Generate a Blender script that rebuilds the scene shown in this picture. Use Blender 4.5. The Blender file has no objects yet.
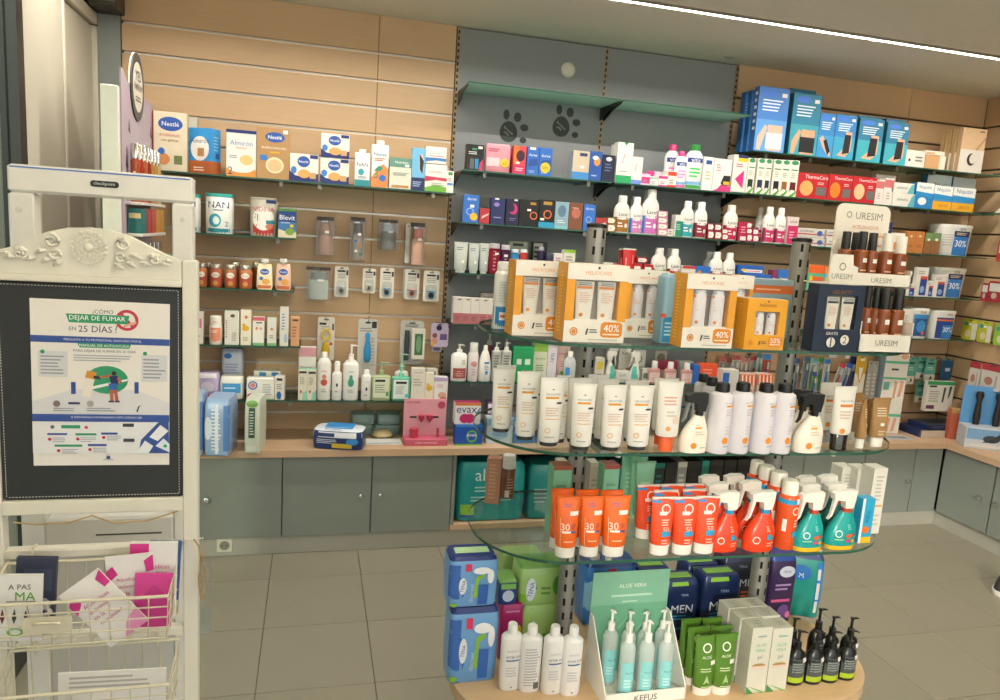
import bpy, math, random
from mathutils import Vector, Matrix
random.seed(7)
R = math.radians
sc = bpy.context.scene
col = sc.collection
# ---------------------------------------------------------------- camera
FPX, YAW, PITCH, ROLL = 726.11, .2572, -.1576, .0651
CAM = Vector((0, -3.9555, 1.6657))
FW = Vector((math.sin(YAW) * math.cos(PITCH), math.cos(YAW) * math.cos(PITCH), math.sin(PITCH)))
_r = Vector((math.cos(YAW), -math.sin(YAW), 0)); _u = _r.cross(FW)
RT = math.cos(ROLL) * _r + math.sin(ROLL) * _u
UP = -math.sin(ROLL) * _r + math.cos(ROLL) * _u
cd = bpy.data.cameras.new('camera'); cd.sensor_width = 36; cd.sensor_fit = 'HORIZONTAL'; cd.lens = FPX * .036
cd.clip_start = .02
cam = bpy.data.objects.new('camera', cd); col.objects.link(cam)
cam.matrix_world = Matrix(((RT.x, UP.x, -FW.x, CAM.x), (RT.y, UP.y, -FW.y, CAM.y), (RT.z, UP.z, -FW.z, CAM.z), (0, 0, 0, 1)))
sc.camera = cam
# ---------------------------------------------------------------- light
w = bpy.data.worlds.new('sky'); sc.world = w; w.use_nodes = True
bg = w.node_tree.nodes['Background']; bg.inputs[0].default_value = (.93, .97, 1.0, 1); bg.inputs[1].default_value = 1.9
sl = bpy.data.lights.new('sun', 'SUN'); sl.energy = 2.0; sl.angle = R(4); sl.color = (1, .93, .8)
so = bpy.data.objects.new('sun', sl); col.objects.link(so)
so.rotation_euler = Vector((.40, .86, -.36)).to_track_quat('-Z', 'Y').to_euler()
sc.view_settings.view_transform = 'Standard'; sc.view_settings.look = 'None'
sc.view_settings.gamma = 1; sc.view_settings.use_curve_mapping = False
sc.view_settings.exposure = -0.18
# ---------------------------------------------------------------- pixel helpers (directions only; depth comes from shelf planes)
def ray(u, v): return FW + RT * ((u - 500) / FPX) + UP * ((350 - v) / FPX)
def at_z(u, v, z): d = ray(u, v); return CAM + d * ((z - CAM.z) / d.z)
def at_y(u, v, y): d = ray(u, v); return CAM + d * ((y - CAM.y) / d.y)
def at_x(u, v, x): d = ray(u, v); return CAM + d * ((x - CAM.x) / d.x)
def solve_x(u, y, z):      # X of the point with given Y, Z that is seen in column u
    k = (u - 500) / FPX; n = RT - k * FW; d = Vector((0, y, z)) - CAM
    return -(n.y * d.y + n.z * d.z) / n.x + CAM.x
def solve_z(v, x, y):
    k = (350 - v) / FPX; n = UP - k * FW; d = Vector((x, y, 0)) - CAM
    return -(n.x * d.x + n.y * d.y) / n.z + CAM.z
# ---------------------------------------------------------------- materials
def lin(h):
    h = h.lstrip('#'); o = []
    for i in (0, 2, 4):
        c = int(h[i:i + 2], 16) / 255; o.append(c / 12.92 if c <= .04045 else ((c + .055) / 1.055) ** 2.4)
    return o
_m = {}
def M(h, rough=.45, metal=0., trans=0., emit=0., var=.05, alpha=1., scale=30):
    k = (h, rough, metal, trans, emit, var, alpha, scale)
    if k in _m: return _m[k]
    m = bpy.data.materials.new('finish_' + h); m.use_nodes = True; nt = m.node_tree; b = nt.nodes['Principled BSDF']
    c = lin(h); b.inputs['Roughness'].default_value = rough; b.inputs['Metallic'].default_value = metal
    b.inputs['Transmission Weight'].default_value = trans; b.inputs['Alpha'].default_value = alpha
    tc = nt.nodes.new('ShaderNodeTexCoord'); no = nt.nodes.new('ShaderNodeTexNoise'); no.inputs['Scale'].default_value = scale; no.inputs['Detail'].default_value = 3
    mx = nt.nodes.new('ShaderNodeMix'); mx.data_type = 'RGBA'
    mx.inputs[6].default_value = (*[x * (1 - var) for x in c], 1); mx.inputs[7].default_value = (*[min(1, x * (1 + var)) for x in c], 1)
    nt.links.new(tc.outputs['Object'], no.inputs['Vector']); nt.links.new(no.outputs[0], mx.inputs[0]); nt.links.new(mx.outputs[2], b.inputs['Base Color'])
    if emit: b.inputs['Emission Color'].default_value = (*c, 1); b.inputs['Emission Strength'].default_value = emit
    _m[k] = m; return m
def glassmat(name, tint, refl=.9, diff=0., dcol='#6fa08c'):
    m = bpy.data.materials.new(name); m.use_nodes = True; nt = m.node_tree; n = nt.nodes; n.remove(n['Principled BSDF'])
    o = n['Material Output']; t = n.new('ShaderNodeBsdfTransparent'); t.inputs[0].default_value = (*lin(tint), 1)
    g = n.new('ShaderNodeBsdfGlossy'); g.inputs['Roughness'].default_value = .02
    fr = n.new('ShaderNodeLayerWeight'); pw = n.new('ShaderNodeMath'); pw.operation = 'POWER'; pw.inputs[1].default_value = 4.
    mu = n.new('ShaderNodeMath'); mu.operation = 'MULTIPLY_ADD'; mu.inputs[1].default_value = refl * .6; mu.inputs[2].default_value = .03
    a = n.new('ShaderNodeMixShader'); nt.links.new(fr.outputs['Facing'], pw.inputs[0]); nt.links.new(pw.outputs[0], mu.inputs[0]); nt.links.new(mu.outputs[0], a.inputs[0])
    last = t
    if diff:
        tr = n.new('ShaderNodeBsdfTranslucent'); tr.inputs[0].default_value = (*lin(dcol), 1)
        df = n.new('ShaderNodeBsdfDiffuse'); df.inputs[0].default_value = (*lin(dcol), 1)
        ad = n.new('ShaderNodeMixShader'); nt.links.new(tr.outputs[0], ad.inputs[1]); nt.links.new(df.outputs[0], ad.inputs[2])
        b2 = n.new('ShaderNodeMixShader'); b2.inputs[0].default_value = diff
        nt.links.new(t.outputs[0], b2.inputs[1]); nt.links.new(ad.outputs[0], b2.inputs[2]); last = b2
    nt.links.new(last.outputs[0], a.inputs[1]); nt.links.new(g.outputs[0], a.inputs[2]); nt.links.new(a.outputs[0], o.inputs[0])
    return m
GLASS = glassmat('shelf_glass', '#f1f7f4', .5); GLASS_D = glassmat('wall_shelf_glass', '#a9c0b5', diff=.2, dcol='#54806c')
GLASS_F = glassmat('frosted_shelf_glass', '#c6e2d6', .5, .55, '#c4e2d5'); EDGE = M('#2d5a48', .15)
FILM = glassmat('box_film', '#ffffff', .3); CLEAR = glassmat('clear_plastic', '#f6f8f8', .7, .04, '#ffffff'); PANE = glassmat('window_glass', '#e2eae4', .9)
def wood(name, c1, c2, sx, sz, rough=.45):
    m = bpy.data.materials.new(name); m.use_nodes = True; nt = m.node_tree; b = nt.nodes['Principled BSDF']; b.inputs['Roughness'].default_value = rough
    tc = nt.nodes.new('ShaderNodeTexCoord'); mp = nt.nodes.new('ShaderNodeMapping'); mp.inputs['Scale'].default_value = sx
    no = nt.nodes.new('ShaderNodeTexNoise'); no.inputs['Scale'].default_value = sz; no.inputs['Detail'].default_value = 6
    n2 = nt.nodes.new('ShaderNodeTexNoise'); n2.inputs['Scale'].default_value = 2.2
    cr = nt.nodes.new('ShaderNodeValToRGB'); cr.color_ramp.elements[0].color = (*lin(c1), 1); cr.color_ramp.elements[1].color = (*lin(c2), 1)
    cr.color_ramp.elements[0].position = .3; cr.color_ramp.elements[1].position = .7
    mx = nt.nodes.new('ShaderNodeMath'); mx.operation = 'MULTIPLY_ADD'; mx.inputs[1].default_value = .55
    nt.links.new(tc.outputs['Object'], mp.inputs[0]); nt.links.new(mp.outputs[0], no.inputs['Vector']); nt.links.new(tc.outputs['Object'], n2.inputs['Vector'])
    ad = nt.nodes.new('ShaderNodeMath'); ad.operation = 'MULTIPLY'; ad.inputs[1].default_value = .45
    nt.links.new(n2.outputs[0], ad.inputs[0]); nt.links.new(no.outputs[0], mx.inputs[0]); nt.links.new(ad.outputs[0], mx.inputs[2])
    nt.links.new(mx.outputs[0], cr.inputs[0]); nt.links.new(cr.outputs[0], b.inputs['Base Color'])
    return m
BOARD = wood('beech_board', '#c3a27c', '#cbab85', (1, 1, 14), 6); TOPW = wood('counter_beech', '#c2a081', '#cfae8e', (1, 14, 14), 5)
GREY = M('#868a8c', .5, var=.03, scale=4); STEEL = M('#c9c9c4', .3, .9); CHROME = M('#d8d8d4', .18, 1.); WHITE = M('#efeee6', .4); BLACK = M('#141414', .35)
DARK = M('#2a2a28', .6); ALU = M('#b9b6ae', .35, .7)
# ---------------------------------------------------------------- mesh builder
class G:
    def __init__(s): s.v = []; s.f = []; s.m = []
    def poly(s, pts, mi=0):
        i = len(s.v); s.v += [tuple(p) for p in pts]; s.f.append(tuple(range(i, i + len(pts)))); s.m.append(mi); return s
    def box(s, x0, x1, y0, y1, z0, z1, mi=0, top=None):
        i = len(s.v)
        s.v += [(x0, y0, z0), (x1, y0, z0), (x1, y1, z0), (x0, y1, z0), (x0, y0, z1), (x1, y0, z1), (x1, y1, z1), (x0, y1, z1)]
        for q in ((3, 2, 1, 0), (4, 5, 6, 7), (0, 1, 5, 4), (1, 2, 6, 5), (2, 3, 7, 6), (3, 0, 4, 7)): s.f.append(tuple(i + k for k in q)); s.m.append(mi)
        return s
    def rings(s, rings, mi=0, caps=True):       # list of rings (same count), bottom to top
        i = len(s.v); n = len(rings[0])
        for r in rings: s.v += [tuple(p) for p in r]
        for k in range(len(rings) - 1):
            for j in range(n):
                a = i + k * n + j; b = i + k * n + (j + 1) % n; s.f.append((a, b, b + n, a + n)); s.m.append(mi)
        if caps:
            s.f.append(tuple(i + j for j in range(n - 1, -1, -1))); s.f.append(tuple(i + (len(rings) - 1) * n + j for j in range(n))); s.m += [mi, mi]
        return s
    def cbox(s, x0, x1, y0, y1, z0, z1, c=.002, mi=0):       # box with chamfered edges
        c = min(c, (x1 - x0) * .45, (y1 - y0) * .45, (z1 - z0) * .45)
        def ring(z, i):
            X0, X1, Y0, Y1 = x0 + i, x1 - i, y0 + i, y1 - i; k = c * .6
            return [(X0 + k, Y0, z), (X1 - k, Y0, z), (X1, Y0 + k, z), (X1, Y1 - k, z), (X1 - k, Y1, z), (X0 + k, Y1, z), (X0, Y1 - k, z), (X0, Y0 + k, z)]
        return s.rings([ring(z0, c), ring(z0 + c, 0), ring(z1 - c, 0), ring(z1, c)], mi)
    def loft(s, secs, n=20, e=2., cx=0, cy=0, mi=0, caps=True):  # secs: (z, a, b[, cx, cy])
        rr = []
        for q in secs:
            z, a, b = q[:3]; ox, oy = (q[3], q[4]) if len(q) > 3 else (cx, cy); r = []
            for j in range(n):
                t = 2 * math.pi * (j + .5) / n; c_, s_ = math.cos(t), math.sin(t)
                r.append((ox + a * math.copysign(abs(c_) ** (2 / e), c_), oy + b * math.copysign(abs(s_) ** (2 / e), s_), z))
            rr.append(r)
        return s.rings(rr, mi, caps)
    def tube(s, pts, r, n=8, mi=0):              # bar along a polyline
        pts = [Vector(p) for p in pts]; rr = []
        for i, p in enumerate(pts):
            t = (pts[min(i + 1, len(pts) - 1)] - pts[max(i - 1, 0)]).normalized()
            a = t.cross(Vector((0, 0, 1)) if abs(t.z) < .9 else Vector((1, 0, 0))).normalized(); b = t.cross(a)
            q = r[i] if isinstance(r, (list, tuple)) else r
            rr.append([p + q * (math.cos(2 * math.pi * j / n) * a + math.sin(2 * math.pi * j / n) * b) for j in range(n)])
        return s.rings(rr, mi)
    def prism(s, pts, y0, y1, mi=0):             # outline in X,Z pushed through Y
        i = len(s.v); n = len(pts); s.v += [(p[0], y0, p[1]) for p in pts] + [(p[0], y1, p[1]) for p in pts]
        s.f.append(tuple(range(i, i + n))); s.f.append(tuple(range(i + 2 * n - 1, i + n - 1, -1))); s.m += [mi, mi]
        for j in range(n): s.f.append((i + j, i + n + j, i + n + (j + 1) % n, i + (j + 1) % n)); s.m.append(mi)
        return s
    def slab(s, pts, z0, z1, mi=0, em=None):     # outline in X,Y pushed through Z
        i = len(s.v); n = len(pts); s.v += [(p[0], p[1], z0) for p in pts] + [(p[0], p[1], z1) for p in pts]
        s.f.append(tuple(range(i + n - 1, i - 1, -1))); s.f.append(tuple(range(i + n, i + 2 * n))); s.m += [mi, mi]
        for j in range(n): s.f.append((i + j, i + (j + 1) % n, i + n + (j + 1) % n, i + n + j)); s.m.append(mi if em is None else em)
        return s
    def mesh(s, name, mats, smooth=False):
        me = bpy.data.meshes.new(name); me.from_pydata(s.v, [], s.f)
        for m in (mats if isinstance(mats, (list, tuple)) else [mats]): me.materials.append(m)
        if any(s.m): me.polygons.foreach_set('material_index', s.m)
        if smooth:
            me.polygons.foreach_set('use_smooth', [True] * len(s.f))
            try: me.set_sharp_from_angle(angle=R(38))
            except Exception: pass
        return me
    def build(s, name, mats, parent=None, smooth=False, loc=None, rz=0):
        return link(name, s.mesh(name, mats, smooth), parent, loc, rz)
def link(name, me, parent=None, loc=None, rz=0):
    o = bpy.data.objects.new(name, me); col.objects.link(o)
    if parent: o.parent = parent
    if loc: o.location = loc
    if rz: o.rotation_euler.z = rz
    return o
def tag(o, label=None, cat=None, group=None, kind=None):
    if label: o['label'] = label
    if cat: o['category'] = cat
    if group: o['group'] = group
    if kind: o['kind'] = kind
    return o
def thing(name, label, cat, loc=(0, 0, 0), rz=0, group=None):
    return tag(link(name, None, None, loc, rz), label, cat, group)
def struct(o, label=None):
    o['kind'] = 'structure'
    if label: o['label'] = label
    return o
def copy_tree(o, parent=None):
    c = o.copy(); col.objects.link(c); c.parent = parent
    for ch in list(o.children): copy_tree(ch, c)
    return c
def rrect(x0, x1, z0, z1, r, n=5):
    p = []
    for cx, cz, a in ((x1 - r, z1 - r, 0), (x0 + r, z1 - r, 90), (x0 + r, z0 + r, 180), (x1 - r, z0 + r, 270)):
        for i in range(n + 1): t = R(a + 90 * i / n); p.append((cx + r * math.cos(t), cz + r * math.sin(t)))
    return p
# ================================================================ the setting
PT = .135; Z1 = 2.5402; ZC = 2.724; XL, XR = -1.0, 4.165; XT0, XT1, XG = -.902, .709, 2.35; YF = -5.6
CZ = .555                                        # counter top
TX, TY, TA, TY1 = .422, .4336, -.1662, -.6134
fl = G().box(XL - .2, XR + .2, YF, .3, -.08, -.004).build('floor', M('#5f5b50', .6)); struct(fl, 'grey tiled shop floor')
tile = G().cbox(-TX / 2 + .0015, TX / 2 - .0015, -TY / 2 + .0015, TY / 2 - .0015, -.012, 0, .0012)
TILE = bpy.data.materials.new('floor_tile'); TILE.use_nodes = True
def _tile(m):
    nt = m.node_tree; b = nt.nodes['Principled BSDF']; b.inputs['Roughness'].default_value = .38
    tc = nt.nodes.new('ShaderNodeTexCoord'); no = nt.nodes.new('ShaderNodeTexNoise'); no.inputs['Scale'].default_value = 5; no.inputs['Detail'].default_value = 8
    oi = nt.nodes.new('ShaderNodeObjectInfo'); cr = nt.nodes.new('ShaderNodeValToRGB')
    cr.color_ramp.elements[0].color = (*lin('#878271'), 1); cr.color_ramp.elements[1].color = (*lin('#938e7c'), 1)
    ma = nt.nodes.new('ShaderNodeMath'); ma.operation = 'MULTIPLY_ADD'; ma.inputs[1].default_value = .6
    mb = nt.nodes.new('ShaderNodeMath'); mb.operation = 'MULTIPLY'; mb.inputs[1].default_value = .3
    nt.links.new(tc.outputs['Object'], no.inputs['Vector']); nt.links.new(no.outputs[0], ma.inputs[0]); nt.links.new(oi.outputs['Random'], mb.inputs[0]); nt.links.new(mb.outputs[0], ma.inputs[2])
    nt.links.new(ma.outputs[0], cr.inputs[0]); nt.links.new(cr.outputs[0], b.inputs['Base Color'])
_tile(TILE); tme = tile.mesh('tile', TILE)
for i in range(-2, 11):
    for j in range(-1, 11):
        link('tile', tme, fl, (TA + (i + .5) * TX, TY1 - (j + .5) * TY, 0))
# slatted back wall, right wall
bw = struct(G().box(XL - .2, XR + .2, .02, .3, 0, 3.0).build('wall_back', M('#5c5346', .7)), 'beech slat wall with grey centre panels')
rw = struct(G().box(XR + .02, XR + .3, YF, .02, 0, 3.0).build('wall_right', M('#5c5346', .7)), 'beech slat wall on the right')
GAP = .011
def boards(x0, x1, cuts, parent, yside=False, rails=True):
    n = 0
    while True:
        zt = ZC if n == 0 else Z1 - (n - 1) * PT - GAP / 2
        zb = Z1 - n * PT + GAP / 2
        if zt < CZ: break
        zb = max(zb, CZ)
        xs = [x0] + cuts + [x1]
        for a, b in zip(xs, xs[1:]):
            g = G()
            if yside: g.cbox(XR, XR + .02, a + .0012, b - .0012, zb, zt, .0025)
            else: g.cbox(a + .0012, b - .0012, 0, .02, zb, zt, .0025)
            g.build('slat_board', BOARD, parent)
        zr = Z1 - n * PT
        if zr > CZ + .02:
            g = G()
            if rails: g.box(x0 + .01, x1, .002, .012, zr - GAP / 2, zr - GAP / 2 + .0048).box(x0 + .01, x1, .012, .016, zr - GAP / 2, zr + GAP / 2); g.build("slat_rail", M("#c6c2b8", .35, .6), parent)
        n += 1
boards(XT0, XT1 - .012, [.2965], bw)
boards(XG + .012, XR, [at_y(911, 100, 0).x], bw, rails=False)
boards(-1.5, 0, [-.9], rw, True, False)
G().box(XL, XT0 - .002, -.012, .02, CZ, 2.56).build('corner_upright', M('#878d89', .5), bw)
for a, b in ((XT1 + .008, 1.531), (1.547, XG - .008)):
    G().cbox(a, b, .0, .02, CZ, ZC - .006, .002).build('grey_panel', GREY, bw)
def upright(x):
    g = G().box(x - .008, x + .008, -.002, .02, CZ, ZC - .004); o = g.build('upright_strip', M('#a08a6b', .4, .3), bw)
    s = G(); z = CZ + .02
    while z < ZC - .03: s.box(x - .0045, x + .0045, -.003, 0, z, z + .017); z += .032
    tag(s.build('slot_column', M('#1a1815', .8), o), kind='stuff')
for x in (XT1, 1.539, XG): upright(x)
# left wall: panelled door leaf, glazed part, dark box above
lw = struct(G().box(XL - .2, XL - .045, -1.0, .02, 0, 3.0).build('wall_left', M('#8d887c', .6)), 'grey beige panelled wall beside the glass door')
PAN = M('#c0baa9', .5, var=.02)
G().cbox(XL - .045, XL - .02, -.492, -.032, 0, 2.50, .004).build('panel', PAN, lw)
G().cbox(XL - .045, XL + .0, -.965, -.520, 0, 2.72, .006).build('panel', PAN, lw)
G().cbox(XL - .045, XL, -.492, -.012, 2.505, 2.56, .004).build('lintel', M('#cdc6b4', .5), lw)
G().cbox(XL - .045, XL, -.03, -.013, 0, 2.50, .003).build('jamb', M('#cdc6b4', .5), lw)
G().cbox(XL - .045, XL + .004, -.518, -.494, 0, 2.72, .003).build('jamb', M('#d6d0be', .5), lw)
d1 = struct(G().box(XL - .05, XL + .01, -1.03, -.97, 0, 2.72).build('door_1', M('#2b2a27', .4)), 'dark framed glass door at the left')
G().box(XL - .03, XL - .022, -2.3, -1.03, .05, 2.6).build('pane', PANE, d1)
G().box(XL - .05, XL + .01, -2.36, -2.3, 0, 2.72).build('frame', M('#2b2a27', .4), d1)
G().box(XL - .05, XL + .01, -2.3, -1.03, 0, .05).box(XL - .05, XL + .01, -2.3, -1.03, 2.6, 2.72).build('frame', M('#2b2a27', .4), d1)
nb = struct(G().box(-2.9, -2.7, -1.6, 2.6, -.05, 3.4).build('wall_outside', M('#8f8b78', .8)), 'pale block wall outside the glass door')
bme = G().cbox(0, .02, -.29, .29, -.145, .145, .004).mesh('block', M('#b5b09a', .8))
for r in range(11):
    for c in range(7): link('block', bme, nb, (-2.7, -1.3 + c * .6 + (.3 if r % 2 else 0), .1 + r * .3))
hb = thing('shutter_box', 'dark brown box fixed high in the left corner', 'box', (-.93, -.001, 2.562))
G().cbox(-.069, .045, -.16, 0, 0, .16, .004).build('box_body', M('#3a352c', .4), hb)
G().box(-.06, .04, -.165, -.155, .02, .15).build('front_panel', M('#6d604c', .4), hb)
# ceiling with the light slot
ce = struct(G().box(XL - .2, XR + .2, -.735, .02, ZC, ZC + .1).build('ceiling', M('#dedacc', .8)), 'plain pale ceiling with a light slot')
G().box(XL - .2, XR + .2, YF, -.80, ZC, ZC + .1).build('ceiling_panel', M('#dedacc', .8), ce)
G().box(XL - .2, XR + .2, -.80, -.735, ZC + .06, ZC + .1).build('slot_back', M('#bdb9a8', .8), ce)
G().box(XL - .2, XR + .2, -.800, -.772, ZC - .004, ZC + .0).build('slot_lip', M('#8f8a78', .6), ce)
ls = thing('light_strip', 'bright white linear light recessed in the ceiling slot', 'light', (1.55, -.754, ZC + .012))
G().box(-2.6, 2.6, -.011, .011, 0, .01).build('diffuser', M('#ffffff', .5, emit=4., var=0), ls)
G().box(-2.6, 2.6, -.02, .02, .01, .03).build('housing', ALU, ls)
al = bpy.data.lights.new('strip_light', 'AREA'); al.shape = 'RECTANGLE'; al.size = 5.2; al.size_y = .03; al.energy = 74; al.color = (1, .95, .86)
ao = bpy.data.objects.new('strip_light', al); col.objects.link(ao); ao.location = (1.55, -.754, ZC + .008)
dt = tag(G().loft([(-.004, .03, .03), (0, .033, .033)], 20).build('smoke_detector', M('#b9b6aa', .5)), 'small round flat cover on the ceiling by the grey panel', 'detector')
_p = at_z(730, 57, ZC); dt.location = (_p.x, _p.y, ZC)
# unseen fill lamps added to brighten the room, with uplights for the ceiling
for i, (x, y) in enumerate(((.4, -2.9), (2.4, -2.9), (.4, -4.6), (2.4, -4.6))):
    t = thing('fill_lamp', 'square ceiling lamp over the ' + ['left middle', 'right middle', 'left front', 'right front'][i] + ' of the shop floor', 'lamp', (x, y, ZC), 0, 'ceiling lamps')
    G().cbox(-.3, .3, -.3, .3, -.20, -.18, .004).build('lamp_frame', WHITE, t)
    G().box(-.28, .28, -.28, .28, -.202, -.20).build('diffuser', M('#fff6e4', .5, emit=3., var=0), t)
    G().box(-.28, .28, -.28, .28, -.18, -.178).build('uplight_diffuser', M('#fff6e4', .5, emit=3., var=0), t)
    G().tube([(0, 0, -.18), (0, 0, 0)], .006, 8).build('lamp_stem', WHITE, t)
    L = bpy.data.lights.new('fill_light', 'AREA'); L.size = .55; L.energy = 4; L.color = (1, .93, .82)
    o = bpy.data.objects.new('fill_light', L); col.objects.link(o); o.location = (x, y, ZC - .21)
    L2 = L.copy(); L2.energy = 26; o = bpy.data.objects.new('fill_uplight', L2); col.objects.link(o); o.location = (x, y, ZC - .172); o.rotation_euler.x = math.pi
# rest of the shell behind the camera
struct(G().box(XL - .2, XR + .2, YF - .2, YF, 2.62, 3.0).box(XL - .2, XR + .2, YF - .2, YF, 0, .12).box(XL - .2, -.9, YF - .2, YF, .12, 2.62).box(4.0, XR + .2, YF - .2, YF, .12, 2.62).build('wall_front', M('#c9c3b2', .7)), 'shop front wall with a wide window opening')
struct(G().box(XL - .2, XL - .02, YF, -2.36, 0, 3.0).build('wall_left_front', M('#b9b2a2', .7)), 'plain wall left of the camera')
struct(G().box(-12, 14, -30, YF - .21, -.15, -.05).build('pavement_outside', M('#d6d0c2', .9)), 'street pavement outside the shop front')
struct(G().box(-8, XL - .21, YF - .2, 4, -.15, -.06).build('ground_outside', M('#b9b3a5', .9)), 'paved ground outside the glass door')
# ================================================================ product kit
_tx = {}
def textshape(s):
    if s in _tx: return _tx[s]
    cu = bpy.data.curves.new('txt', 'FONT'); cu.body = s; cu.resolution_u = 2; cu.align_x = 'CENTER'; cu.align_y = 'CENTER'; cu.offset = .0
    ob = bpy.data.objects.new('txt', cu); me = bpy.data.meshes.new_from_object(ob)
    vs = [(v.co.x, v.co.y) for v in me.vertices]; fs = [tuple(p.vertices) for p in me.polygons]
    bpy.data.objects.remove(ob); bpy.data.curves.remove(cu); bpy.data.meshes.remove(me)
    x0 = min(v[0] for v in vs); x1 = max(v[0] for v in vs); y0 = min(v[1] for v in vs); y1 = max(v[1] for v in vs); W = x1 - x0
    vs = [((x - (x0 + x1) / 2) / W, (y - (y0 + y1) / 2) / W) for x, y in vs]
    _tx[s] = (vs, fs); return _tx[s]
class Surf:                                       # front of a thing: secs (z, a, b) and exponent; flat if e is None
    def __init__(s, secs, e=None, cy=0): s.q = secs; s.e = e; s.cy = cy
    def ab(s, z):
        q = s.q
        if z <= q[0][0]: return q[0][1], q[0][2]
        for p, n in zip(q, q[1:]):
            if z <= n[0]:
                t = (z - p[0]) / max(1e-9, n[0] - p[0]); return p[1] + t * (n[1] - p[1]), p[2] + t * (n[2] - p[2])
        return q[-1][1], q[-1][2]
    def pt(s, x, z, off):
        a, b = s.ab(z)
        if s.e is None: return (x, s.cy - b - off, z)
        k = min(.985, abs(x) / a) if a > 0 else 0
        return (x, s.cy - b * (1 - k ** s.e) ** (1 / s.e) - off, z)
NM = {'r': 'printed_panel', 'e': 'printed_oval', 't': 'lettering', 'l': 'small_print', 'p': 'printed_shape', 'o': 'printed_ring', 's': 'price_sticker'}
def prints(T, S, h, specs, off0=.0005, step=.00015):
    off = off0; hosts = {}
    for sp in specs:
        k = sp[0]; g = G(); c = sp[-1]; name = NM[k]
        off += step
        if k in 'rs':
            _, x0, x1, z0, z1, c = sp; nx, nz = (1, 1) if S.e is None else (8, 3)
            for i in range(nx):
                for j in range(nz):
                    q = []
                    for a, b in ((i, j), (i + 1, j), (i + 1, j + 1), (i, j + 1)):
                        z = (z0 + (z1 - z0) * b / nz) * h; A = S.ab(z)[0]; q.append(S.pt((x0 + (x1 - x0) * a / nx) * 2 * A, z, off))
                    g.poly(q)
        elif k in 'eo':
            _, xc, zc, rx, rz, c = sp; n = 20; A = S.ab(zc * h)[0]; ri = .72 if k == 'o' else 0
            P = lambda t, f: S.pt(xc * 2 * A + f * rx * 2 * A * math.cos(t), zc * h + f * (rz * h if rz else rx * 2 * A) * math.sin(t), off)
            if k == 'e' and S.e is None: g.poly([P(2 * math.pi * i / n, 1) for i in range(n)])
            else:
                for i in range(n):
                    t0, t1 = 2 * math.pi * i / n, 2 * math.pi * (i + 1) / n
                    if ri: g.poly([P(t0, ri), P(t0, 1), P(t1, 1), P(t1, ri)])
                    else:
                        g.poly([S.pt(xc * 2 * A, zc * h, off), P(t0, .3), P(t1, .3)])
                        for fa, fb in ((.3, .65), (.65, 1.)): g.poly([P(t0, fa), P(t0, fb), P(t1, fb), P(t1, fa)])
        elif k == 't':
            s, xc, zc, wf, c = sp[1:6]; rot = sp[6] if len(sp) > 6 else 0; c = sp[5]
            vs, fs = textshape(s); A = S.ab(zc * h)[0]; W = wf * 2 * A; cr, sr = math.cos(R(rot)), math.sin(R(rot))
            g.v = [S.pt(xc * 2 * A + W * (x * cr - y * sr), zc * h + W * (x * sr + y * cr), off) for x, y in vs]; g.f = list(fs); g.m = [0] * len(fs)
        elif k == 'l':
            _, x0, x1, z0, z1, n, c = sp; rnd = random.Random(int(1000 * (z0 + x0 + z1)))
            for i in range(n):
                zz = z0 + (z1 - z0) * (i + .5) / n; dz = (z1 - z0) / n * .22; xe = x0 + (x1 - x0) * rnd.uniform(.7, 1); m = 1 if S.e is None else 4
                for q in range(m):
                    xa, xb = x0 + (xe - x0) * q / m, x0 + (xe - x0) * (q + 1) / m
                    g.poly([S.pt(2 * S.ab(z * h)[0] * x, z * h, off) for x, z in ((xa, zz - dz), (xb, zz - dz), (xb, zz + dz), (xa, zz + dz))])
        elif k == 'p':
            pts, c = sp[1], sp[-1]; g.poly([S.pt(x * 2 * S.ab(z * h)[0], z * h, off) for x, z in pts])
        g.build(name, M(c, .45), T)
def shade(h, f):
    h = h.lstrip('#'); return '#' + ''.join('%02x' % max(0, min(255, int(int(h[i:i + 2], 16) * f))) for i in (0, 2, 4))
# every builder: (T, w, d, h, ...) with base centre at the origin and front towards -Y
def carton(T, w, d, h, c='#e8e4da', side=None, top=None, pr=(), rough=.42, chamfer=.0012, bname='carton_body', lr=()):
    g = G().cbox(-w / 2, w / 2, -d / 2, d / 2, 0, h, chamfer)
    ms = [M(c, rough), M(side or c, rough), M(top or c, rough)]
    for i, f in enumerate(g.f):
        P = [Vector(g.v[k]) for k in f[:4]]; n = (P[1] - P[0]).cross(P[2] - P[1])
        g.m[i] = 2 if abs(n.z) > abs(n.x) and abs(n.z) > abs(n.y) else (1 if abs(n.x) > abs(n.y) else 0)
    b = g.build(bname, ms, T); prints(T, Surf([(0, w / 2, d / 2), (h, w / 2, d / 2)]), h, pr)
    for sgn, specs in (lr if lr else ()):        # prints on the side faces
        e = link('side_print', None, T); e.rotation_euler.z = R(90) * sgn; prints(e, Surf([(0, d / 2, w / 2), (h, d / 2, w / 2)]), h, specs)
    return b
def can(T, w, d, h, c='#e8e8e4', lid='#3aa8a0', lidh=.08, pr=(), base=None):
    r = w / 2; S = [(0, r * .97, r * .97), (.003, r, r), (h * (1 - lidh) - .002, r, r), (h * (1 - lidh), r * .98, r * .98)]
    G().loft(S, 28).build('can_body', M(c, .3), T, True); z = h * (1 - lidh)
    G().loft([(z, r * 1.02, r * 1.02), (h - .003, r * 1.02, r * 1.02), (h, r * .97, r * .97), (h - .002, r * .9, r * .9)], 28).build('lid', M(lid, .35), T, True)
    prints(T, Surf(S, 2.), h, pr)
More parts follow.
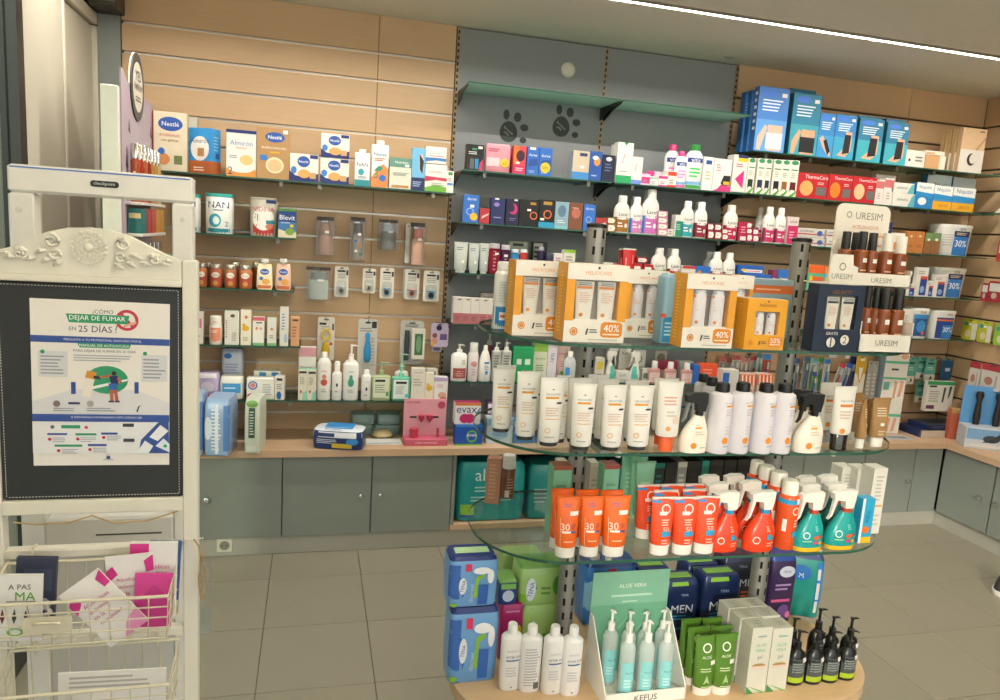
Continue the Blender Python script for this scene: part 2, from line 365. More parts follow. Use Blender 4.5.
def jar(T, w, d, h, c='#b8683f', lid='#b9b4a8', pr=()):
    r = w / 2; S = [(0, r * .9, r * .9), (h * .06, r, r), (h * .72, r, r), (h * .82, r * .8, r * .8)]
    G().loft(S, 20).build('jar_body', M(c, .2), T, True)
    G().loft([(h * .82, r * .86, r * .86), (h * .98, r * .86, r * .86), (h, r * .82, r * .82)], 20).build('lid', M(lid, .25, .8), T, True)
    prints(T, Surf(S, 2.), h, pr)
def bottle(T, w, d, h, c='#eceae4', cap='#f2f0ea', caph=.16, capw=.42, sh=.16, pr=(), e=2., neck=None, rough=.32, trans=0.):
    a, b = w / 2, d / 2; zc = h * (1 - caph); zs = zc - sh * h; ca = capw * a
    S = [(0, a * .93, b * .93), (h * .02, a, b), (zs, a, b)]
    S += [(zs + (zc - zs) * t, ca + (a - ca) * math.cos(t * math.pi / 2) ** .8, ca + (b - ca) * math.cos(t * math.pi / 2) ** .8) for t in (.3, .6, .85, 1)]
    G().loft(S, 24, e).build('bottle_body', M(c, rough, trans=trans), T, True)
    G().loft([(zc, ca * 1.06, ca * 1.06), (h - .003, ca, ca), (h, ca * .88, ca * .88)], 20).build('cap', M(cap, .35), T, True)
    prints(T, Surf(S, e), h, pr)
def pump(T, w, d, h, c='#eceae4', cap='#f0eee8', bodyh=.72, pr=(), e=2., sh=.12, turn=0, trans=0., rough=.3, mat=None, noz=.9):
    a, b = w / 2, d / 2; z1 = h * bodyh; n = min(a, b) * .45
    S = [(0, a * .94, b * .94), (h * .02, a, b), (z1 * (1 - sh), a, b), (z1 * (1 - sh * .4), a * .82, b * .82), (z1, n, n)]
    G().loft(S, 24, e).build('bottle_body', mat or M(c, rough, trans=trans), T, True)
    z2 = z1 + (h - z1) * .36; hd = G()
    hd.loft([(z1 - .001, n * 1.15, n * 1.15), (z2, n * 1.1, n * 1.1), (z2 + .001, n * .45, n * .45), (h - n * .55, n * .42, n * .42)], 16); p = hd.build('pump_collar', M(cap, .35), T, True)
    q = G(); cs, sn = math.cos(R(turn)), math.sin(R(turn)); l = a * noz
    q.loft([(h - n * .6, n * .6, n * .6), (h - n * .15, n * .75, n * .75), (h, n * .6, n * .6)], 14)
    q.tube([(-cs * l * .15, -sn * l * .15, h - n * .35), (cs * l * .6, sn * l * .6, h - n * .3), (cs * l, sn * l, h - n * .62)], [n * .42, n * .34, n * .22], 8)
    q.build('pump_head', M(cap, .35), T, True); prints(T, Surf(S, e), h, pr)
def tube(T, w, d, h, c='#efece2', cap='#3a3a3a', caph=.10, capw=.78, pr=(), crimp=None, capmetal=0., rough=.3, lean=0, capclear=False):
    a, b = w / 2, d / 2; z0 = h * caph; A = a * .86
    S = [(z0, A * .92, b * .95), (z0 + .004, A, b), (z0 + (h - z0) * .35, a * .9, b * .86), (z0 + (h - z0) * .7, a * .96, b * .5), (h * .955, a, b * .13), (h, a, .0012)]
    G().loft(S, 24).build('tube_body', M(c, rough), T, True)
    G().loft([(0, A * capw, b * capw), (z0 * .97, A * capw * 1.03, b * capw * 1.03), (z0, A * capw * .98, b * capw * .98)], 20).build('cap', CLEAR if capclear else M(cap, .15 if capmetal else .35, capmetal), T, True)
    G().box(-a, a, -.0022, .0022, h * .955, h).build('crimp', M(crimp or c, rough), T)
    prints(T, Surf(S, 2.), h, pr)
def spraycan(T, w, d, h, c='#eceaee', cap='#1b1b1b', caph=.13, pr=(), capw=.72, band=None):
    r = w / 2; zc = h * (1 - caph); zs = zc - h * .06
    S = [(0, r * .95, r * .95), (h * .015, r, r), (zs, r, r), (zs + (zc - zs) * .5, r * .93, r * .93), (zc, r * capw, r * capw)]
    G().loft(S, 24).build('can_body', M(c, .25), T, True)
    if band: G().loft([(zs - .012, r * 1.01, r * 1.01), (zs + .001, r * 1.01, r * 1.01)], 24).build('collar_band', M(band, .35), T, True)
    G().loft([(zc, r * capw, r * capw), (h - .004, r * capw * .97, r * capw * .97), (h, r * capw * .85, r * capw * .85)], 18).build('cap', M(cap, .3), T, True)
    prints(T, Surf(S, 2.), h, pr)
def trigger(T, w, d, h, c='#efece0', head='#1a1a1a', lev=None, pr=(), face=-1, neck=None, bodyh=.62, foot=None):
    a, b = w / 2, d / 2; z1 = h * bodyh; n = min(a, b) * .48; ox = -face * a * .28
    S0 = [(0, .96, 1.), (.05, 1., 1.), (.32, 1., 1.), (.5, .95, .95), (.66, .82, .82), (.8, .63, .64), (.92, .47, .5), (1., .42, .44)]
    S = [(z1 * t, a * p, b * q, ox * max(0, (t - .3) / .7), 0) for t, p, q in S0]
    G().loft(S, 22, 2.3).build('bottle_body', M(c, .3), T, True)
    if foot: G().loft([(0, a * .985, b * 1.01), (h * .07, a * 1.01, b * 1.02)], 22, 2.3).build('foot_band', M(foot, .35), T, True)
    G().loft([(z1 * .93, n * .95, n * .95), (z1 + h * .07, n * .95, n * .95)], 18, cx=ox).build('collar', M(neck or head, .35), T, True)
    zc = z1 + h * .07; H = h - zc; f = face
    prof = [(ox - f * n * 1.2, zc), (ox + f * n * .9, zc), (ox + f * n * 1.2, zc + H * .42), (ox + f * a * 1.05, zc + H * .50), (ox + f * a * 1.12, zc + H * .86), (ox + f * a * .5, h), (ox - f * a * .45, h * .995), (ox - f * n * 1.6, zc + H * .5)]
    if f > 0: prof = prof[::-1]
    G().prism(prof, -n * .85, n * .85).build('trigger_head', M(head, .35), T)
    lv = [(ox + f * a * .72, zc + H * .52), (ox + f * a * .98, zc + H * .5), (ox + f * a * 1.12, zc - H * .35), (ox + f * a * 1.28, zc - H * .62), (ox + f * a * 1.02, zc - H * .42)]
    if f > 0: lv = lv[::-1]
    G().prism(lv, -n * .4, n * .4).build('trigger_lever', M(lev or head, .3), T)
    prints(T, Surf([(q[0], q[1] * .97, q[2]) for q in S], 2.3), h, pr)
def softpack(T, w, d, h, c='#5f93cf', top=None, pr=(), bulge=1., side=None, e=5., topc=None, fold=None):
    a, b = w / 2, d / 2
    S = [(0, a * .9, b * .86), (h * .03, a * .97, b * .95), (h * .3, a, b), (h * .7, a, b), (h * .93, a * .97, b * .93), (h, a * .88, b * .78)]
    g = G().loft(S, 28, e); ms = [M(c, .3), M(topc or c, .3)]
    if topc:
        for i, f in enumerate(g.f):
            if sum(g.v[k][2] for k in f) / len(f) > h * .9: g.m[i] = 1
    g.build('pack_body', ms, T, True)
    if fold: G().cbox(-a * .7, a * .7, -b * .35, b * .35, h * .995, h * 1.02, .004).build('folded_top', M(fold, .35), T)
    prints(T, Surf([(q[0], q[1], q[2] * 1.004) for q in S], e), h, pr, .0012)
def pouch(T, w, d, h, c='#e9d3b4', pr=(), cap='#e6e4de'):
    a, b = w / 2, d / 2; z = h * .84
    S = [(0, a * .86, b), (z * .1, a, b), (z * .5, a * .96, b * .8), (z * .85, a * .9, b * .4), (z, a * .8, .002)]
    G().loft(S, 22, 2.6).build('pouch_body', M(c, .35), T, True)
    G().loft([(z - .002, w * .12, w * .1), (z + h * .05, w * .12, w * .1), (z + h * .05, w * .24, w * .22), (h, w * .22, w * .2)], 14).build('cap', M(cap, .4), T, True)
    prints(T, Surf(S, 2.6), h, pr)
def milk(T, w, d, h, c='#ecebe6', cap='#f3f1ea', pr=()):
    zb = h * .9; a, b = w / 2, d / 2
    g = G().rings([[(-a, -b, z), (a, -b, z), (a, b, z), (-a, b, z)] if z < zb * .9 else [(-a, -b * .75, z), (a, -b * .75, z), (a, b, z), (-a, b, z)] for z in (0, zb * .88, zb)]); g.build('carton_body', M(c, .4), T)
    G().loft([(zb - .002, w * .24, w * .24), (h - .002, w * .24, w * .24), (h, w * .21, w * .21)], 16).build('cap', M(cap, .4), T, True)
    prints(T, Surf([(0, a, b), (zb * .88, a, b), (zb, a, b * .8)]), h, pr)
def bucket(T, w, d, h, c='#d9d8d2', pr=()):
    a, b = w / 2, d / 2
    S = [(0, a * .88, b * .88), (h * .02, a * .9, b * .9), (h * .9, a * .98, b * .98)]
    G().loft(S, 30, 3.).build('tub_body', M(c, .35), T, True)
    G().loft([(h * .9, a * 1.01, b * 1.01), (h * .985, a * 1.01, b * 1.01), (h, a * .97, b * .97)], 30, 3.).build('lid', M(shade(c, 1.03), .35), T, True)
    prints(T, Surf(S, 3.), h, pr)
def blister(T, w, d, h, c='#dcd8cc', pr=(), bub=None, bubc='#cfd2d0', prod=None):
    # thin hanging card with a hang hole, clear bubble and product inside; origin at card bottom
    g = G().prism(rrect(-w / 2, w / 2, 0, h, w * .12, 3), -.0012, .0012); g.build('backing_card', M(c, .45), T)
    G().prism(rrect(-w * .14, w * .14, h * .925, h * .955, h * .012, 2), -.0022, -.0012).build('hang_hole', M('#3a3630', .6), T)
    prints(T, Surf([(0, w / 2, .0012), (h, w / 2, .0012)]), h, pr)
    if bub:
        x0, x1, z0, z1 = bub; cx = (x0 + x1) / 2 * w; a = (x1 - x0) / 2 * w; q = G()
        P = rrect(x0 * w, x1 * w, z0 * h, z1 * h, min(a, (z1 - z0) * h / 2) * .5, 3); c2 = (cx, (z0 + z1) / 2 * h)
        r0 = [(x, -.0015, z) for x, z in P]; r1 = [(c2[0] + (x - c2[0]) * .88, -d * .8, c2[1] + (z - c2[1]) * .92) for x, z in P]; r2 = [(c2[0] + (x - c2[0]) * .7, -d, c2[1] + (z - c2[1]) * .75) for x, z in P]
        q.rings([r0, r1, r2]); q.build('clear_bubble', CLEAR, T, True)
    if prod: prod(T, w, d, h)
LOFTERS = dict(carton=carton)
ORD = ['leftmost', 'second', 'third', 'fourth', 'fifth', 'sixth', 'seventh', 'eighth', 'ninth', 'tenth', 'eleventh', 'twelfth']
CTX = dict(z=0, Y=-.23, g=None)
def ctx(**k): CTX.update(k)
def I(name, B, u0, u1, vt, label, cat, vb=None, Y=None, z=None, dy=0, d=None, rz=0, group=None, dz=0, h=None, w=None, **k):
    """Stand one thing: u0,u1 front edges and vt top (pixels) seen on the vertical plane Y of its front; it stands on height z.
    vb given: front foot seen at row vb on plane z, which fixes the depth."""
    z = CTX['z'] if z is None else z; Yf = (CTX['Y'] if Y is None else Y)
    uc = (u0 + u1) / 2
    if vb is not None: Yf = at_z(uc, vb, z).y
    Yf += dy
    x0, x1 = solve_x(u0, Yf, z), solve_x(u1, Yf, z); w = w or x1 - x0; xc = (x0 + x1) / 2
    h = h or solve_z(vt, xc, Yf) - z
    d = d if d else w * .6
    T = thing(name, label, cat, (xc, Yf + d / 2, z + dz), R(rz), group if group else CTX['g'])
    B(T, w, d, h, **k); return T
def zat(v, u, Y): return solve_z(v, solve_x(u, Y, 1.2), Y)
# ================================================================ fitted furniture
DOORC = M('#828880', .5, var=.03, scale=5); PLN = M('#b2b0a4', .4, .15, var=.03)
def knob(parent, x, y, z, ax='y'):
    g = G()
    if ax == 'y': g.rings([[(x + r * math.cos(t * math.pi / 6), y - q, z + r * math.sin(t * math.pi / 6)) for t in range(12)] for q, r in ((0, .006), (.012, .006), (.016, .014), (.024, .013), (.027, .006))])
    else: g.rings([[(x - q, y - r * math.cos(t * math.pi / 6), z + r * math.sin(t * math.pi / 6)) for t in range(12)] for q, r in ((0, .006), (.012, .006), (.016, .014), (.024, .013), (.027, .006))])
    g.build('knob', CHROME, parent, True)
YD = -.36
def cabinet(x0, x1, kx, label):
    t = thing('base_cabinet', label, 'cabinet', ((x0 + x1) / 2, -.18, .097), 0, 'grey base cabinets along the back wall'); a = (x1 - x0) / 2; ox = (x0 + x1) / 2
    G().box(-a + .001, a - .001, -.155, .17, 0, .42).build('cabinet_body', M('#8a8f88', .6), t)
    d = G().cbox(-a + .003, a - .003, YD + .18, YD + .2, .001, .415, .0015).build('door', DOORC, t)
    if kx: knob(d, kx - ox, YD + .18, .21)
cabinet(-.995, -.56, None, 'grey base cabinet hidden behind the white rack in the left corner')
cabinet(-.56, -.125, -.477, 'grey base cabinet door above the wall socket, nearest the white rack')
cabinet(-.125, .314, .26, 'grey base cabinet with its knob at the upper right, second from left')
cabinet(.314, .732, .359, 'grey base cabinet just left of the open turquoise pack niche')
cabinet(2.65, 2.872, None, 'grey base cabinet without a visible knob behind the orange spray cans')
cabinet(2.872, 3.304, None, 'grey base cabinet behind the tall white cartons of the glass display')
cabinet(3.304, 3.677, 3.631, 'grey base cabinet with a knob, last one before the corner filler')
cabinet(3.677, 3.885, None, 'narrow grey filler panel cabinet in the right corner')
t = thing('open_cabinet', 'open low shelf niche under the worktop filled with turquoise packs', 'cabinet', (1.691, -.18, .097)); a = .958
g = G().box(-a, a, -.18, .17, 0, .03).build('bottom_board', TOPW, t)
G().box(-a, a, .155, .17, .03, .42).build('back_board', M('#3d3f3b', .7), t)
G().box(-a, -a + .018, -.18, .155, .03, .42).build('side_board', DOORC, t); G().box(a - .018, a, -.18, .155, .03, .42).build('side_board', DOORC, t)
YS = at_x(991, 502, 3.892).y
for j, (y0, y1) in enumerate(((YS + .002, -.363), (-1.45, YS - .002))):
    t = thing('base_cabinet', ['grey base cabinet on the right wall next to the corner', 'grey base cabinet at the right edge of the picture'][j], 'cabinet', (4.03, (y0 + y1) / 2, .097), 0, 'grey base cabinets along the right wall'); b = (y1 - y0) / 2; oy = (y0 + y1) / 2
    G().box(-.115, .13, -b + .001, b - .001, 0, .42).build('cabinet_body', M('#8a8f88', .6), t)
    d = G().cbox(-.138, -.118, -b + .003, b - .003, .001, .415, .0015).build('door', DOORC, t)
    knob(d, -.138, at_x((982, 998)[j], (497, 504)[j], 3.892).y - oy, .205, 'x')
struct(G().box(-.998, 3.93, -.338, -.32, 0, .095).build('baseboard_back', PLN), 'metallic grey plinth under the back cabinets')
struct(G().box(3.916, 3.93, -1.5, -.34, 0, .095).build('baseboard_right', PLN), 'metallic grey plinth under the right cabinets')
wt = tag(G().slab([(XL + .001, -.001), (XL + .001, -.385), (3.872, -.385), (3.872, -1.5), (XR - .001, -1.5), (XR - .001, -.001)], CZ - .036, CZ - .0005).build('worktop', TOPW), 'long beech worktop running along the back wall and round the corner', 'worktop')
t = thing('wall_socket', 'white wall socket on the plinth under the left cabinet', 'socket', (-.395, -.3385, .022))
sk = G().cbox(-.037, .037, -.008, 0, 0, .07, .003).build('face_plate', M('#d9d4c4', .4), t)
G().rings([[(r * math.cos(k * math.pi / 10), y, .035 + r * math.sin(k * math.pi / 10)) for k in range(20)] for r, y in ((.024, -.0085), (.022, -.0095), (.019, -.009))]).build('socket_well', M('#8c877a', .6), t)
for s in (-1, 1): G().box(s * .009 - .0025, s * .009 + .0025, -.0105, -.0085, .0325, .0375).build('contact_hole', BLACK, t)
# ---- glass wall shelves
def shelf(x0, x1, z, label, depth=.25, clips=(), mat=None, arms=(), th=.007, grp='glass shelves on the walls'):
    t = thing('glass_shelf', label, 'shelf', ((x0 + x1) / 2, -.001, z), 0, grp); a = (x1 - x0) / 2; ox = (x0 + x1) / 2
    G().slab([(-a, 0), (-a, -depth), (a, -depth), (a, 0)], -th, -.0004, 0, 1).build('glass_plate', [mat or GLASS_D, EDGE], t)
    for x in clips:
        g = G().box(x - ox - .009, x - ox + .009, -depth + .03, -depth + .034, -th - .024, -th).box(x - ox - .009, x - ox + .009, -depth + .034, -depth + .06, -th - .024, -th - .02); g.build('shelf_clip', M('#8f8c84', .35, .6), t)
        G().tube([(x - ox, 0, -th - .006), (x - ox, -depth + .04, -th - .006)], .004, 6).build('shelf_clip', M('#8f8c84', .35, .6), t)
    for x in arms:
        G().prism([(-.0, -.008), (-.0, -.075), (-.02, -.07), (-depth * .55, -.03), (-depth + .03, -.012), (-depth + .03, -.008)], x - ox - .0025, x - ox + .0025)
        q = G(); q.v = []; P = [(-.0, -th), (-.0, -.075), (-.025, -.068), (-depth * .5, -.03), (-depth + .03, -.014), (-depth + .03, -th)]; n = len(P)
        q.v = [(x - ox - .0025, p[0], p[1]) for p in P] + [(x - ox + .0025, p[0], p[1]) for p in P]
        q.f = [tuple(range(n)), tuple(range(2 * n - 1, n - 1, -1))] + [(i, n + i, n + (i + 1) % n, (i + 1) % n) for i in range(n)]; q.m = [0] * len(q.f)
        q.build('bracket', M('#2f2f2c', .4, .5), t)
shelf(-.722, .69, 1.857, 'glass shelf carrying baby cereal boxes on the beech wall', clips=(-.16, .02, .58))
shelf(-.56, -.09, 1.583, 'short glass shelf under the formula tins on the beech wall', clips=(-.17,))
shelf(-.56, -.09, 1.326, 'short glass shelf under the baby food jars', clips=(-.18,))
shelf(-.56, -.054, 1.048, 'short glass shelf under the thin baby cream cartons', clips=(-.14,))
shelf(-.56, .64, .772, 'lowest glass shelf with baby bottles of lotion on the beech wall', clips=(-.1, .25))
shelf(.72, 1.531, 2.40, 'empty green glass shelf at the top of the left grey panel', .28, arms=(.722, 1.529), mat=GLASS_F)
shelf(1.546, 2.30, 2.40, 'empty green glass shelf at the top of the right grey panel', .28, arms=(1.549,), mat=GLASS_F)
for i, (x0, x1, ar) in enumerate(((.72, 1.531, (.722, 1.529)), (1.546, 2.342, (1.548, 2.34)))):
    sd = ['left', 'right'][i]
    for z, nm in ((1.98, 'second row of the %s grey panel'), (1.716, 'third row of the %s grey panel'), (1.457, 'fourth row of the %s grey panel'), (1.19, 'fifth row of the %s grey panel'), (.880, 'lowest row of the %s grey panel')):
        shelf(x0, x1, z, 'glass wall shelf in the ' + nm % sd, clips=(x0 + .12, x1 - .12), arms=ar)
for z, nm in ((2.22, 'glass shelf carrying blue support bandage boxes on the right beech wall'), (1.985, 'glass shelf carrying red heat wrap boxes on the right beech wall'), (1.716, 'glass shelf carrying magenta mouthwash and a white tub at the right'), (1.453, 'glass shelf under the second white tub in the right corner'), (1.19, 'glass shelf under the two lowest white tubs in the right corner')):
    shelf(2.37, 4.09, z, nm, clips=(2.46, 2.75, 3.05, 3.35, 3.62))
for z, nm in ((2.22, 'upper glass shelf on the right wall by the corner'), (1.985, 'lower glass shelf on the right wall by the corner')):
    t = thing('glass_shelf', nm, 'shelf', (XR - .001, -.75, z), 0, 'glass shelves on the right wall')
    G().slab([(0, .44), (-.2, .44), (-.2, -.44), (0, -.44)], -.007, -.0004, 0, 1).build('glass_plate', [GLASS_D, EDGE], t)
    G().tube([(0, .3, -.012), (-.18, .3, -.012)], .004, 6).build('shelf_clip', M('#8f8c84', .35, .6), t)
# ---- paw prints and a round cover on the grey panel
def paw(u, v, s, rot, label):
    p = at_y(u, v, 0); t = thing('paw_sticker', label, 'sticker', (p.x, -.0005, p.z), 0, 'paw print stickers')
    g = G().poly([(s * (.52 * math.cos(a) * (1 - .12 * math.sin(a))), -.0008, s * (.58 * math.sin(a))) for a in [k * math.pi / 12 for k in range(24)]]); b = g.build('paw_pad', M('#2c3330', .5), t)
    for i, (x, z, rx, rz) in enumerate(((-.18, .92, .18, .28), (.49, .84, .22, .27), (.92, .30, .25, .2), (.89, -.40, .2, .17))):
        G().poly([(s * (x + rx * math.cos(k * math.pi / 9)), -.0008, s * (z + rz * math.sin(k * math.pi / 9))) for k in range(18)]).build('toe_pad', M('#2c3330', .5), t)
    for o in list(t.children): pass
    e = link('paw_text', None, t); prints(e, Surf([(0, .05, .0008), (.1, .05, .0008)]), .1, [('t', 'farmacia', 0, .06, .62, '#aab0aa', -35), ('t', 'pets', -.1, -.12, .3, '#aab0aa', -35)])
paw(508.4, 131.6, .095, 0, 'dark paw print sticker on the grey panel, left one')
paw(561, 126.5, .095, 0, 'dark paw print sticker on the grey panel, right one')
p = at_y(568, 70, 0); t = thing('round_cover', 'white round cover plate high on the grey panel', 'cover', (p.x, 0, p.z))
G().rings([[(r * math.cos(k * math.pi / 14), y, r * math.sin(k * math.pi / 14)) for k in range(28)] for r, y in ((.04, 0), (.04, -.005), (.034, -.008), (.033, -.0065))]).build('cover_disc', M('#cfcdc2', .4), t, True)
G().rings([[(r * math.cos(k * math.pi / 14), y, r * math.sin(k * math.pi / 14)) for k in range(28)] for r, y in ((.031, -.007), (.030, -.0095), (.026, -.0105))]).build('cover_cap', M('#dad7cb', .4), t, True)
# ---- central display with three glass shelves
GX, GY, GA, GH = 1.052, -2.1, -.029, .314
def stadium(L, D, r, n=14):
    p = []
    for cx, cy, a0 in ((L - r, D - r, 0), (-L + r, D - r, 90), (-L + r, -D + r, 180), (L - r, -D + r, 270)):
        for i in range(n + 1): t = R(a0 + 90 * i / n); p.append((cx + r * math.cos(t), cy + r * math.sin(t)))
    return p
gd = thing('shelf_display', 'free standing display with rounded glass shelves on two slotted metal posts', 'display', (GX, GY, 0), GA)
b = G().slab(stadium(.60, .232, .22), 0, .385).build('base_drum', M('#a9a596', .45, .2), gd, True)
G().slab(stadium(.648, .272, .25), .385, .4195).build('base_top', wood('base_beech', '#c9a87f', '#d3b48c', (1, 14, 14), 5), gd)
ZG = (1.42, 1.148, .865); ZB = .42
for z in ZG:
    s = G().slab(stadium(.613, .255, .23), z - .008, z - .0004, 0, 1).build('glass_shelf', [GLASS, EDGE], gd)
    for sx in (-.314, .314):
        G().box(sx - .012, sx + .012, -.2, .2, z - .024, z - .0085).build('shelf_arm', ALU, s)
        for yy in (-.215, .215): G().loft([(z - .022, .007, .007), (z - .008, .009, .009)], 10, cx=sx + .03, cy=yy).build('suction_foot', M('#e9e6da', .4), s, True)
for sx in (-GH, GH):
    pz = G().loft([(ZB, .026, .026), (1.70, .026, .026)], 24, cx=sx).build('post', M('#a2a099', .42, .6), gd, True)
    G().loft([(1.70, .028, .028), (1.709, .028, .028), (1.712, .024, .024)], 24, cx=sx).build('post_cap', BLACK, pz, True)
    s = G(); z = ZB + .02
    while z < 1.68:
        for an in (-62, -118, 62, 118):
            a = R(an); c, q = math.cos(a), math.sin(a); r0, r1 = .0235, .0264; tx, ty = -q, c
            P = [(sx + r * c + k * tx * .0035, r * q + k * ty * .0035) for r, k in ((r0, -1), (r0, 1), (r1, 1), (r1, -1))]
            s.slab(P[::-1], z, z + .022)
        z += .044
    tag(s.build('slot_column', M('#0d0d0c', .9), pz), kind='stuff')
# ================================================================ products on the beech wall (left)
C = carton
W_ = '#e9e5da'
ctx(z=1.857, Y=-.235, g='baby food on the top shelf of the beech wall')
I('cereal_box', C, 153, 187, 112, 'large cream cereal box with a blue oval, beside the perfume stand', 'box', d=.055, c='#ddd0b5', side='#cfc3a8', pr=[('r', -.5, -.47, 0, 1, '#b5362c'), ('e', .02, .80, .36, .12, '#2c56a5'), ('t', 'Nestlé', .02, .80, .5, '#ffffff'), ('t', '8 CEREALES', 0, .61, .6, '#c4562e'), ('t', 'con galletas', 0, .52, .5, '#8a5a38'), ('e', -.2, .2, .2, .1, '#d08a50'), ('e', -.25, .33, .1, .06, '#2f6fc0'), ('r', .12, .36, .12, .27, '#6f7a4a')])
I('cereal_box', C, 188, 197, 117, 'plain pale cereal box half hidden behind the large cream one', 'box', dy=.12, d=.05, c='#c9c2b2', pr=[('e', 0, .7, .3, .1, '#2c56a5')])
I('formula_carton', C, 190.5, 217, 128, 'bright blue formula carton with brown foot and a cup', 'box', d=.075, rz=-24, dy=.01, c='#2f8fd0', side='#3a97d6', pr=[('r', -.5, .5, 0, .28, '#b5602f'), ('e', -.02, .55, .4, .27, '#e8e6df'), ('t', 'Almirón', -.02, .72, .8, '#1d2f6b'), ('r', -.12, .16, .38, .56, '#b98752'), ('l', -.3, .3, .05, .16, 2, '#f0d8c0')], lr=[(1, [('r', -.5, .5, 0, .28, '#b5602f'), ('l', -.3, .3, .5, .85, 5, '#8cc4ec'), ('r', -.1, .3, .35, .47, '#2158a8')])])
I('formula_tub', C, 226, 256, 130, 'white formula tub with dark blue lid and figure two', 'box', d=.09, c='#e3e0d6', top='#23306e', chamfer=.006, pr=[('r', -.5, .5, .93, 1.0, '#23306e'), ('t', 'Almirón', 0, .72, .75, '#6a86b8'), ('r', -.5, .5, 0, .16, '#d28a3a'), ('e', 0, .2, .45, .12, '#e3e0d6'), ('e', .17, .36, .22, .11, '#d9bb7a'), ('t', '2', -.36, .12, .16, '#23306e'), ('t', 'Advance', 0, .62, .36, '#c86b3a'), ('l', -.4, -.05, .38, .46, 2, '#8a93a8')])
I('cereal_box', C, 256.5, 289, 128, 'light brown cereal box with a bowl of porridge', 'box', d=.055, c='#b28a5a', pr=[('e', .05, .82, .3, .1, '#2c56a5'), ('t', 'Nestlé', .05, .82, .42, '#ffffff'), ('t', 'BUENAS NOCHES', .02, .61, .74, '#f3ead8'), ('r', -.1, .2, .5, .54, '#d8a52e'), ('e', .05, .27, .28, .16, '#ead7ae'), ('e', .05, .27, .22, .12, '#d6b988'), ('r', -.4, -.18, .36, .46, '#3a7ac0'), ('s', .3, .44, .9, .97, '#f2f0ea')])
def barbox(T, w, d, h): carton(T, w, d, h, c='#e6e1d6', pr=[('e', -.02, .72, .22, .2, '#2c56a5'), ('t', 'Nestlé', -.02, .72, .32, '#ffffff'), ('p', [(-.5, 0), (.5, 0), (.5, .32), (.1, .16), (-.3, .2), (-.5, .36)], '#23306e'), ('e', .0, .28, .22, .16, '#d9a35c'), ('r', .2, .48, .85, .98, '#23306e'), ('r', .2, .42, .12, .34, '#caa070'), ('e', -.36, .4, .1, .13, '#3f7ec4')])
I('snack_box', barbox, 289.6, 318, 154, 'white and navy baby biscuit box standing alone', 'box', d=.05)
T = I('snack_box', barbox, 320, 348.5, 158.5, 'lower of two stacked white and navy baby biscuit boxes', 'box', d=.05)
I('snack_box', barbox, 320.8, 349, 134, 'upper of two stacked white and navy baby biscuit boxes', 'box', d=.05, z=zat(158.4, 335, -.235))
I('milk_carton', milk, 354.5, 369, 149, 'white milk carton with a teal foot', 'carton', d=.055, pr=[('t', 'NAN', 0, .58, .75, '#22356f'), ('r', -.5, .5, 0, .17, '#2a8f94'), ('e', -.08, .38, .2, .09, '#3aa0b0'), ('l', -.3, .3, .2, .27, 2, '#7a8a98')])
I('milk_carton', milk, 371, 387.5, 140, 'tall white and orange milk carton with figure three', 'carton', d=.055, pr=[('t', 'Nativa', 0, .7, .75, '#2a5aa8'), ('p', [(-.5, 0), (.5, 0), (.5, .4), (.2, .5), (-.1, .42), (-.5, .2)], '#d98a4e'), ('t', '3', -.22, .28, .26, '#2f8a6a'), ('e', .16, .2, .2, .07, '#2a6ac0'), ('p', [(-.3, .38), (0, .34), (.2, .42), (-.05, .46)], '#2f8a6a'), ('l', -.35, .35, .55, .63, 2, '#c86b3a')])
I('formula_carton', C, 389, 410.5, 158, 'cream carton with a grey green top and small logo', 'box', d=.07, c='#ddd8c8', pr=[('r', -.5, .5, .7, 1, '#5f8f80'), ('t', 'Nutribén', .05, .86, .6, '#e8efe8'), ('l', -.35, .4, .42, .54, 3, '#7c8c84'), ('r', -.4, .4, .04, .12, '#b98a4e'), ('r', .2, .4, .72, .8, '#dfeae4')])
I('bandage_box', C, 411, 424, 148, 'light blue box with a navy foot and elbow picture', 'box', d=.05, c='#6fb3dc', pr=[('r', -.5, .5, 0, .3, '#1c2f5e'), ('e', .2, .65, .2, .22, '#d2b49a'), ('p', [(.05, .85), (.4, .7), (.3, .4), (.1, .5)], '#2a2a2c'), ('l', -.4, .3, .08, .22, 3, '#9fb8d8')])
I('nipple_box', C, 424.5, 446, 164.5, 'white box with red wave and green foot, lower of two', 'box', d=.06, pr=[('t', 'SUAVINEX', -.02, .72, .6, '#c9506a'), ('p', [(-.5, .36), (0, .44), (.5, .4), (.5, .52), (0, .54), (-.5, .56)], '#c23a56'), ('p', [(-.5, 0), (.5, 0), (.5, .18), (0, .26), (-.5, .14)], '#6aa93c'), ('l', -.2, .4, .22, .34, 2, '#9a9a90')])
I('nipple_box', C, 425.5, 446, 147, 'white box with a blue wave, upper of two', 'box', d=.06, z=zat(164.4, 435, -.235), pr=[('t', 'SUAVINEX', -.02, .62, .6, '#7b93b8'), ('p', [(-.5, .1), (0, .2), (.5, .16), (.5, .34), (0, .36), (-.5, .34)], '#3a78b8'), ('l', -.3, .4, .4, .5, 1, '#c06a80')])
I('drops_box', C, 446, 453, 171, 'small white and blue drops carton at the shelf end', 'box', d=.03, pr=[('r', -.3, .3, .8, .95, '#4f8f5a'), ('r', -.4, .4, .35, .45, '#4f93c8'), ('l', -.3, .3, .5, .7, 3, '#8a8a84')])
ctx(z=1.583, g='formula tins and cereal on the second shelf')
NANp = [('r', -.5, .5, 0, .13, '#1f7f8c'), ('t', 'NAN', 0, .72, .72, '#1d2f66'), ('e', -.12, .33, .22, .17, '#2f9fae'), ('e', -.08, .33, .12, .1, '#dfe8e8'), ('t', '2', .28, .25, .11, '#1f6f8c'), ('l', -.18, .2, .56, .62, 1, '#5a6a88')]
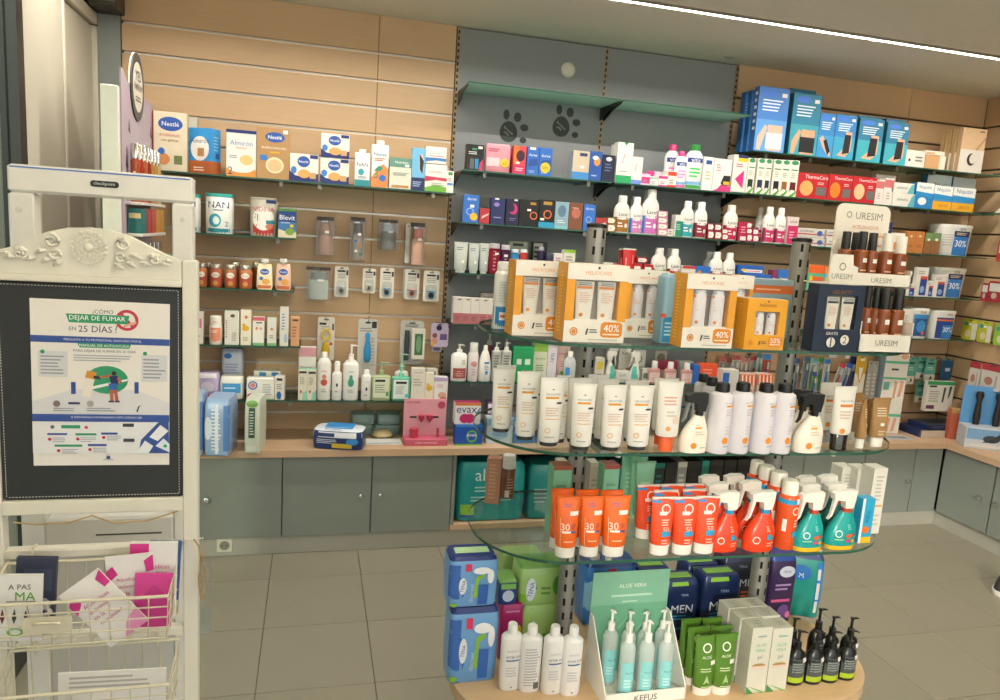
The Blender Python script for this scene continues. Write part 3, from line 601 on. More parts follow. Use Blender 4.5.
I('formula_tin', can, 170.5, 199, 193.5, 'teal lidded formula tin mostly hidden by the white gate', 'tin', d=.117, pr=NANp)
I('formula_tin', can, 204, 232.5, 193.5, 'white formula tin with a teal lid and figure two', 'tin', d=.117, pr=NANp)
I('formula_tin', can, 249, 277, 197.5, 'grey and red formula tin with figure one', 'tin', d=.117, c='#b3ac9e', lid='#a59d8e', lidh=.05, pr=[('r', -.49, .49, 0.01, .3, '#b23a34'), ('e', 0, .45, .38, .3, '#e6e3da'), ('t', 'NIDINA', 0, .7, .8, '#c03a3c'), ('t', '1', -.2, .48, .035, '#2f8fa0'), ('r', .1, .4, .32, .42, '#2f8090'), ('e', .22, .26, .14, .07, '#c97a60'), ('r', .1, .45, .86, .94, '#2a3a70')])
I('cereal_box', C, 278, 296, 209, 'small green and blue cereal box beside the red tin', 'box', d=.05, c='#3f76b0', side='#3f7a38', top='#4f8a3a', pr=[('r', -.5, .5, .55, .92, '#22407e'), ('r', -.5, .5, .92, 1, '#4f8a3a'), ('t', 'Blevit', 0, .7, .85, '#ffffff'), ('t', 'cereales', -.1, .53, .5, '#e8eef6'), ('p', [(-.5, 0), (.5, 0), (.5, .2), (-.1, .22), (-.5, .3)], '#d9d2b0'), ('e', .15, .22, .25, .13, '#7da044'), ('e', .25, .42, .12, .06, '#c9b52e')])
ctx(z=1.326, g='baby food jars and pouches')
JP = [('r', -.42, .42, .12, .62, '#a8483a'), ('e', 0, .54, .32, .12, '#e2d8c8'), ('t', 'Naturnes', 0, .54, .5, '#8a2e26'), ('e', 0, .2, .2, .1, '#c98a3a')]
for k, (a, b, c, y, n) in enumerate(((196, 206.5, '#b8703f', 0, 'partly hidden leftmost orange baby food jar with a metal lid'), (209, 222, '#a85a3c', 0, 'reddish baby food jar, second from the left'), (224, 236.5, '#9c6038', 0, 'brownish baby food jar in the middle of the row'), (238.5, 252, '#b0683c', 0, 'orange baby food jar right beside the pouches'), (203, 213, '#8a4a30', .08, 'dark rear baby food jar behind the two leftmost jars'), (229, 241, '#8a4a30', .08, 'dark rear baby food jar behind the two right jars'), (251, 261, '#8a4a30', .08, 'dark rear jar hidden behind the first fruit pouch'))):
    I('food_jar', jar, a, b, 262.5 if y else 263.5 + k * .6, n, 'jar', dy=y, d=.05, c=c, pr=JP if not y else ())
for a, b, c, n in ((256, 272.5, '#ecd9b4', 'cream fruit pouch with white cap and an orange foot'), (275, 291, '#e6c0a8', 'pinkish fruit pouch with white cap at the shelf end')):
    I('fruit_pouch', pouch, a, b, 259, n, 'pouch', d=.04, c=c, pr=[('e', 0, .58, .3, .1, '#2c56a5'), ('t', 'Nestlé', 0, .58, .42, '#ffffff'), ('r', -.4, .4, .04, .14, '#d06a3a'), ('e', .1, .26, .25, .1, '#e0a24a'), ('e', -.2, .36, .12, .06, '#3a74b8')])
ctx(z=1.048, g='thin baby cream cartons on the fourth shelf')
I('cream_box', C, 193, 203, 312, 'white carton with pink print beside the rack post', 'box', d=.04, pr=[('r', .05, .35, .5, .8, '#d07a98'), ('e', .05, .25, .14, 0, '#2a2a2a')])
I('lotion_bottle', spraycan, 209, 222, 316, 'white and peach rounded toiletry can', 'bottle', c='#e9e4da', cap='#ece8df', capw=.94, caph=.3, pr=[('r', -.5, .5, .0, .6, '#dd8a6a'), ('t', 'isdin', 0, .8, .4, '#d9785a'), ('l', -.3, .3, .42, .52, 2, '#f4e4d8')])
I('cream_box', C, 224.5, 239, 311, 'wide grey white carton with a small brown oval', 'box', d=.05, c='#d9d5ca', pr=[('e', .05, .86, .16, .05, '#6a4a3a'), ('l', -.42, -.32, .2, .75, 8, '#8a6a60'), ('l', 0, .35, .1, .38, 5, '#a09a90')])
I('cream_box', C, 240.5, 251, 310, 'white carton with a yellow duck', 'box', d=.04, c='#e4dcc8', pr=[('e', -.03, .48, .34, .08, '#d8a52a'), ('e', -.2, .57, .16, .05, '#d8a52a'), ('e', .02, .8, .14, .05, '#d9785a'), ('l', -.3, .3, .12, .24, 3, '#a8a090')])
I('cream_box', C, 252.5, 264, 317, 'white carton with pink top and green foot', 'box', d=.035, pr=[('r', -.5, .5, .87, 1, '#d9667a'), ('r', -.5, .5, 0, .1, '#7ab87a'), ('e', -.15, .6, .12, .05, '#d98a6a'), ('e', .2, .6, .12, .05, '#e0a8a0'), ('r', -.2, .3, .78, .82, '#3a3a3a')])
I('cream_box', C, 267, 276, 318, 'narrow white carton with a green foot', 'box', d=.035, pr=[('r', -.5, .5, 0, .1, '#7ab87a'), ('e', .0, .6, .16, .05, '#d98a5a'), ('l', -.25, .3, .25, .4, 2, '#9a9a90')])
I('cream_box', C, 279.5, 288, 307, 'tallest narrow white carton with pale blue print', 'box', d=.03, pr=[('l', -.3, .1, .4, .85, 6, '#8aa0c0'), ('e', .2, .2, .2, .12, '#b8c6dc')])
I('cream_box', C, 290.5, 299, 317, 'narrow peach carton at the end of the shelf', 'box', d=.03, c='#dda67c', pr=[('r', -.3, .35, .86, .92, '#5a4030'), ('l', -.3, .2, .3, .7, 4, '#a87048')])
ctx(z=.772, g='baby care products on the lowest beech wall shelf')
I('wipes_box', softpack, 196, 219, 373, 'lilac and white wipes pack with an orange foot', 'pack', d=.10, c='#b9a8c8', pr=[('r', -.5, .5, .8, .97, '#e4e0e0'), ('e', .0, .48, .3, .2, '#d8d0e0'), ('r', -.3, .45, .05, .18, '#d0723a')])
I('cotton_bag', softpack, 221, 243, 349, 'tall grey blue bag behind the cotton pad pack', 'bag', dy=.1, d=.07, c='#b9bccb', pr=[('e', -.2, .85, .18, .06, '#2a66b0'), ('l', -.3, .35, .4, .7, 5, '#8890b8')])
I('cotton_pack', softpack, 219.5, 243, 377, 'clear pack of white cotton with a blue band', 'pack', d=.09, c='#dcdad0', pr=[('r', -.5, .5, .3, .72, '#4a98d0'), ('l', -.3, .3, .45, .58, 1, '#cfe4f4')])
I('cotton_box', C, 246.5, 274, 378, 'white cotton bud box with a blue ring', 'box', d=.06, chamfer=.005, pr=[('o', -.28, .66, .17, 0, '#2a6ab8'), ('e', -.28, .66, .1, 0, '#d98a80'), ('l', .08, .42, .2, .75, 5, '#a8b4b8'), ('e', -.28, .2, .2, .12, '#c85a78'), ('r', -.5, .5, 0, .06, '#7ab07a')])
I('gauze_box', C, 253.5, 280.5, 371, 'white box with blue marks behind the cotton bud box', 'box', dy=.08, d=.05, pr=[('r', -.3, -.05, .78, .95, '#3a88c0'), ('r', .15, .4, .78, .95, '#3a88c0')])
I('gauze_box', C, 275, 284.5, 376.5, 'small white box with a blue oval at the cotton buds', 'box', d=.05, rz=-6, pr=[('r', -.3, .3, .82, .92, '#2a2a2a'), ('e', -.05, .2, .25, .17, '#2a66b0'), ('l', -.3, .3, .45, .7, 3, '#a0a098')])
cr = [('r', -.4, .4, .86, .93, '#3a3a38'), ('p', [(0, 0), (.5, 0), (.5, .32), (.1, .26)], '#8fd0b4'), ('e', -.2, .28, .12, .05, '#c85a58'), ('l', -.3, .2, .5, .75, 4, '#a8a89c')]
I('oil_carton', C, 297.8, 306.8, 369, 'left of two slim cream cartons with mint tops', 'carton', d=.04, c='#e2dcc8', top='#7fc8ac', pr=cr)
I('oil_carton', C, 307, 315.8, 369.5, 'right of two slim cream cartons with mint tops', 'carton', d=.04, c='#e2dcc8', top='#7fc8ac', pr=cr)
I('nursing_box', C, 298, 315, 347.5, 'white and pink box standing behind the slim cream cartons', 'box', dy=.06, d=.05, pr=[('r', -.5, .5, .82, 1, '#dba0aa'), ('t', 'Physiolac', -.05, .6, .7, '#8a6a78'), ('e', .25, .38, .2, .05, '#2a2a2a'), ('l', -.4, .3, .45, .54, 2, '#a09a98')])
I('lotion_bottle', bottle, 316.5, 330.5, 353, 'tall white lotion bottle with a red figure', 'bottle', d=.055, capw=.4, caph=.11, sh=.14, pr=[('t', 'isdin', 0, .62, .4, '#d07058'), ('e', 0, .38, .24, .07, '#c8584a'), ('e', 0, .5, .16, .05, '#d98a78'), ('l', -.2, .2, .16, .26, 2, '#b0b0a8')])
I('lotion_bottle', bottle, 331.5, 341.5, 362, 'small white bottle between the red and green lotion bottles', 'bottle', d=.04, capw=.5, caph=.26, sh=.08, pr=[('e', 0, .4, .1, .05, '#2a3a30'), ('l', -.2, .2, .2, .26, 1, '#a0a098')])
I('lotion_bottle', pump, 343, 357.5, 345.5, 'rear white pump bottle with the tallest nozzle', 'bottle', dy=.07, d=.05, pr=())
I('lotion_bottle', bottle, 342.5, 358, 358, 'wide white lotion bottle with a green pear', 'bottle', d=.055, capw=.34, caph=.1, sh=.08, e=2.8, pr=[('t', 'isdin', 0, .68, .34, '#6ab094'), ('e', 0, .42, .2, .1, '#3f9f7c'), ('e', 0, .53, .11, .07, '#3f9f7c'), ('l', -.2, .2, .18, .26, 2, '#b0b0a8')])
I('lotion_bottle', bottle, 361, 371, 370.5, 'small white bottle left of the green pump bottle', 'bottle', d=.04, capw=.52, caph=.15, sh=.08, pr=[('e', 0, .38, .1, .06, '#2a3a30'), ('t', 'isdin', .1, .62, .36, '#88a898'), ('l', -.2, .2, .14, .22, 1, '#a0a098')])
sq = [('r', -.42, .42, .08, .6, '#d6dcc0'), ('r', -.34, .2, .5, .56, '#222a22'), ('l', -.34, .3, .2, .44, 4, '#8a9a78'), ('r', .26, .4, .12, .24, '#4a9a58')]
I('lotion_bottle', pump, 371.5, 390, 363, 'square pale green pump bottle', 'bottle', d=.05, c='#b9c79a', cap='#a8bc90', bodyh=.66, e=6., sh=.05, pr=sq, turn=0)
I('lotion_bottle', pump, 394, 408, 354.5, 'rear white pump bottle with a mint nozzle', 'bottle', dy=.07, d=.05, c='#d9d8cf', cap='#a8c8ac', bodyh=.62)
I('lotion_bottle', pump, 391.5, 410, 367, 'square mint pump bottle with a white label', 'bottle', d=.05, c='#6cc4a4', cap='#7fcfb2', bodyh=.7, e=6., sh=.05, noz=.3, pr=[('r', -.42, .36, .06, .62, '#dfe6de'), ('r', -.3, .28, .5, .57, '#222a22'), ('l', -.3, .2, .2, .44, 4, '#9aa8a0'), ('r', .2, .4, .1, .2, '#5ab8d0')])
I('cream_box', C, 410.5, 424, 368.5, 'tall plain white carton right of the mint pump bottle', 'box', d=.04, c='#dcd7cb', pr=[('t', 'Mustela', 0, .88, .6, '#b08a80'), ('l', -.35, .3, .45, .7, 3, '#b0a898')])
I('cream_box', C, 425.5, 436.5, 369, 'pale carton behind the small duck box', 'box', dy=.06, d=.04, c='#cdc9c0', pr=[('r', -.2, .3, .8, .9, '#4a4a58')])
I('cream_box', C, 424.3, 433, 373, 'small white carton with a yellow duck by the lilac box', 'box', d=.035, c='#e4dcc8', pr=[('e', 0, .46, .36, .1, '#d8a52a'), ('e', -.15, .57, .18, .07, '#d8a52a')])
I('cream_box', C, 433.5, 447, 377.5, 'white and lilac box with hands, last on the lowest shelf', 'box', d=.05, c='#e6e2e0', pr=[('r', -.5, .5, .84, 1, '#b9a6cc'), ('e', .1, .24, .3, .14, '#d9a488'), ('e', .2, .1, .25, .08, '#b9604a'), ('l', -.3, .2, .55, .72, 2, '#c8a8b8')])
# ---- things lying on the worktop
ctx(z=CZ, Y=-.36, g=None)
dp = [('l', -.2, .2, .1, .85, 12, '#e8ecf2'), ('r', .28, .5, .1, .9, '#5a84c0'), ('e', -.32, .5, .16, .2, '#d9e2ee')]
I('diaper_pack', softpack, 180, 203, 396, 'blue nappy pack nearest the white rack', 'pack', Y=-.46, d=.18, c='#9db6d4', e=9., pr=dp, group='blue nappy packs on the worktop')
I('diaper_pack', softpack, 206, 232, 400, 'blue nappy pack with a white stripe, right of its twin', 'pack', Y=-.475, d=.19, c='#94aed0', e=9., pr=dp + [('r', -.05, .08, .05, .92, '#e9edf2')], group='blue nappy packs on the worktop', rz=-8)
I('diaper_pack', softpack, 246, 262, 400, 'slim white and green nappy pack standing upright', 'pack', Y=-.44, d=.17, c='#cfd6c4', e=9., rz=-8, pr=[('r', -.2, .2, .3, .85, '#3f5a48'), ('l', -.15, .15, .35, .8, 9, '#cfd8c8'), ('e', 0, .92, .4, .06, '#7aa858'), ('r', -.3, .3, .05, .16, '#dfe2d4')])
T = I('wipes_pack', softpack, 314, 366, 417, 'navy and white wipes pack lying at an angle', 'pack', dy=-.03, d=.15, h=.10, rz=-14, c='#24386e', topc='#dfe4ec', pr=[('r', -.48, .48, .62, .9, '#e6e6ea'), ('l', -.4, .0, .3, .55, 3, '#c8d0e4'), ('r', -.42, -.05, .66, .84, '#24386e'), ('r', -.1, .3, .1, .34, '#d8b83a'), ('e', .3, .45, .12, .16, '#3a8ad0')])
G().cbox(-.07, .07, -.04, .05, .1, .108, .004).build('resealable_flap', M('#3f8fd0', .35), T)
e = link('top_print', None, T); e.location = (0, 0, .1005); e.rotation_euler.x = R(-90); prints(e, Surf([(0, .1, 0), (.1, .1, 0)]), .1, [('t', 'Dodot', -.1, -.6, .4, '#1d2f66')])
T = thing('leaflet', 'white leaflet lying flat under the round beige soap', 'leaflet', (*at_z(384, 443, CZ).xy, CZ)); G().cbox(-.09, .09, -.03, .07, 0, .003, .0005).build('paper', M('#dcdcd4', .5), T); G().box(-.08, .08, -.02, -.005, .003, .0034).build('printed_panel', M('#7f9ab4', .5), T)
T = thing('soap_bar', 'round beige soap in clear wrap beside the pink display', 'soap', (*(at_z(383, 439, CZ).xy + Vector((0, .04))), CZ + .0035))
G().loft([(0, .045, .035), (.008, .055, .044), (.022, .052, .042), (.034, .036, .03), (.038, .02, .016)], 24).build('soap_body', M('#dcc898', .4), T, True)
G().loft([(0, .063, .05), (.005, .06, .048)], 24).build('wrapper', CLEAR, T, True)
k = 0
for zz, us in ((0, ((349, 373), (374, 400))), (.058, ((351, 375), (377, 401)))):
    for a, b in us:
        I('tissue_pack', softpack, a, b, 400, ['lower left', 'lower right', 'upper left', 'upper right'][k] + ' of four grey green packs stacked behind the soap', 'pack', Y=-.13, z=CZ + zz, h=.056, d=.10, c='#7f9a94', pr=[('l', -.4, .3, .3, .7, 2, '#a8bcb6')], group='grey green packs'); k += 1
# pink cardboard display
p0 = at_z(426, 446, CZ); T = thing('pink_display', 'pink cardboard display with menstrual cups on the worktop', 'display', (p0.x, p0.y + .06, CZ))
wd = .225; G().cbox(-wd / 2, wd / 2, .02, .03, 0, solve_z(399, p0.x, p0.y + .08) - CZ, .001).build('back_card', M('#d99aa6', .5), T); hh = solve_z(399, p0.x, p0.y + .08) - CZ
G().cbox(-wd / 2, wd / 2, -.06, .02, 0, .035, .002).build('tray', M('#c65c74', .5), T)
prints(T, Surf([(0, wd / 2, -.02), (.3, wd / 2, -.02)]), hh, [('t', 'cerena', -.28, .92, .3, '#a8384e'), ('e', .38, .86, .09, 0, '#b8405a'), ('r', -.36, -.2, .56, .6, '#3a2a30'), ('r', .16, .32, .56, .6, '#3a2a30')])
prints(link('tray_print', None, T), Surf([(0, wd / 2, .06), (.04, wd / 2, .06)]), .035, [('t', 'copa menstrual', 0, .5, .5, '#f0d4d8')])
for x in (-.022, .022): G().loft([(.112, .004, .004), (.118, .006, .006), (.132, .016, .016), (.150, .018, .018)], 14, cx=x, cy=-.0).build('menstrual_cup', M('#b83a50', .35), T, True)
G().loft([(.036, .022, .022), (.085, .022, .022)], 18, cx=-.06, cy=-.02).build('tumbler', M('#c23e52', .35), T, True)
G().loft([(.036, .007, .007), (.085, .006, .006)], 12, cx=.065, cy=-.02).build('applicator', M('#c23e52', .35), T, True)
I('pad_box', C, 455, 482, 425, 'navy and blue sanitary pad box, lower of the two', 'box', vb=445.5, d=.07, c='#1f4fae', pr=[('r', -.5, .5, 0, .08, '#7ab83a'), ('o', .1, .45, .2, .3, '#6ab83c'), ('t', 'evax', .1, .5, .36, '#ffffff'), ('r', -.5, .5, .9, 1, '#2f86c8')])
I('pad_box', C, 454.5, 480, 403, 'white sanitary pad box with a pink heart, on top', 'box', Y=at_z(468, 445.5, CZ).y + .012, d=.06, z=CZ + solve_z(425, .8, at_z(468, 445.5, CZ).y) - CZ, c='#e6dfe0', top='#a82a5a', pr=[('r', -.5, .5, .88, 1, '#d07a2a'), ('t', 'evax', -.05, .66, .8, '#1f3f8e'), ('e', -.12, .28, .2, .22, '#c02a68'), ('e', .08, .28, .2, .22, '#c02a68'), ('p', [(.3, .5), (.45, .78), (.5, .78), (.4, .5)], '#2a86b0')])
ctx(z=CZ, Y=-.3)
for k, (a, b, v, c, s, n) in enumerate(((486, 512, 418, '#c9d6e0', '#8fb4d8', 'pale blue pad box seen through the middle glass shelf'), (513, 535, 420, '#4f86c8', '#c8d8e8', 'bright blue pad box seen through the glass, beside a pale one'), (537, 560, 422, '#c4b4d4', '#8a78b0', 'lilac pad box seen through the middle glass shelf'), (486, 506, 402, '#8a5f94', '#e0dce4', 'purple topped pad box behind the first white tube'))):
    I('pad_box', C, a, b, v, n, 'box', dy=.08 if k == 3 else 0, d=.07, c=c, pr=[('r', -.5, .5, .7, .95, s), ('e', 0, .35, .3, .2, s), ('l', -.3, .3, .5, .62, 2, s)])
# ---- hanging goods on the beech wall
def hook(x, z, ln, label):
    t = thing('peg_hook', label, 'hook', (x, -.001, z), 0, 'chrome peg hooks'); G().box(-.014, .014, -.004, 0, -.022, .004).build('hook_plate', CHROME, t); G().tube([(0, -.003, -.004), (0, -ln, -.004), (0, -ln - .008, .006)], .0028, 6).build('hook_wire', CHROME, t)
def hang(name, u0, u1, v0, v1, label, cat, Y=-.06, B=blister, hk=True, ln=None, **k):
    uc = (u0 + u1) / 2; z1 = solve_z(v0, solve_x(uc, Y, 1.3), Y); x0, x1 = solve_x(u0, Y, z1), solve_x(u1, Y, z1); xc = (x0 + x1) / 2; z0 = solve_z(v1, xc, Y)
    T = thing(name, label, cat, (xc, Y, z0), k.pop('rz', 0), k.pop('group', 'goods hanging on peg hooks')); B(T, x1 - x0, k.pop('d', .025), z1 - z0, **k)
    if hk: hook(xc, z1 - .008, -Y + .012, 'chrome peg hook carrying the ' + label)
    return T
def ibox(T, w, d, h, c='#b98a78', body='#8a6a5a', pr=(), cap='#7a6a62'):      # clear box pack with a bottle in it
    G().cbox(-w / 2, w / 2, -d, 0, 0, h * .94, .002).build('clear_box', CLEAR, T)
    G().loft([(.004, w * .36, d * .4), (h * .55, w * .38, d * .42), (h * .62, w * .34, d * .38)], 18, cy=-d / 2).build('bottle_body', M(body, .35), T, True)
    G().loft([(h * .62, w * .3, d * .36), (h * .84, w * .27, d * .33), (h * .86, w * .2, d * .25)], 18, cy=-d / 2).build('bottle_cap', M(c, .35), T, True)
    G().box(-w * .45, w * .45, -.002, 0, h * .9, h).build('header', M('#4a403c', .5), T)
    prints(T, Surf([(0, w / 2, d), (h, w / 2, d)]), h, list(pr))
ctx(g=None); st = [('s', -.02, .2, .58, .64, '#f0ece4')]
spk = [('e', -.15, .45, .1, .03, '#3a5a8a'), ('e', .15, .35, .1, .03, '#c86a3a'), ('e', -.1, .22, .1, .03, '#d8d2c4'), ('e', .18, .15, .1, .03, '#4a7a58')]
hang('baby_bottle', 316, 335, 217, 255, 'boxed pink baby bottle hanging leftmost', 'bottle', B=ibox, d=.06, c='#c89a84', body='#a07a68', pr=st)
hang('baby_bottle', 350, 366, 217.5, 260, 'boxed floral baby bottle hanging beside the pink one', 'bottle', B=ibox, d=.06, c='#6a5a50', body='#8a8070', pr=st + spk)
hang('bottle_bag', 378, 399, 220, 250, 'clear bag with a grey baby cup hanging third', 'bag', B=ibox, d=.05, c='#b8c0c8', body='#7a7a78', pr=st)
hang('baby_bottle', 410, 426, 223, 265, 'peach baby bottle in a tall pack hanging fourth', 'bottle', B=ibox, d=.05, c='#d0705a', body='#d8a890', pr=st)
hang('paper_sleeve', 406, 411, 224, 263, 'narrow white sleeve beside the peach baby bottle pack', 'card', hk=False, c='#cfc8bc', d=.02)
hang('bib_bag', 305, 332, 267, 299.5, 'grey green bag with a sippy cup hanging tilted', 'bag', B=ibox, d=.04, c='#7f8a86', body='#b4bcb4', pr=st)
pc = lambda col_, z=.3: (lambda T, w, d, h: (G().loft([(0, .001, .001), (.004, w * .3, w * .2), (.008, w * .22, w * .16)], 16).build('pacifier_shield', M(col_, .35), T, True, (0, -.004, h * z)), G().rings([[(w * r * math.cos(t * math.pi / 8), y, h * (z - .1) + w * r * math.sin(t * math.pi / 8)) for t in range(16)] for r, y in ((.2, -.006), (.2, -.011), (.13, -.011), (.13, -.006))]).build('pacifier_ring', M(shade(col_, .9), .35), T, True)))
cp = [('r', -.3, .25, .82, .88, '#1f1f1f'), ('l', -.3, .3, .6, .78, 3, '#a09c92'), ('r', .32, .46, .72, .88, '#3a3a3a')]
for k, (a, b, v0, v1, cc, n) in enumerate(((335, 349, 266.5, 297, '#aab4b8', 'white pacifier card with a grey soother, leftmost'), (363, 376, 268.5, 293, '#d8d4c6', 'shortest white pacifier card with a cream soother'), (380.5, 394.5, 268, 298.5, '#6a9ac0', 'white pacifier card with a pale blue soother'), (405.5, 420, 269.5, 299.5, '#e09a90', 'white pacifier card with pink soothers'), (424, 440, 271, 301.5, '#2a7fa8', 'white pacifier card with a teal blue soother, rightmost'))):
    hang('pacifier_card', a, b, v0, v1, n, 'card', c='#ddd8cc', pr=cp, bub=(-.36, .36, .06, .55), prod=pc(cc), d=.022)
hang('pacifier_card', 403.5, 417, 269, 298, 'rear white pacifier card behind the pink soothers', 'card', Y=-.03, hk=False, c='#c9c4b8')
def teether(T, w, d, h):
    G().rings([[(w * r * math.cos(t * math.pi / 10), y, h * .6 + w * r * 1.25 * math.sin(t * math.pi / 10)) for t in range(20)] for r, y in ((.3, -.004), (.3, -.012), (.19, -.012), (.19, -.004))], caps=False).build('teether_ring', M('#d9bb3a', .35), T, True)
    G().loft([(h * .1, w * .2, .008), (h * .25, w * .26, .009), (h * .42, w * .16, .008)], 14, cy=-.01).build('teether_handle', M('#c9a82e', .35), T, True)
hang('teether_card', 318, 335, 317, 360, 'long white card with a yellow teether', 'card', c='#d6d1c6', pr=[('r', -.4, 0, .82, .87, '#222'.ljust(7, '2')), ('e', .3, .38, .1, 0, '#c0443a'), ('r', .34, .46, .7, .85, '#5a5a5a'), ('l', -.3, .3, .7, .8, 2, '#a8a49a')], prod=teether)
hang('spoon_card', 358.5, 378, 319, 378, 'longest grey card with a bright blue spoon', 'card', c='#c9c6be', pr=[('l', -.4, .3, .78, .86, 2, '#8a8880'), ('r', .2, .45, .85, .96, '#2a2a2a'), ('l', .2, .42, .2, .7, 9, '#a8a69e')], prod=lambda T, w, d, h: G().loft([(h * .28, w * .1, .004), (h * .33, w * .19, .008), (h * .5, w * .18, .008), (h * .66, w * .09, .006), (h * .74, w * .13, .007), (h * .78, w * .06, .004)], 14, cy=-.011).build('spoon', M('#2f8fc8', .3), T, True))
hang('brush_card', 401, 424, 320.5, 364, 'grey card with a dark hair brush set', 'card', c='#bdbcb4', pr=[('l', -.3, .3, .84, .92, 2, '#6a6a66')], prod=lambda T, w, d, h: G().loft([(h * .1, w * .1, .008), (h * .5, w * .12, .01), (h * .78, w * .1, .008)], 12, cx=-w * .22, cy=-.012).build('brush', M('#3a4248', .4), T, True))
I('brush_box', C, 411, 424, 329, 'small white boxed green brush hanging before the grey card', 'box', z=zat(359, 417, -.09), Y=-.10, d=.02, c='#dcd8ca', pr=[('r', -.28, .34, .14, .84, '#3f6a48'), ('e', .03, .5, .2, .28, '#6f9a70')])
hang('lilac_card', 431.5, 449, 323, 347, 'lilac card with a child hanging by the grey panel edge', 'card', Y=-.08, c='#c8b8d2', pr=[('e', -.05, .8, .16, 0, '#2a2040'), ('r', .02, .42, .3, .55, '#6a4a88'), ('e', -.28, .48, .14, 0, '#8a4a3a'), ('e', -.3, .25, .18, 0, '#d08a70'), ('e', -.38, .1, .1, 0, '#e0a82a')])
hang('lilac_card', 432.5, 443, 326, 352, 'rear pale card behind the lilac child card', 'card', Y=-.05, hk=False, c='#b4b0b8', pr=[('r', -.3, .3, .06, .18, '#7a6a9a')])
# ================================================================ grey panels and right beech wall
YS2 = -.235
def lacer(c, capc='#e4e2dc', s=None):
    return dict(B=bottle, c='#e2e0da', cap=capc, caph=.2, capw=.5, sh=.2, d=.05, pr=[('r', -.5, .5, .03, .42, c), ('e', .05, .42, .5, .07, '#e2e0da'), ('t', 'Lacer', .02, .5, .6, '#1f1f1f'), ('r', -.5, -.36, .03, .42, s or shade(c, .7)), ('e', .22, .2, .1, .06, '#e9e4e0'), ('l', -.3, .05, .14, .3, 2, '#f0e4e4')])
def hexbox(c): return dict(B=C, c=c, d=.06, pr=[('p', [(-.4, .15), (.25, .15), (.42, .5), (.25, .85), (-.4, .85)], '#e8e4da'), ('t', 'Lacer', -.08, .5, .36, '#2a2a2a')])
def bx(c, *pr, **k): return dict(B=C, c=c, pr=list(pr), **k)
def put(name, a, b, v, label, cat, spec, **k): s = dict(spec); s.update(k); return I(name, s.pop('B'), a, b, v, label, cat, **s)
ctx(z=1.98, Y=YS2, g='boxes on the upper grey panel shelf')
put('test_box', 466, 483, 144.5, 'black box with blue and red bars at the left shelf end', 'box', bx('#17181a', ('r', -.2, .1, .78, .86, '#3a8a68'), ('l', -.4, .2, .6, .74, 2, '#d0d0cc'), ('r', -.3, -.05, .05, .45, '#5a5a5a'), ('r', .0, .2, .05, .45, '#2a88b8'), ('p', [(.22, 0), (.45, 0), (.45, .45), (.28, .3)], '#c23a5a'), ('s', .15, .4, .84, .94, '#dedcd4')), d=.05)
put('twin_pack', 485, 510, 144, 'shiny pink twin pack with a round yellow sticker', 'pack', dict(B=softpack, c='#d9909c'), d=.05, pr=[('l', -.4, .1, .7, .85, 2, '#b04a5e'), ('r', -.45, .05, .2, .5, '#e8c4c8'), ('e', .26, .34, .17, 0, '#e0c02a'), ('t', 'x2', .26, .34, .18, '#8a5a1a')])
put('condom_box', 504, 512, 148, 'dark pink box behind the twin pack', 'box', bx('#a82a50'), dy=.08, d=.04)
put('condom_box', 512.5, 525, 146, 'orange and pink gel box with a dark bubble', 'box', bx('#d2454a', ('r', -.5, .5, .0, .3, '#c03060'), ('r', -.5, -.1, .35, 1, '#d8702a'), ('e', .05, .65, .34, .2, '#3a1a30'), ('l', -.3, .35, .1, .24, 2, '#f0c8c8'), ('s', -.3, .0, .36, .43, '#f0ece4')))
for a, b, v, n, st_ in ((526, 537.8, 147, 'bright blue box with a white price tag, left of its twin', 0), (538.2, 551, 148, 'bright blue box with a yellow round sticker', 1)):
    put('condom_box', a, b, v, n, 'box', bx('#2a66b8', ('t', 'durex', 0, .72, .7, '#e8ecf4'), ('p', [(-.4, .3), (.4, .36), (.4, .6), (-.3, .55)], '#1c4a94'), ('l', -.3, .3, .08, .18, 2, '#a8c0e4'), *((('e', 0, .3, .38, 0, '#e0c02a'), ('t', '50%', 0, .3, .5, '#4a4a2a')) if st_ else (('s', -.3, .2, .9, .98, '#eeeae2'),))))
put('condom_box', 571.5, 588, 151, 'beige and blue box with a ribbed side', 'box', bx('#c4b49c', ('r', -.5, .5, 0, .26, '#3f86c4'), ('r', -.1, .35, .82, .93, '#22305e'), ('s', -.05, .2, .4, .48, '#f0ece4'), side='#9aa8b8'))
put('condom_box', 588.3, 600.5, 151.5, 'blue box with an orange swirl', 'box', bx('#20509e', ('e', .1, .66, .26, .16, '#d88a3a'), ('e', -.05, .78, .24, .07, '#e4e8f0'), ('l', -.3, .2, .12, .22, 1, '#a8c0e4')))
put('condom_box', 601, 613.5, 155, 'dark navy box with a pale logo', 'box', bx('#141c38', ('e', .0, .84, .24, .08, '#c8ccd8'), ('l', -.3, .3, .36, .7, 3, '#5a6a98')))
put('cream_carton', 611, 615, 144, 'white carton edge behind the tall green footed carton', 'carton', bx('#ddd8cf', ('r', -.3, .3, .3, .8, '#c04a5a')), dy=.05, d=.04)
put('cream_carton', 615, 630.5, 142.5, 'tall white carton with a green foot', 'carton', bx('#e6e2d8', ('r', -.5, .5, 0, .19, '#22a05e'), ('p', [(-.1, 1), (.15, 1), (.02, .92)], '#22a05e'), ('t', 'PEROXIBEN', -.08, .6, .6, '#c03a4a', 78), ('l', -.3, .3, .26, .32, 1, '#a0a098')))
put('cream_carton', 630.5, 641, 157, 'shorter white carton with a pale blue foot', 'carton', bx('#e4e0d8', ('r', -.5, .5, 0, .16, '#6a8ad0'), ('t', 'perox', -.1, .62, .6, '#c04a5a', 78)))
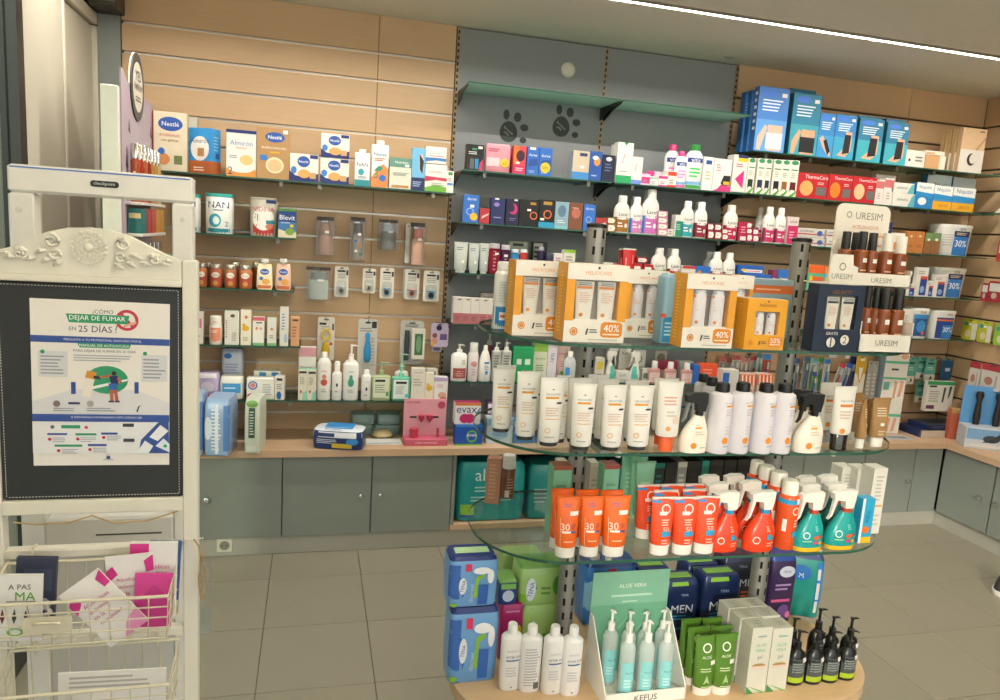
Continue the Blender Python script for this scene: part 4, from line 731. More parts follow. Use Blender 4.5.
for k, (a, b, v, c, c2, n) in enumerate(((640.5, 649.5, 173.5, '#d0307a', '#f0c8dc', 'magenta small box'), (649.5, 657.5, 176.5, '#e4dfd8', '#a8c0b8', 'plain white small box'), (658, 667, 175.5, '#e6e0dc', '#c83a8a', 'small white box with a magenta band'), (667, 675.5, 171, '#e4ded8', '#d8452a', 'small white box with red ends'))):
    put('paste_box', a, b, v, n + ' in the cluster left of the pink capped bottles', 'box', bx(c, ('r', -.5, .5, .7, .95, c2), ('l', -.3, .3, .2, .5, 2, '#8a8a90'), ('r', -.5, .5, 0, .14, c2)), d=.08)
put('paste_box', 646, 664, 171.5, 'wide pale box lying behind the small white boxes', 'box', bx('#dcc8d0', ('r', -.5, -.1, 0, 1, '#c83a8a')), dy=.09, d=.05)
vit = lambda cap, foot: dict(B=bottle, c='#e6e6e6', cap=cap, caph=.14, capw=.5, sh=.16, pr=[('r', -.42, .42, .6, .7, '#1f3a8a'), ('t', 'vitis', 0, .65, .5, '#ffffff'), ('r', -.5, .5, .02, .09, foot), ('l', -.3, .3, .25, .5, 3, shade(foot, 1.25)), ('r', -.45, .45, .1, .17, '#7ab0d8')])
put('mouthwash', 664, 678, 144.5, 'rear white mouthwash bottle with a pink cap', 'bottle', vit('#c22a6e', '#d070a8'), dy=.07, d=.05)
put('mouthwash', 674.5, 686, 151, 'front white mouthwash bottle with a pink cap', 'bottle', vit('#d03a86', '#d070a8'), d=.045)
put('mouthwash', 684.5, 702, 144.5, 'white mouthwash bottle with a green cap', 'bottle', vit('#2a8a3a', '#3aa04a'), d=.05)
put('cream_carton', 701.5, 711, 157, 'slim white carton with a blue square right of the green cap', 'carton', bx('#e4e2dc', ('r', -.3, .3, .78, .9, '#2a4a9a'), ('l', -.3, .3, .3, .6, 3, '#c8b88a')), d=.04)
put('dye_box', 711.5, 729, 159, 'white box with a black and yellow block and magenta foot', 'box', bx('#e4ded8', ('p', [(-.5, 0), (.5, 0), (.5, .18), (0, .22), (-.2, .08)], '#c83a7a'), ('p', [(-.05, .25), (.1, .5), (.48, .5), (.48, .2), (.1, .2)], '#222222'), ('r', .1, .45, .22, .32, '#d8b02a'), ('l', -.35, -.1, .6, .85, 3, '#d08aa0')), d=.07)
ctx(z=1.716, g='boxes and mouthwash on the middle grey panel shelf')
dur = lambda c, *p: bx(c, *p, d=.045)
put('condom_box', 463, 478.5, 195, 'tilted blue box in clear wrap at the left shelf end', 'box', dur('#2f6cc0', ('t', 'durex', .05, .86, .6, '#e8ecf4'), ('o', -.05, .4, .24, 0, '#8ab0e4'), ('s', -.05, .2, .55, .65, '#f0ece4'), ('e', .2, .22, .24, 0, '#e0b82a')), rz=-8)
put('condom_box', 479, 489, 208.5, 'small red box beside the tilted blue one', 'box', dur('#b03038', ('p', [(-.3, .3), (.4, .6), (.4, .7), (-.2, .5)], '#e4c8c4')))
put('condom_box', 490, 504, 198, 'navy blue box with violet waves', 'box', dur('#1f2a5a', ('e', -.1, .75, .2, .08, '#8a7ac0'), ('l', -.3, .3, .22, .3, 1, '#8a94c8'), ('s', -.25, .05, .93, .99, '#e8e4dc')))
put('condom_box', 505, 518, 199, 'dark violet box with a magenta half moon', 'box', dur('#1f1a3a', ('e', .05, .62, .34, .2, '#c02a78'), ('e', -.1, .66, .26, .16, '#1f1a3a'), ('l', -.2, .3, .16, .3, 2, '#6a6aa0'), ('s', .1, .36, .93, .99, '#e8e4dc')))
put('condom_box', 518.5, 537.5, 200, 'wide black box with an orange ring', 'box', dur('#101012', ('r', .05, .35, .82, .92, '#b08a3a'), ('o', .25, .42, .2, 0, '#d8703a'), ('s', -.1, .1, .58, .66, '#eeeae2')))
put('condom_box', 538, 553.5, 200, 'black box with an orange ring and turquoise foot', 'box', dur('#101012', ('r', -.5, .5, 0, .2, '#2a9ac0'), ('r', -.25, .3, .82, .94, '#b08a3a'), ('o', .05, .48, .27, 0, '#d8703a'), ('s', -.4, -.15, .26, .34, '#eeeae2')))
put('condom_box', 554, 567.5, 202, 'pale grey blue box with a silver bubble', 'box', dur('#8aa8b8', ('e', 0, .66, .3, .22, '#5a7a90'), ('r', -.5, .5, 0, .1, '#7ac0c8'), ('l', -.3, .3, .2, .34, 2, '#d8e4e8')))
put('condom_box', 568, 581.5, 203, 'brown box with a pink bubble', 'box', dur('#7a4a30', ('e', 0, .62, .32, .2, '#b86a58'), ('l', -.3, .3, .78, .84, 1, '#d8b8a0')))
put('condom_box', 582.5, 594, 204.5, 'blue box with clear wrap left of the metal post', 'box', dur('#2f6cc0', ('t', 'durex', .0, .84, .7, '#e8ecf4'), ('o', -.05, .42, .26, 0, '#8ab0e4'), ('e', .3, .15, .24, 0, '#e0b82a')))
put('condom_box', 594.5, 606, 218, 'small red box beside the metal post', 'box', dur('#b03a38', ('p', [(-.3, .3), (.4, .6), (.4, .7), (-.2, .5)], '#e4c8c4')))
def stackhex(u0, u1, vs, c, who):
    zb = CTX['z']
    for i, v in enumerate(vs):
        put('paste_box', u0, u1, v, who % ['bottom', 'second', 'third', 'top'][i if i < len(vs) - 1 else 3], 'box', hexbox(c), z=zb, group='small toothpaste boxes'); zb = solve_z(v, solve_x((u0 + u1) / 2, CTX['Y'], zb), CTX['Y']) + .0006
stackhex(607, 615.5, (224, 217.5), '#8a6a2a', '%s gold toothpaste box in the pair by the post')
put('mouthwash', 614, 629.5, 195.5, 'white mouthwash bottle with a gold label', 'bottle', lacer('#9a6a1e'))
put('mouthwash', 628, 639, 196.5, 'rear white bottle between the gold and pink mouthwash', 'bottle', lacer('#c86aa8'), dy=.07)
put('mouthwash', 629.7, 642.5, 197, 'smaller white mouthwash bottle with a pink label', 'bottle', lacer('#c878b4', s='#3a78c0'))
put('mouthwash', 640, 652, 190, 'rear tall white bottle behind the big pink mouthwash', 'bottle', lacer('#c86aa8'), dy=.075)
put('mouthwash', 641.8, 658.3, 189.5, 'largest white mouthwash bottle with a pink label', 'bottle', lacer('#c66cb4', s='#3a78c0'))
stackhex(657.5, 667.5, (229.5, 223.5, 217.5, 211), '#c88aa0', '%s pink toothpaste box in the stack of four')
put('paste_box', 667.5, 673, 229, 'tiny white box right of the pink toothpaste stack', 'box', bx('#d8d4cc', ('l', -.3, .3, .2, .8, 2, '#8a8a88')), d=.05)
put('paste_box', 674, 681, 215, 'white and green carton left of the turquoise mouthwash', 'box', bx('#e0ded6', ('r', -.4, .5, .02, .72, '#1f8a68'), ('l', -.3, .3, .3, .6, 3, '#a0d0b8')), d=.05)
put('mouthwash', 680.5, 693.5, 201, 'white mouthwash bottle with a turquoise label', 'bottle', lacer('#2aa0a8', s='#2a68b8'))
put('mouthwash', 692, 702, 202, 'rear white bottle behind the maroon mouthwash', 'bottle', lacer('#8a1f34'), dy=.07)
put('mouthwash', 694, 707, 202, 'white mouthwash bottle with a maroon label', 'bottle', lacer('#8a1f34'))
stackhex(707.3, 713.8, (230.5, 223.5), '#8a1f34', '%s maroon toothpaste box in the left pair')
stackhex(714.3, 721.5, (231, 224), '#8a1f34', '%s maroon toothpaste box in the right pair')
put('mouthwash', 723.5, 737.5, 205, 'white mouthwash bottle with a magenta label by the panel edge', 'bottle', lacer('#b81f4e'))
stackhex(721.8, 728, (234, 229), '#a81f3e', '%s maroon box in front of the magenta mouthwash')
ctx(g='mouthwash and toothpaste on the right beech wall')
put('paste_box', 738, 746, 222, 'magenta carton right of the panel edge', 'box', bx('#b01f48', ('l', -.3, .3, .4, .8, 3, '#e0a0b0'), ('r', -.3, .4, .05, .25, '#e4dfd8')), d=.05)
stackhex(746.5, 752, (234, 228.5, 222.5), '#b01f48', '%s magenta toothpaste box in the left stack of three')
stackhex(752.5, 758.5, (235, 229), '#b01f48', '%s magenta toothpaste box in the right pair')
put('mouthwash', 756, 764, 207.5, 'rear white bottle behind two magenta mouthwash bottles', 'bottle', lacer('#b01f58'), dy=.07)
put('mouthwash', 763, 774.5, 207, 'left of two tall white mouthwash bottles with magenta labels', 'bottle', lacer('#c02a60'))
put('mouthwash', 774.8, 785.5, 208, 'right of two tall white mouthwash bottles with magenta labels', 'bottle', lacer('#c02a60'))
put('paste_box', 785.8, 796, 217, 'white and magenta mouthwash carton right of the bottles', 'box', bx('#d8c8c4', ('r', -.5, .5, .02, .68, '#c02a60'), ('t', 'LACER', 0, .82, .7, '#3a3a3a'), ('l', -.3, .2, .2, .5, 3, '#e4b0c0')), d=.05)
z0 = 1.716
for i, v in enumerate((238, 228.5)):
    for a, b, c, c2 in ((796.5, 824, '#c8c6c0', '#b8302e'), (826, 846, '#d0cdc6', '#a82a2a')):
        put('paste_box', a, b, v + (a > 820) * 1.5, ('lower' if i == 0 else 'upper') + (' long silver toothpaste box beside the magenta carton' if a < 800 else ' silver and red toothpaste box behind the tester display'), 'box', bx(c, ('r', -.5, .5, .3, .42, c2), ('t', 'parodontax', -.15, .68, .5, '#3a3a42'), ('e', .32, .5, .1, .3, '#3a5aa0')), z=z0, d=.05)
    z0 = solve_z(v, solve_x(810, YS2, z0), YS2) + .003
put('serum_box', 880, 889, 222, 'narrow navy carton right of the tester display card', 'box', bx('#22305e', ('l', -.3, .3, .3, .8, 4, '#a0a8c8')), d=.05)
put('serum_box', 890, 903, 233, 'white carton with an orange middle behind the tester bottles', 'box', bx('#dcd8cc', ('r', -.3, .4, .1, .5, '#d8862a')), d=.05)
for a, b, n in ((905, 913, 'left of two plain brown cartons near the white tub'), (913.2, 922, 'right of two plain brown cartons near the white tub')):
    put('soap_carton', a, b, 231.5, n, 'box', bx('#b8763e', ('e', .0, .78, .14, .05, '#e0d0b4'), ('l', -.3, .3, .25, .4, 2, '#8a5428')), d=.06)
for a, b, n in ((923, 930, 'left of two green and brown cartons by the white tub'), (930.3, 938.5, 'right of two green and brown cartons by the white tub')):
    put('soap_carton', a, b, 233, n, 'box', bx('#8a5f3c', ('r', -.5, .5, .62, 1, '#6a8a58'), ('e', .0, .68, .2, .06, '#e0dccc')), d=.06)
tub = [('r', -.16, .32, .02, .8, '#2f7ac0'), ('r', -.16, .32, .62, .8, '#1f2a58'), ('l', -.1, .28, .66, .76, 2, '#d8c8a0'), ('p', [(-.16, .02), (.32, .02), (.32, .14), (.08, .02)], '#1f3f80'), ('t', '30%', .08, .4, .36, '#ffffff'), ('t', 'ena', .08, .86, .18, '#6a5a3a'), ('l', -.42, -.12, .3, .7, 5, '#b8b8b0')]
put('tub', 939.5, 974, 225, 'white tub with a blue label, uppermost of the corner tubs', 'tub', dict(B=bucket, pr=tub), d=.17)
ctx(z=1.453, g='boxes and tub on the fourth right shelf')
put('tub', 934, 967, 268, 'white tub with a blue label behind small boxes, second from top', 'tub', dict(B=bucket, pr=tub), d=.15, dy=.03)
for a, b, v, n, q in ((905.5, 913.5, 284, 'small white and blue box by the tester tray, lowest', 0), (914, 925, 267.5, 'tall white box with blue figure left of the second tub', 1), (925.2, 931.5, 281, 'small blue and red box between two white boxes', 2), (932, 943, 275, 'white box with a blue square in front of the second tub', 3)):
    put('collagen_box', a, b, v, n, 'box', bx('#d8d4cc', ('r', -.15, .45, .05, .6, '#22408a'), ('r', -.15, .45, .6, .7, '#c84a3a'), ('e', .1, .25, .2, .12, '#8aa8d8'), ('l', -.4, .3, .76, .9, 2, '#a0a098')), dy=-.005, d=.03)
ctx(z=1.19, g='tubs on the fifth right shelf')
put('collagen_box', 895, 909.5, 309, 'white carton with pink curve left of the lowest tubs', 'box', bx('#dcd8ce', ('p', [(-.5, .1), (.5, .35), (.5, .5), (-.5, .2)], '#d8927a'), ('l', -.3, .3, .5, .8, 4, '#b0aca2')), d=.06)
tub2 = [('r', -.4, .4, .08, .74, '#22508e'), ('r', -.4, .4, .66, .8, '#3a8ac0'), ('e', 0, .4, .25, .2, '#3f8ac8'), ('e', .15, .18, .1, .06, '#d8603a'), ('t', 'ena', 0, .88, .3, '#6a5a3a')]
put('tub', 910, 929, 308.5, 'smaller white tub with a blue picture label, lowest left', 'tub', dict(B=bucket, pr=tub2), d=.10)
put('tub', 930.5, 956, 311, 'white tub with a blue discount label, lowest right', 'tub', dict(B=bucket, pr=[('r', -.34, .36, .04, .76, '#22408a'), ('r', -.34, .36, .64, .7, '#d86a3a'), ('r', -.1, .36, .02, .5, '#2f7ac0'), ('t', '30%', .12, .34, .38, '#ffffff'), ('t', 'ena', .12, .87, .2, '#6a5a3a')]), d=.12)
# ---- fourth grey panel shelf
ctx(z=1.457, g='intimate gels and tubes on the fourth grey panel shelf')
for a, b, c, n in ((453.5, 467.5, '#6ab83a', 'silver tube with a green half by the beech wall'), (468, 478.8, '#4a9ad8', 'silver tube with a blue half'), (479, 488.5, '#d88aa8', 'silver tube with a pink half')):
    put('gel_tube', a, b, 242 + (a > 460) * 1.2, n, 'tube', dict(B=tube, c='#b9beb8', cap='#c4c8c2', caph=.08), d=.035, pr=[('p', [(-.2, .2), (.48, .2), (.48, .75), (.1, .5)], c), ('l', -.35, .2, .72, .85, 2, '#6a7a80'), ('e', .15, .36, .12, .05, '#e4e8e4')])
put('gel_bottle', 488.3, 499.5, 243.5, 'dark red gel bottle with a clear cap', 'bottle', dict(B=bottle, c='#8a1430', cap='#b8b0b4', caph=.16, capw=.85, sh=.04, pr=[('l', -.15, .15, .1, .8, 6, '#c87a8a'), ('s', .0, .35, .64, .7, '#eeeae2')]), d=.035)
put('gel_bottle', 500, 509.5, 245, 'purple gel bottle with a clear cap', 'bottle', dict(B=bottle, c='#4a1840', cap='#aaa4ac', caph=.16, capw=.85, sh=.04, pr=[('l', -.15, .15, .1, .7, 5, '#a87aa8'), ('s', -.2, .2, .6, .68, '#eeeae2')]), d=.035)
put('gel_pack', 506.5, 528, 241.5, 'clear gel pack standing behind the small blue and red caps', 'pack', dict(B=softpack, c='#8f9a8c', pr=[('r', -.3, .2, .86, .94, '#1a1a1a'), ('l', -.2, .3, .6, .8, 2, '#d0d4c8')]), dy=.08, d=.05)
for a, b, c, n in ((510, 518.5, '#3a8ac0', 'small blue topped gel bottle'), (519, 527, '#b83a38', 'small red topped gel bottle')): put('gel_bottle', a, b, 249.5, n + ' before the clear pack', 'bottle', dict(B=bottle, c=c, cap='#c4ccd0', caph=.12, capw=.8, sh=.1, pr=[('s', -.1, .3, .5, .58, '#eeeae2'), ('l', -.3, .3, .2, .4, 2, '#e0e0e0')]), d=.03)
put('toy_box', 531, 545, 242, 'dark boxed item with a pale front behind the violet bottle', 'box', bx('#1e1c20', ('r', -.45, .2, .1, .96, '#a8aaa4'), ('l', -.4, .1, .5, .9, 3, '#3a3a3a')), dy=.07, d=.04)
put('gel_bottle', 536.5, 544, 247, 'slim black violet bottle with clear cap', 'bottle', dict(B=bottle, c='#231a3a', cap='#9a98a4', caph=.12, capw=.7, sh=.1, pr=[('p', [(-.2, .5), (.2, .55), (0, .3)], '#b88ad0')]), d=.03)
put('gel_bottle', 545, 552, 253.5, 'short navy jar between the violet bottle and pink carton', 'bottle', dict(B=bottle, c='#1f2438', cap='#2a3048', caph=.3, capw=.95, sh=.04, pr=[('l', -.3, .3, .3, .5, 2, '#8a94a8')]), d=.03)
put('gel_box', 552.5, 561.5, 253.5, 'small white carton with a magenta half', 'box', bx('#d8d0d0', ('r', -.5, .5, .2, .6, '#c02a68'), ('l', -.3, .3, .68, .84, 2, '#a05a70')), d=.04)
put('gel_box', 562, 573.5, 250, 'white carton with green top and magenta stripe', 'box', bx('#dcd8cc', ('r', -.5, .5, .9, 1, '#8ac02a'), ('r', -.5, .5, .35, .5, '#c03a80'), ('l', -.3, .3, .6, .8, 2, '#8a8a80')), d=.04)
for a, b, n, dy in ((617.5, 628, 'rear red toothpaste tube', .05), (621.5, 634.5, 'front red toothpaste tube', 0)): put('paste_tube', a, b, 248.5 + dy * 6, n + ' right of the metal post', 'tube', dict(B=tube, c='#c02a2a', cap='#d8d4cc', crimp='#d8d4c8'), dy=dy, d=.03, pr=[('p', [(-.3, .4), (.3, .55), (.3, .8), (-.3, .7)], '#e0a8a0'), ('p', [(-.2, .1), (.2, .1), (.3, .26), (0, .36), (-.3, .26)], '#e8e4dc')])
ctx(g='toothpaste and mouthwash on the fourth grey panel shelf')
put('paste_box', 603, 617, 263, 'low white and red box beside the metal post', 'box', bx('#dcd6cc', ('r', .1, .5, 0, 1, '#b82a30')), d=.06)
stackhex(632, 641, (263.5,), '#a82028', '%s red hexagon toothpaste box left in the trio')
stackhex(642.5, 652, (264.5,), '#a82028', '%s red hexagon toothpaste box right in the trio')
put('paste_box', 637, 647.5, 257.5, 'upper red hexagon toothpaste box crowning the trio', 'box', hexbox('#a82028'), z=solve_z(263, solve_x(641, YS2, 1.5), YS2) + .001)
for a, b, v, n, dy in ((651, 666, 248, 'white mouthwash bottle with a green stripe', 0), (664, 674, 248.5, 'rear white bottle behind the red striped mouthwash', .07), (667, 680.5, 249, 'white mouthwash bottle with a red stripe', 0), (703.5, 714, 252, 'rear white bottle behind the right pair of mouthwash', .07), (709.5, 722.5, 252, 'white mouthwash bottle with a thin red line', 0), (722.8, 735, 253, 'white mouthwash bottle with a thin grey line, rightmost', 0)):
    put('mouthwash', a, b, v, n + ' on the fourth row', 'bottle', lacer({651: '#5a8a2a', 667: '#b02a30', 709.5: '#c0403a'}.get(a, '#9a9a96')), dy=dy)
put('paste_box', 681, 694, 266, 'low pale toothpaste box between the mouthwash pairs', 'box', bx('#dcd8ce', ('t', 'Lacer', -.1, .5, .6, '#4a6a4a'), ('r', -.5, .5, .85, 1, '#c03a3a')), d=.06)
put('paste_box', 694.3, 709, 266.5, 'low blue toothpaste box with a bear', 'box', bx('#2a6ac0', ('e', -.25, .5, .18, .3, '#c88a4a'), ('l', 0, .4, .3, .7, 2, '#d0e0f0')), d=.06)
for k, (a, b, v, c, c2, n) in enumerate(((738, 763, 265.5, '#2a62b4', '#e4e4e4', 'upper blue toothpaste box right of the grey panels'), (744, 770, 274.5, '#2f68ba', '#e0d8d8', 'lower blue toothpaste box right of the grey panels'), (771, 776, 270, '#8a3a5a', '#d8c8c8', 'narrow maroon box between blue ones'), (776.5, 790, 270, '#2f6ec0', '#e8e8ec', 'blue and white toothpaste box left of the right post'), (806, 822, 265, '#5ab08a', '#e0622a', 'colourful orange and green box right of the right post'), (822.5, 834, 267, '#4aa8d0', '#e08a3a', 'colourful orange and blue box by the display card'))):
    put('paste_box', a, b, v, n, 'box', bx(c, ('r', -.5, .5, .68, 1, c2 if k > 3 else c), ('r', -.3, .45, .2, .55, c2), ('l', -.2, .4, .28, .45, 1, '#c03a3a'), ('e', -.3, .45, .1, .15, '#e0c03a')), z=1.457 if k != 0 else solve_z(274.4, solve_x(750, YS2, 1.5), YS2), dy=-.002 * k if k != 0 else .005, d=.05)
# ---- fifth and lowest grey panel shelf
ctx(z=1.19, g='slim pink footed cartons on the fifth grey panel shelf')
for k in range(5):
    a = 452.5 + k * 8.6; put('serum_box', a, a + 8.4, 297 + k * .5, ['first', 'second', 'third', 'fourth', 'fifth'][k] + ' slim white carton with a dusty pink foot', 'box', bx('#d6d0c8', ('r', -.5, .5, 0, .4, '#b06a6e'), ('r', .0, .4, .9, .94, '#4a4a4a'), ('l', -.3, .3, .1, .3, 3, '#8a4a50')), d=.05)
put('serum_box', 479, 500, 293.5, 'grey magenta box behind the slim pink footed cartons', 'box', bx('#a8a4a0', ('p', [(.2, .6), (.5, .4), (.5, .8)], '#c02a68')), dy=.08, d=.05)
ctx(z=.88, g='body care on the lowest grey panel shelf')
put('lotion_bottle', 451, 467, 345, 'white pump bottle with a brick red band', 'bottle', dict(B=pump, e=2.4, d=.06, bodyh=.78, noz=.6, pr=[('r', -.5, .5, .08, .36, '#a04a48'), ('l', -.3, .4, .12, .3, 3, '#d8a8a0'), ('l', .1, .4, .45, .6, 3, '#b0aca4')]))
put('lotion_bottle', 467.8, 478, 343, 'slim white spray bottle with a pink flower', 'bottle', dict(B=spraycan, c='#e2dcda', cap='#d8d6d0', caph=.25, capw=.8, pr=[('e', 0, .46, .3, .07, '#d08aa0'), ('e', 0, .46, .12, .03, '#e0a84a'), ('l', -.2, .2, .15, .35, 3, '#d0a0b0')]), d=.045)
put('lotion_bottle', 478.3, 491, 346, 'white teardrop lotion bottle with a blue mark', 'bottle', dict(B=bottle, capw=.3, caph=.12, sh=.5, pr=[('r', -.1, .3, .5, .55, '#3a7ac0'), ('e', .1, .25, .12, .06, '#3a9ad0'), ('l', -.1, .3, .32, .46, 3, '#90a8b8')]), d=.05)
for a, b, v, n in ((484, 493, 334, 'left maroon bottle with a grey pump behind the white bottles'), (501, 510, 336.5, 'right maroon bottle with a grey pump behind the white bottles')): put('lotion_bottle', a, b, v, n, 'bottle', dict(B=pump, c='#6a2030', cap='#b0aca8', bodyh=.74), dy=.1, d=.05)
for a, b, n in ((491.5, 500, 'left clear square pump bottle with fine print'), (500.5, 510.5, 'right clear square pump bottle with fine print')): put('lotion_bottle', a, b, 343, n, 'bottle', dict(B=pump, c='#b8bab4', e=5., bodyh=.8, sh=.04, noz=.8, pr=[('l', -.35, .35, .1, .7, 9, '#6a6e6a')]), d=.05)
put('soap_box', 511.5, 532, 347, 'bright green twin box', 'box', bx('#1f9a5e', ('r', -.32, -.08, .5, .66, '#d8e8dc'), ('r', .08, .34, .5, .66, '#d8e8dc')), d=.06)
put('soap_box', 532, 545.5, 343, 'pale green and white carton beside the green twin box', 'box', bx('#cfd4bc', ('r', -.5, .5, .78, 1, '#8ab84a'), ('t', 'Bexident', 0, .6, .7, '#4a7a3a'), ('l', -.3, .3, .2, .45, 4, '#8a9a78')), dy=.02, d=.05)
put('soap_box', 546, 555, 341.5, 'narrow white carton with lilac lettering', 'box', bx('#dcd6de', ('t', 'LETI', 0, .6, .9, '#6a4a98', 80)), dy=.02, d=.05)
put('gel_tube', 555.5, 569, 346.5, 'pinkish tube with a green leaf near the left post', 'tube', dict(B=tube, dy=.03, c='#d8b8b4', pr=[('t', 'interapothek', 0, .78, .8, '#b04a58'), ('e', 0, .25, .25, .06, '#5a9a4a'), ('l', -.3, .3, .4, .6, 3, '#b88a88')]), d=.04)
put('lotion_bottle', 563.5, 575, 352, 'clear bottle with a blue label left of the left post', 'bottle', dict(B=bottle, c='#c8d0d4', capw=.4, caph=.16, sh=.2, pr=[('r', -.4, -.05, .06, .5, '#3a8ad0')]), d=.03, dy=-.012)
# ================================================================ right beech wall: top shelves
ctx(z=2.22, Y=-.235, g='blue support bandage boxes')
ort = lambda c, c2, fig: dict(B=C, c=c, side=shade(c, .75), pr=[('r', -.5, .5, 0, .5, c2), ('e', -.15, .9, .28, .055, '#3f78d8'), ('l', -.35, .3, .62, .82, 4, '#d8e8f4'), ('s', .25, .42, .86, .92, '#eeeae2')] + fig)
belt = lambda skin, b: [('p', [(-.42, .02), (-.3, .02), (-.12, .38), (-.2, .42), (-.42, .22)], skin), ('r', -.1, .38, .02, .42, skin), ('r', -.14, .4, .05, .3, b)]
wrist = [('p', [(-.4, .42), (-.2, .5), (.2, .2), (.4, .1), (.3, .02), (-.1, .2)], '#d8a888'), ('p', [(-.15, .38), (.05, .42), (.34, .16), (.2, .06)], '#16181c')]
ankle = [('p', [(-.3, .08), (.1, .06), (.34, .2), (.34, .62), (.02, .62), (.0, .26)], '#d8a888'), ('p', [(-.05, .12), (.28, .16), (.3, .56), (.0, .56)], '#16181c')]
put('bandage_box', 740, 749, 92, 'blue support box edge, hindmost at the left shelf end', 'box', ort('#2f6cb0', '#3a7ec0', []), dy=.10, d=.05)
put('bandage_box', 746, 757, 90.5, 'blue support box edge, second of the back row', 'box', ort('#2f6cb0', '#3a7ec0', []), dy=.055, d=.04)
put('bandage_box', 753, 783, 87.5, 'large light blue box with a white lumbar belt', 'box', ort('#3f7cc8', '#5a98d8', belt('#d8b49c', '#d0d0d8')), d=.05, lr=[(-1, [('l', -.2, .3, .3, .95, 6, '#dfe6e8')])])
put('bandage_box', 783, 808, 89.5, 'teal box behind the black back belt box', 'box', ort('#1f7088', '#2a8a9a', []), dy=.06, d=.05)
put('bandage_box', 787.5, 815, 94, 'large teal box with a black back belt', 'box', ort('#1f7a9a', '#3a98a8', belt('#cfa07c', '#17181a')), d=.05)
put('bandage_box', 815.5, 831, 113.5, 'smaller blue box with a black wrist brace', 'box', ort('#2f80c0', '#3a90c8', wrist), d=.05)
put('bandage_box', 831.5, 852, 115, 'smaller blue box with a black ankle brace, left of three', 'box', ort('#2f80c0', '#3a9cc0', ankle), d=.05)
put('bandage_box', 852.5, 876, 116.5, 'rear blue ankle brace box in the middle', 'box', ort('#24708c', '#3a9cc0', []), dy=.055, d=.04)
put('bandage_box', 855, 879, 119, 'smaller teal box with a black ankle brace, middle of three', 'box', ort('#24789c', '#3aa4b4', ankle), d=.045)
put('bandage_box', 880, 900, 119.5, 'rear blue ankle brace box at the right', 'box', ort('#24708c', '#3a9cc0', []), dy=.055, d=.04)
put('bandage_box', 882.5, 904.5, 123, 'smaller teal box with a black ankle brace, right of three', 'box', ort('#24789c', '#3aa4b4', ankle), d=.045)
ctx(g='pale boxes at the right end of the top shelf')
put('patch_box', 904.5, 923.5, 150.5, 'low white box right of the blue boxes', 'box', bx('#d8d4ca', ('l', 0, .4, .3, .7, 2, '#6a6a66'), ('e', -.3, .4, .06, 0, '#2a2a2a')), d=.06)
put('patch_box', 924, 944, 155.5, 'low beige box, lower of two', 'box', bx('#c4986a', ('r', .2, .5, 0, 1, '#d8d0c0')), d=.07)
put('patch_box', 924.5, 944.5, 151, 'low white box lying on the beige one', 'box', bx('#d8d0c0', ('r', -.4, 0, .2, .6, '#c8a070')), d=.06, z=solve_z(155.3, solve_x(934, -.235, 2.22), -.235))
for k, a in enumerate((939.5, 946, 952)): put('stocking_box', a, a + 9, 130.5 - k * .6, ['first', 'second', 'third'][k] + ' thin beige box edge in the leaning row', 'box', bx('#c8a878', ('r', -.5, .5, 0, .45, '#d4cdbf'), ('r', -.5, -.35, .45, 1, '#8a6a44')), dy=.09 - k * .03, d=.025)
put('stocking_box', 957, 980.5, 128.5, 'large beige and white box with a dark round picture', 'box', bx('#c9aa86', ('r', -.5, .5, 0, .52, '#cfcac0'), ('e', .0, .3, .18, .14, '#22221f'), ('e', .06, .32, .14, .11, '#cfcac0'), ('r', .2, .4, .92, .96, '#8a6a4a'), ('p', [(.1, .52), (.5, .85), (.5, .8), (.2, .52)], '#a88458')), d=.03)
ctx(z=1.985, g='boxes on the second right shelf')
put('dye_box', 730.5, 744.5, 155, 'white box with a yellow top and magenta diamond', 'box', bx('#dcd6cf', ('r', -.2, .5, .82, .92, '#e0c02a'), ('r', -.2, .5, .92, 1, '#22305e'), ('p', [(-.3, .35), (.3, .6), (.3, .1)], '#c8287a'), ('l', -.3, .2, .66, .78, 2, '#a86a80')), d=.07)
dye = lambda c: bx('#dfdbd0', ('e', 0, .93, .4, .06, '#3a8a58'), ('r', -.35, .4, .72, .75, '#3a7a50'), ('r', -.32, .32, .12, .4, c), ('e', 0, .14, .28, .05, '#e8e4da'), ('p', [(-.4, 0), (.1, 0), (.45, .12), (.45, .18)], '#5a9a3a'), ('l', -.3, .3, .5, .66, 3, '#a8b0a0'), d=.07)
for k, (a, b, c) in enumerate(((745, 752.5, '#1f3a22'), (754.5, 762, '#1e2e50'), (762.3, 768.5, '#1e2a3a'), (770.5, 778.5, '#1a1c22'), (778.8, 786.5, '#8a5a2a'), (786.8, 795.5, '#5a1a22'))):
    put('dye_box', a, b, 158 + k * .5, ['dark green', 'dark blue', 'slate blue', 'black', 'golden brown', 'wine red'][k] + ' swatch on a tall white hair colour box', 'box', dye(c), group='white hair colour boxes')
tc = lambda e_: bx('#b8242a', ('t', 'ThermaCare', .1, .86, .75, '#f4ecec'), e_, ('r', .12, .45, .15, .48, '#6a6662'), ('l', .15, .42, .56, .68, 2, '#e8c8c4'), d=.06)
put('heat_wrap_box', 795.8, 826, 173.5, 'red heat wrap box with a pale orange glow, left of three', 'box', tc(('e', -.2, .4, .22, .3, '#e0a060')), group='red heat wrap boxes')
put('heat_wrap_box', 826.5, 850, 175, 'red heat wrap box with an orange glow, middle of three', 'box', tc(('e', -.2, .4, .22, .3, '#e07a2a')), group='red heat wrap boxes')
put('heat_wrap_box', 850.5, 874, 177, 'red heat wrap box with a beige pattern, right of three', 'box', tc(('e', -.2, .42, .22, .3, '#d8b48a')), group='red heat wrap boxes')
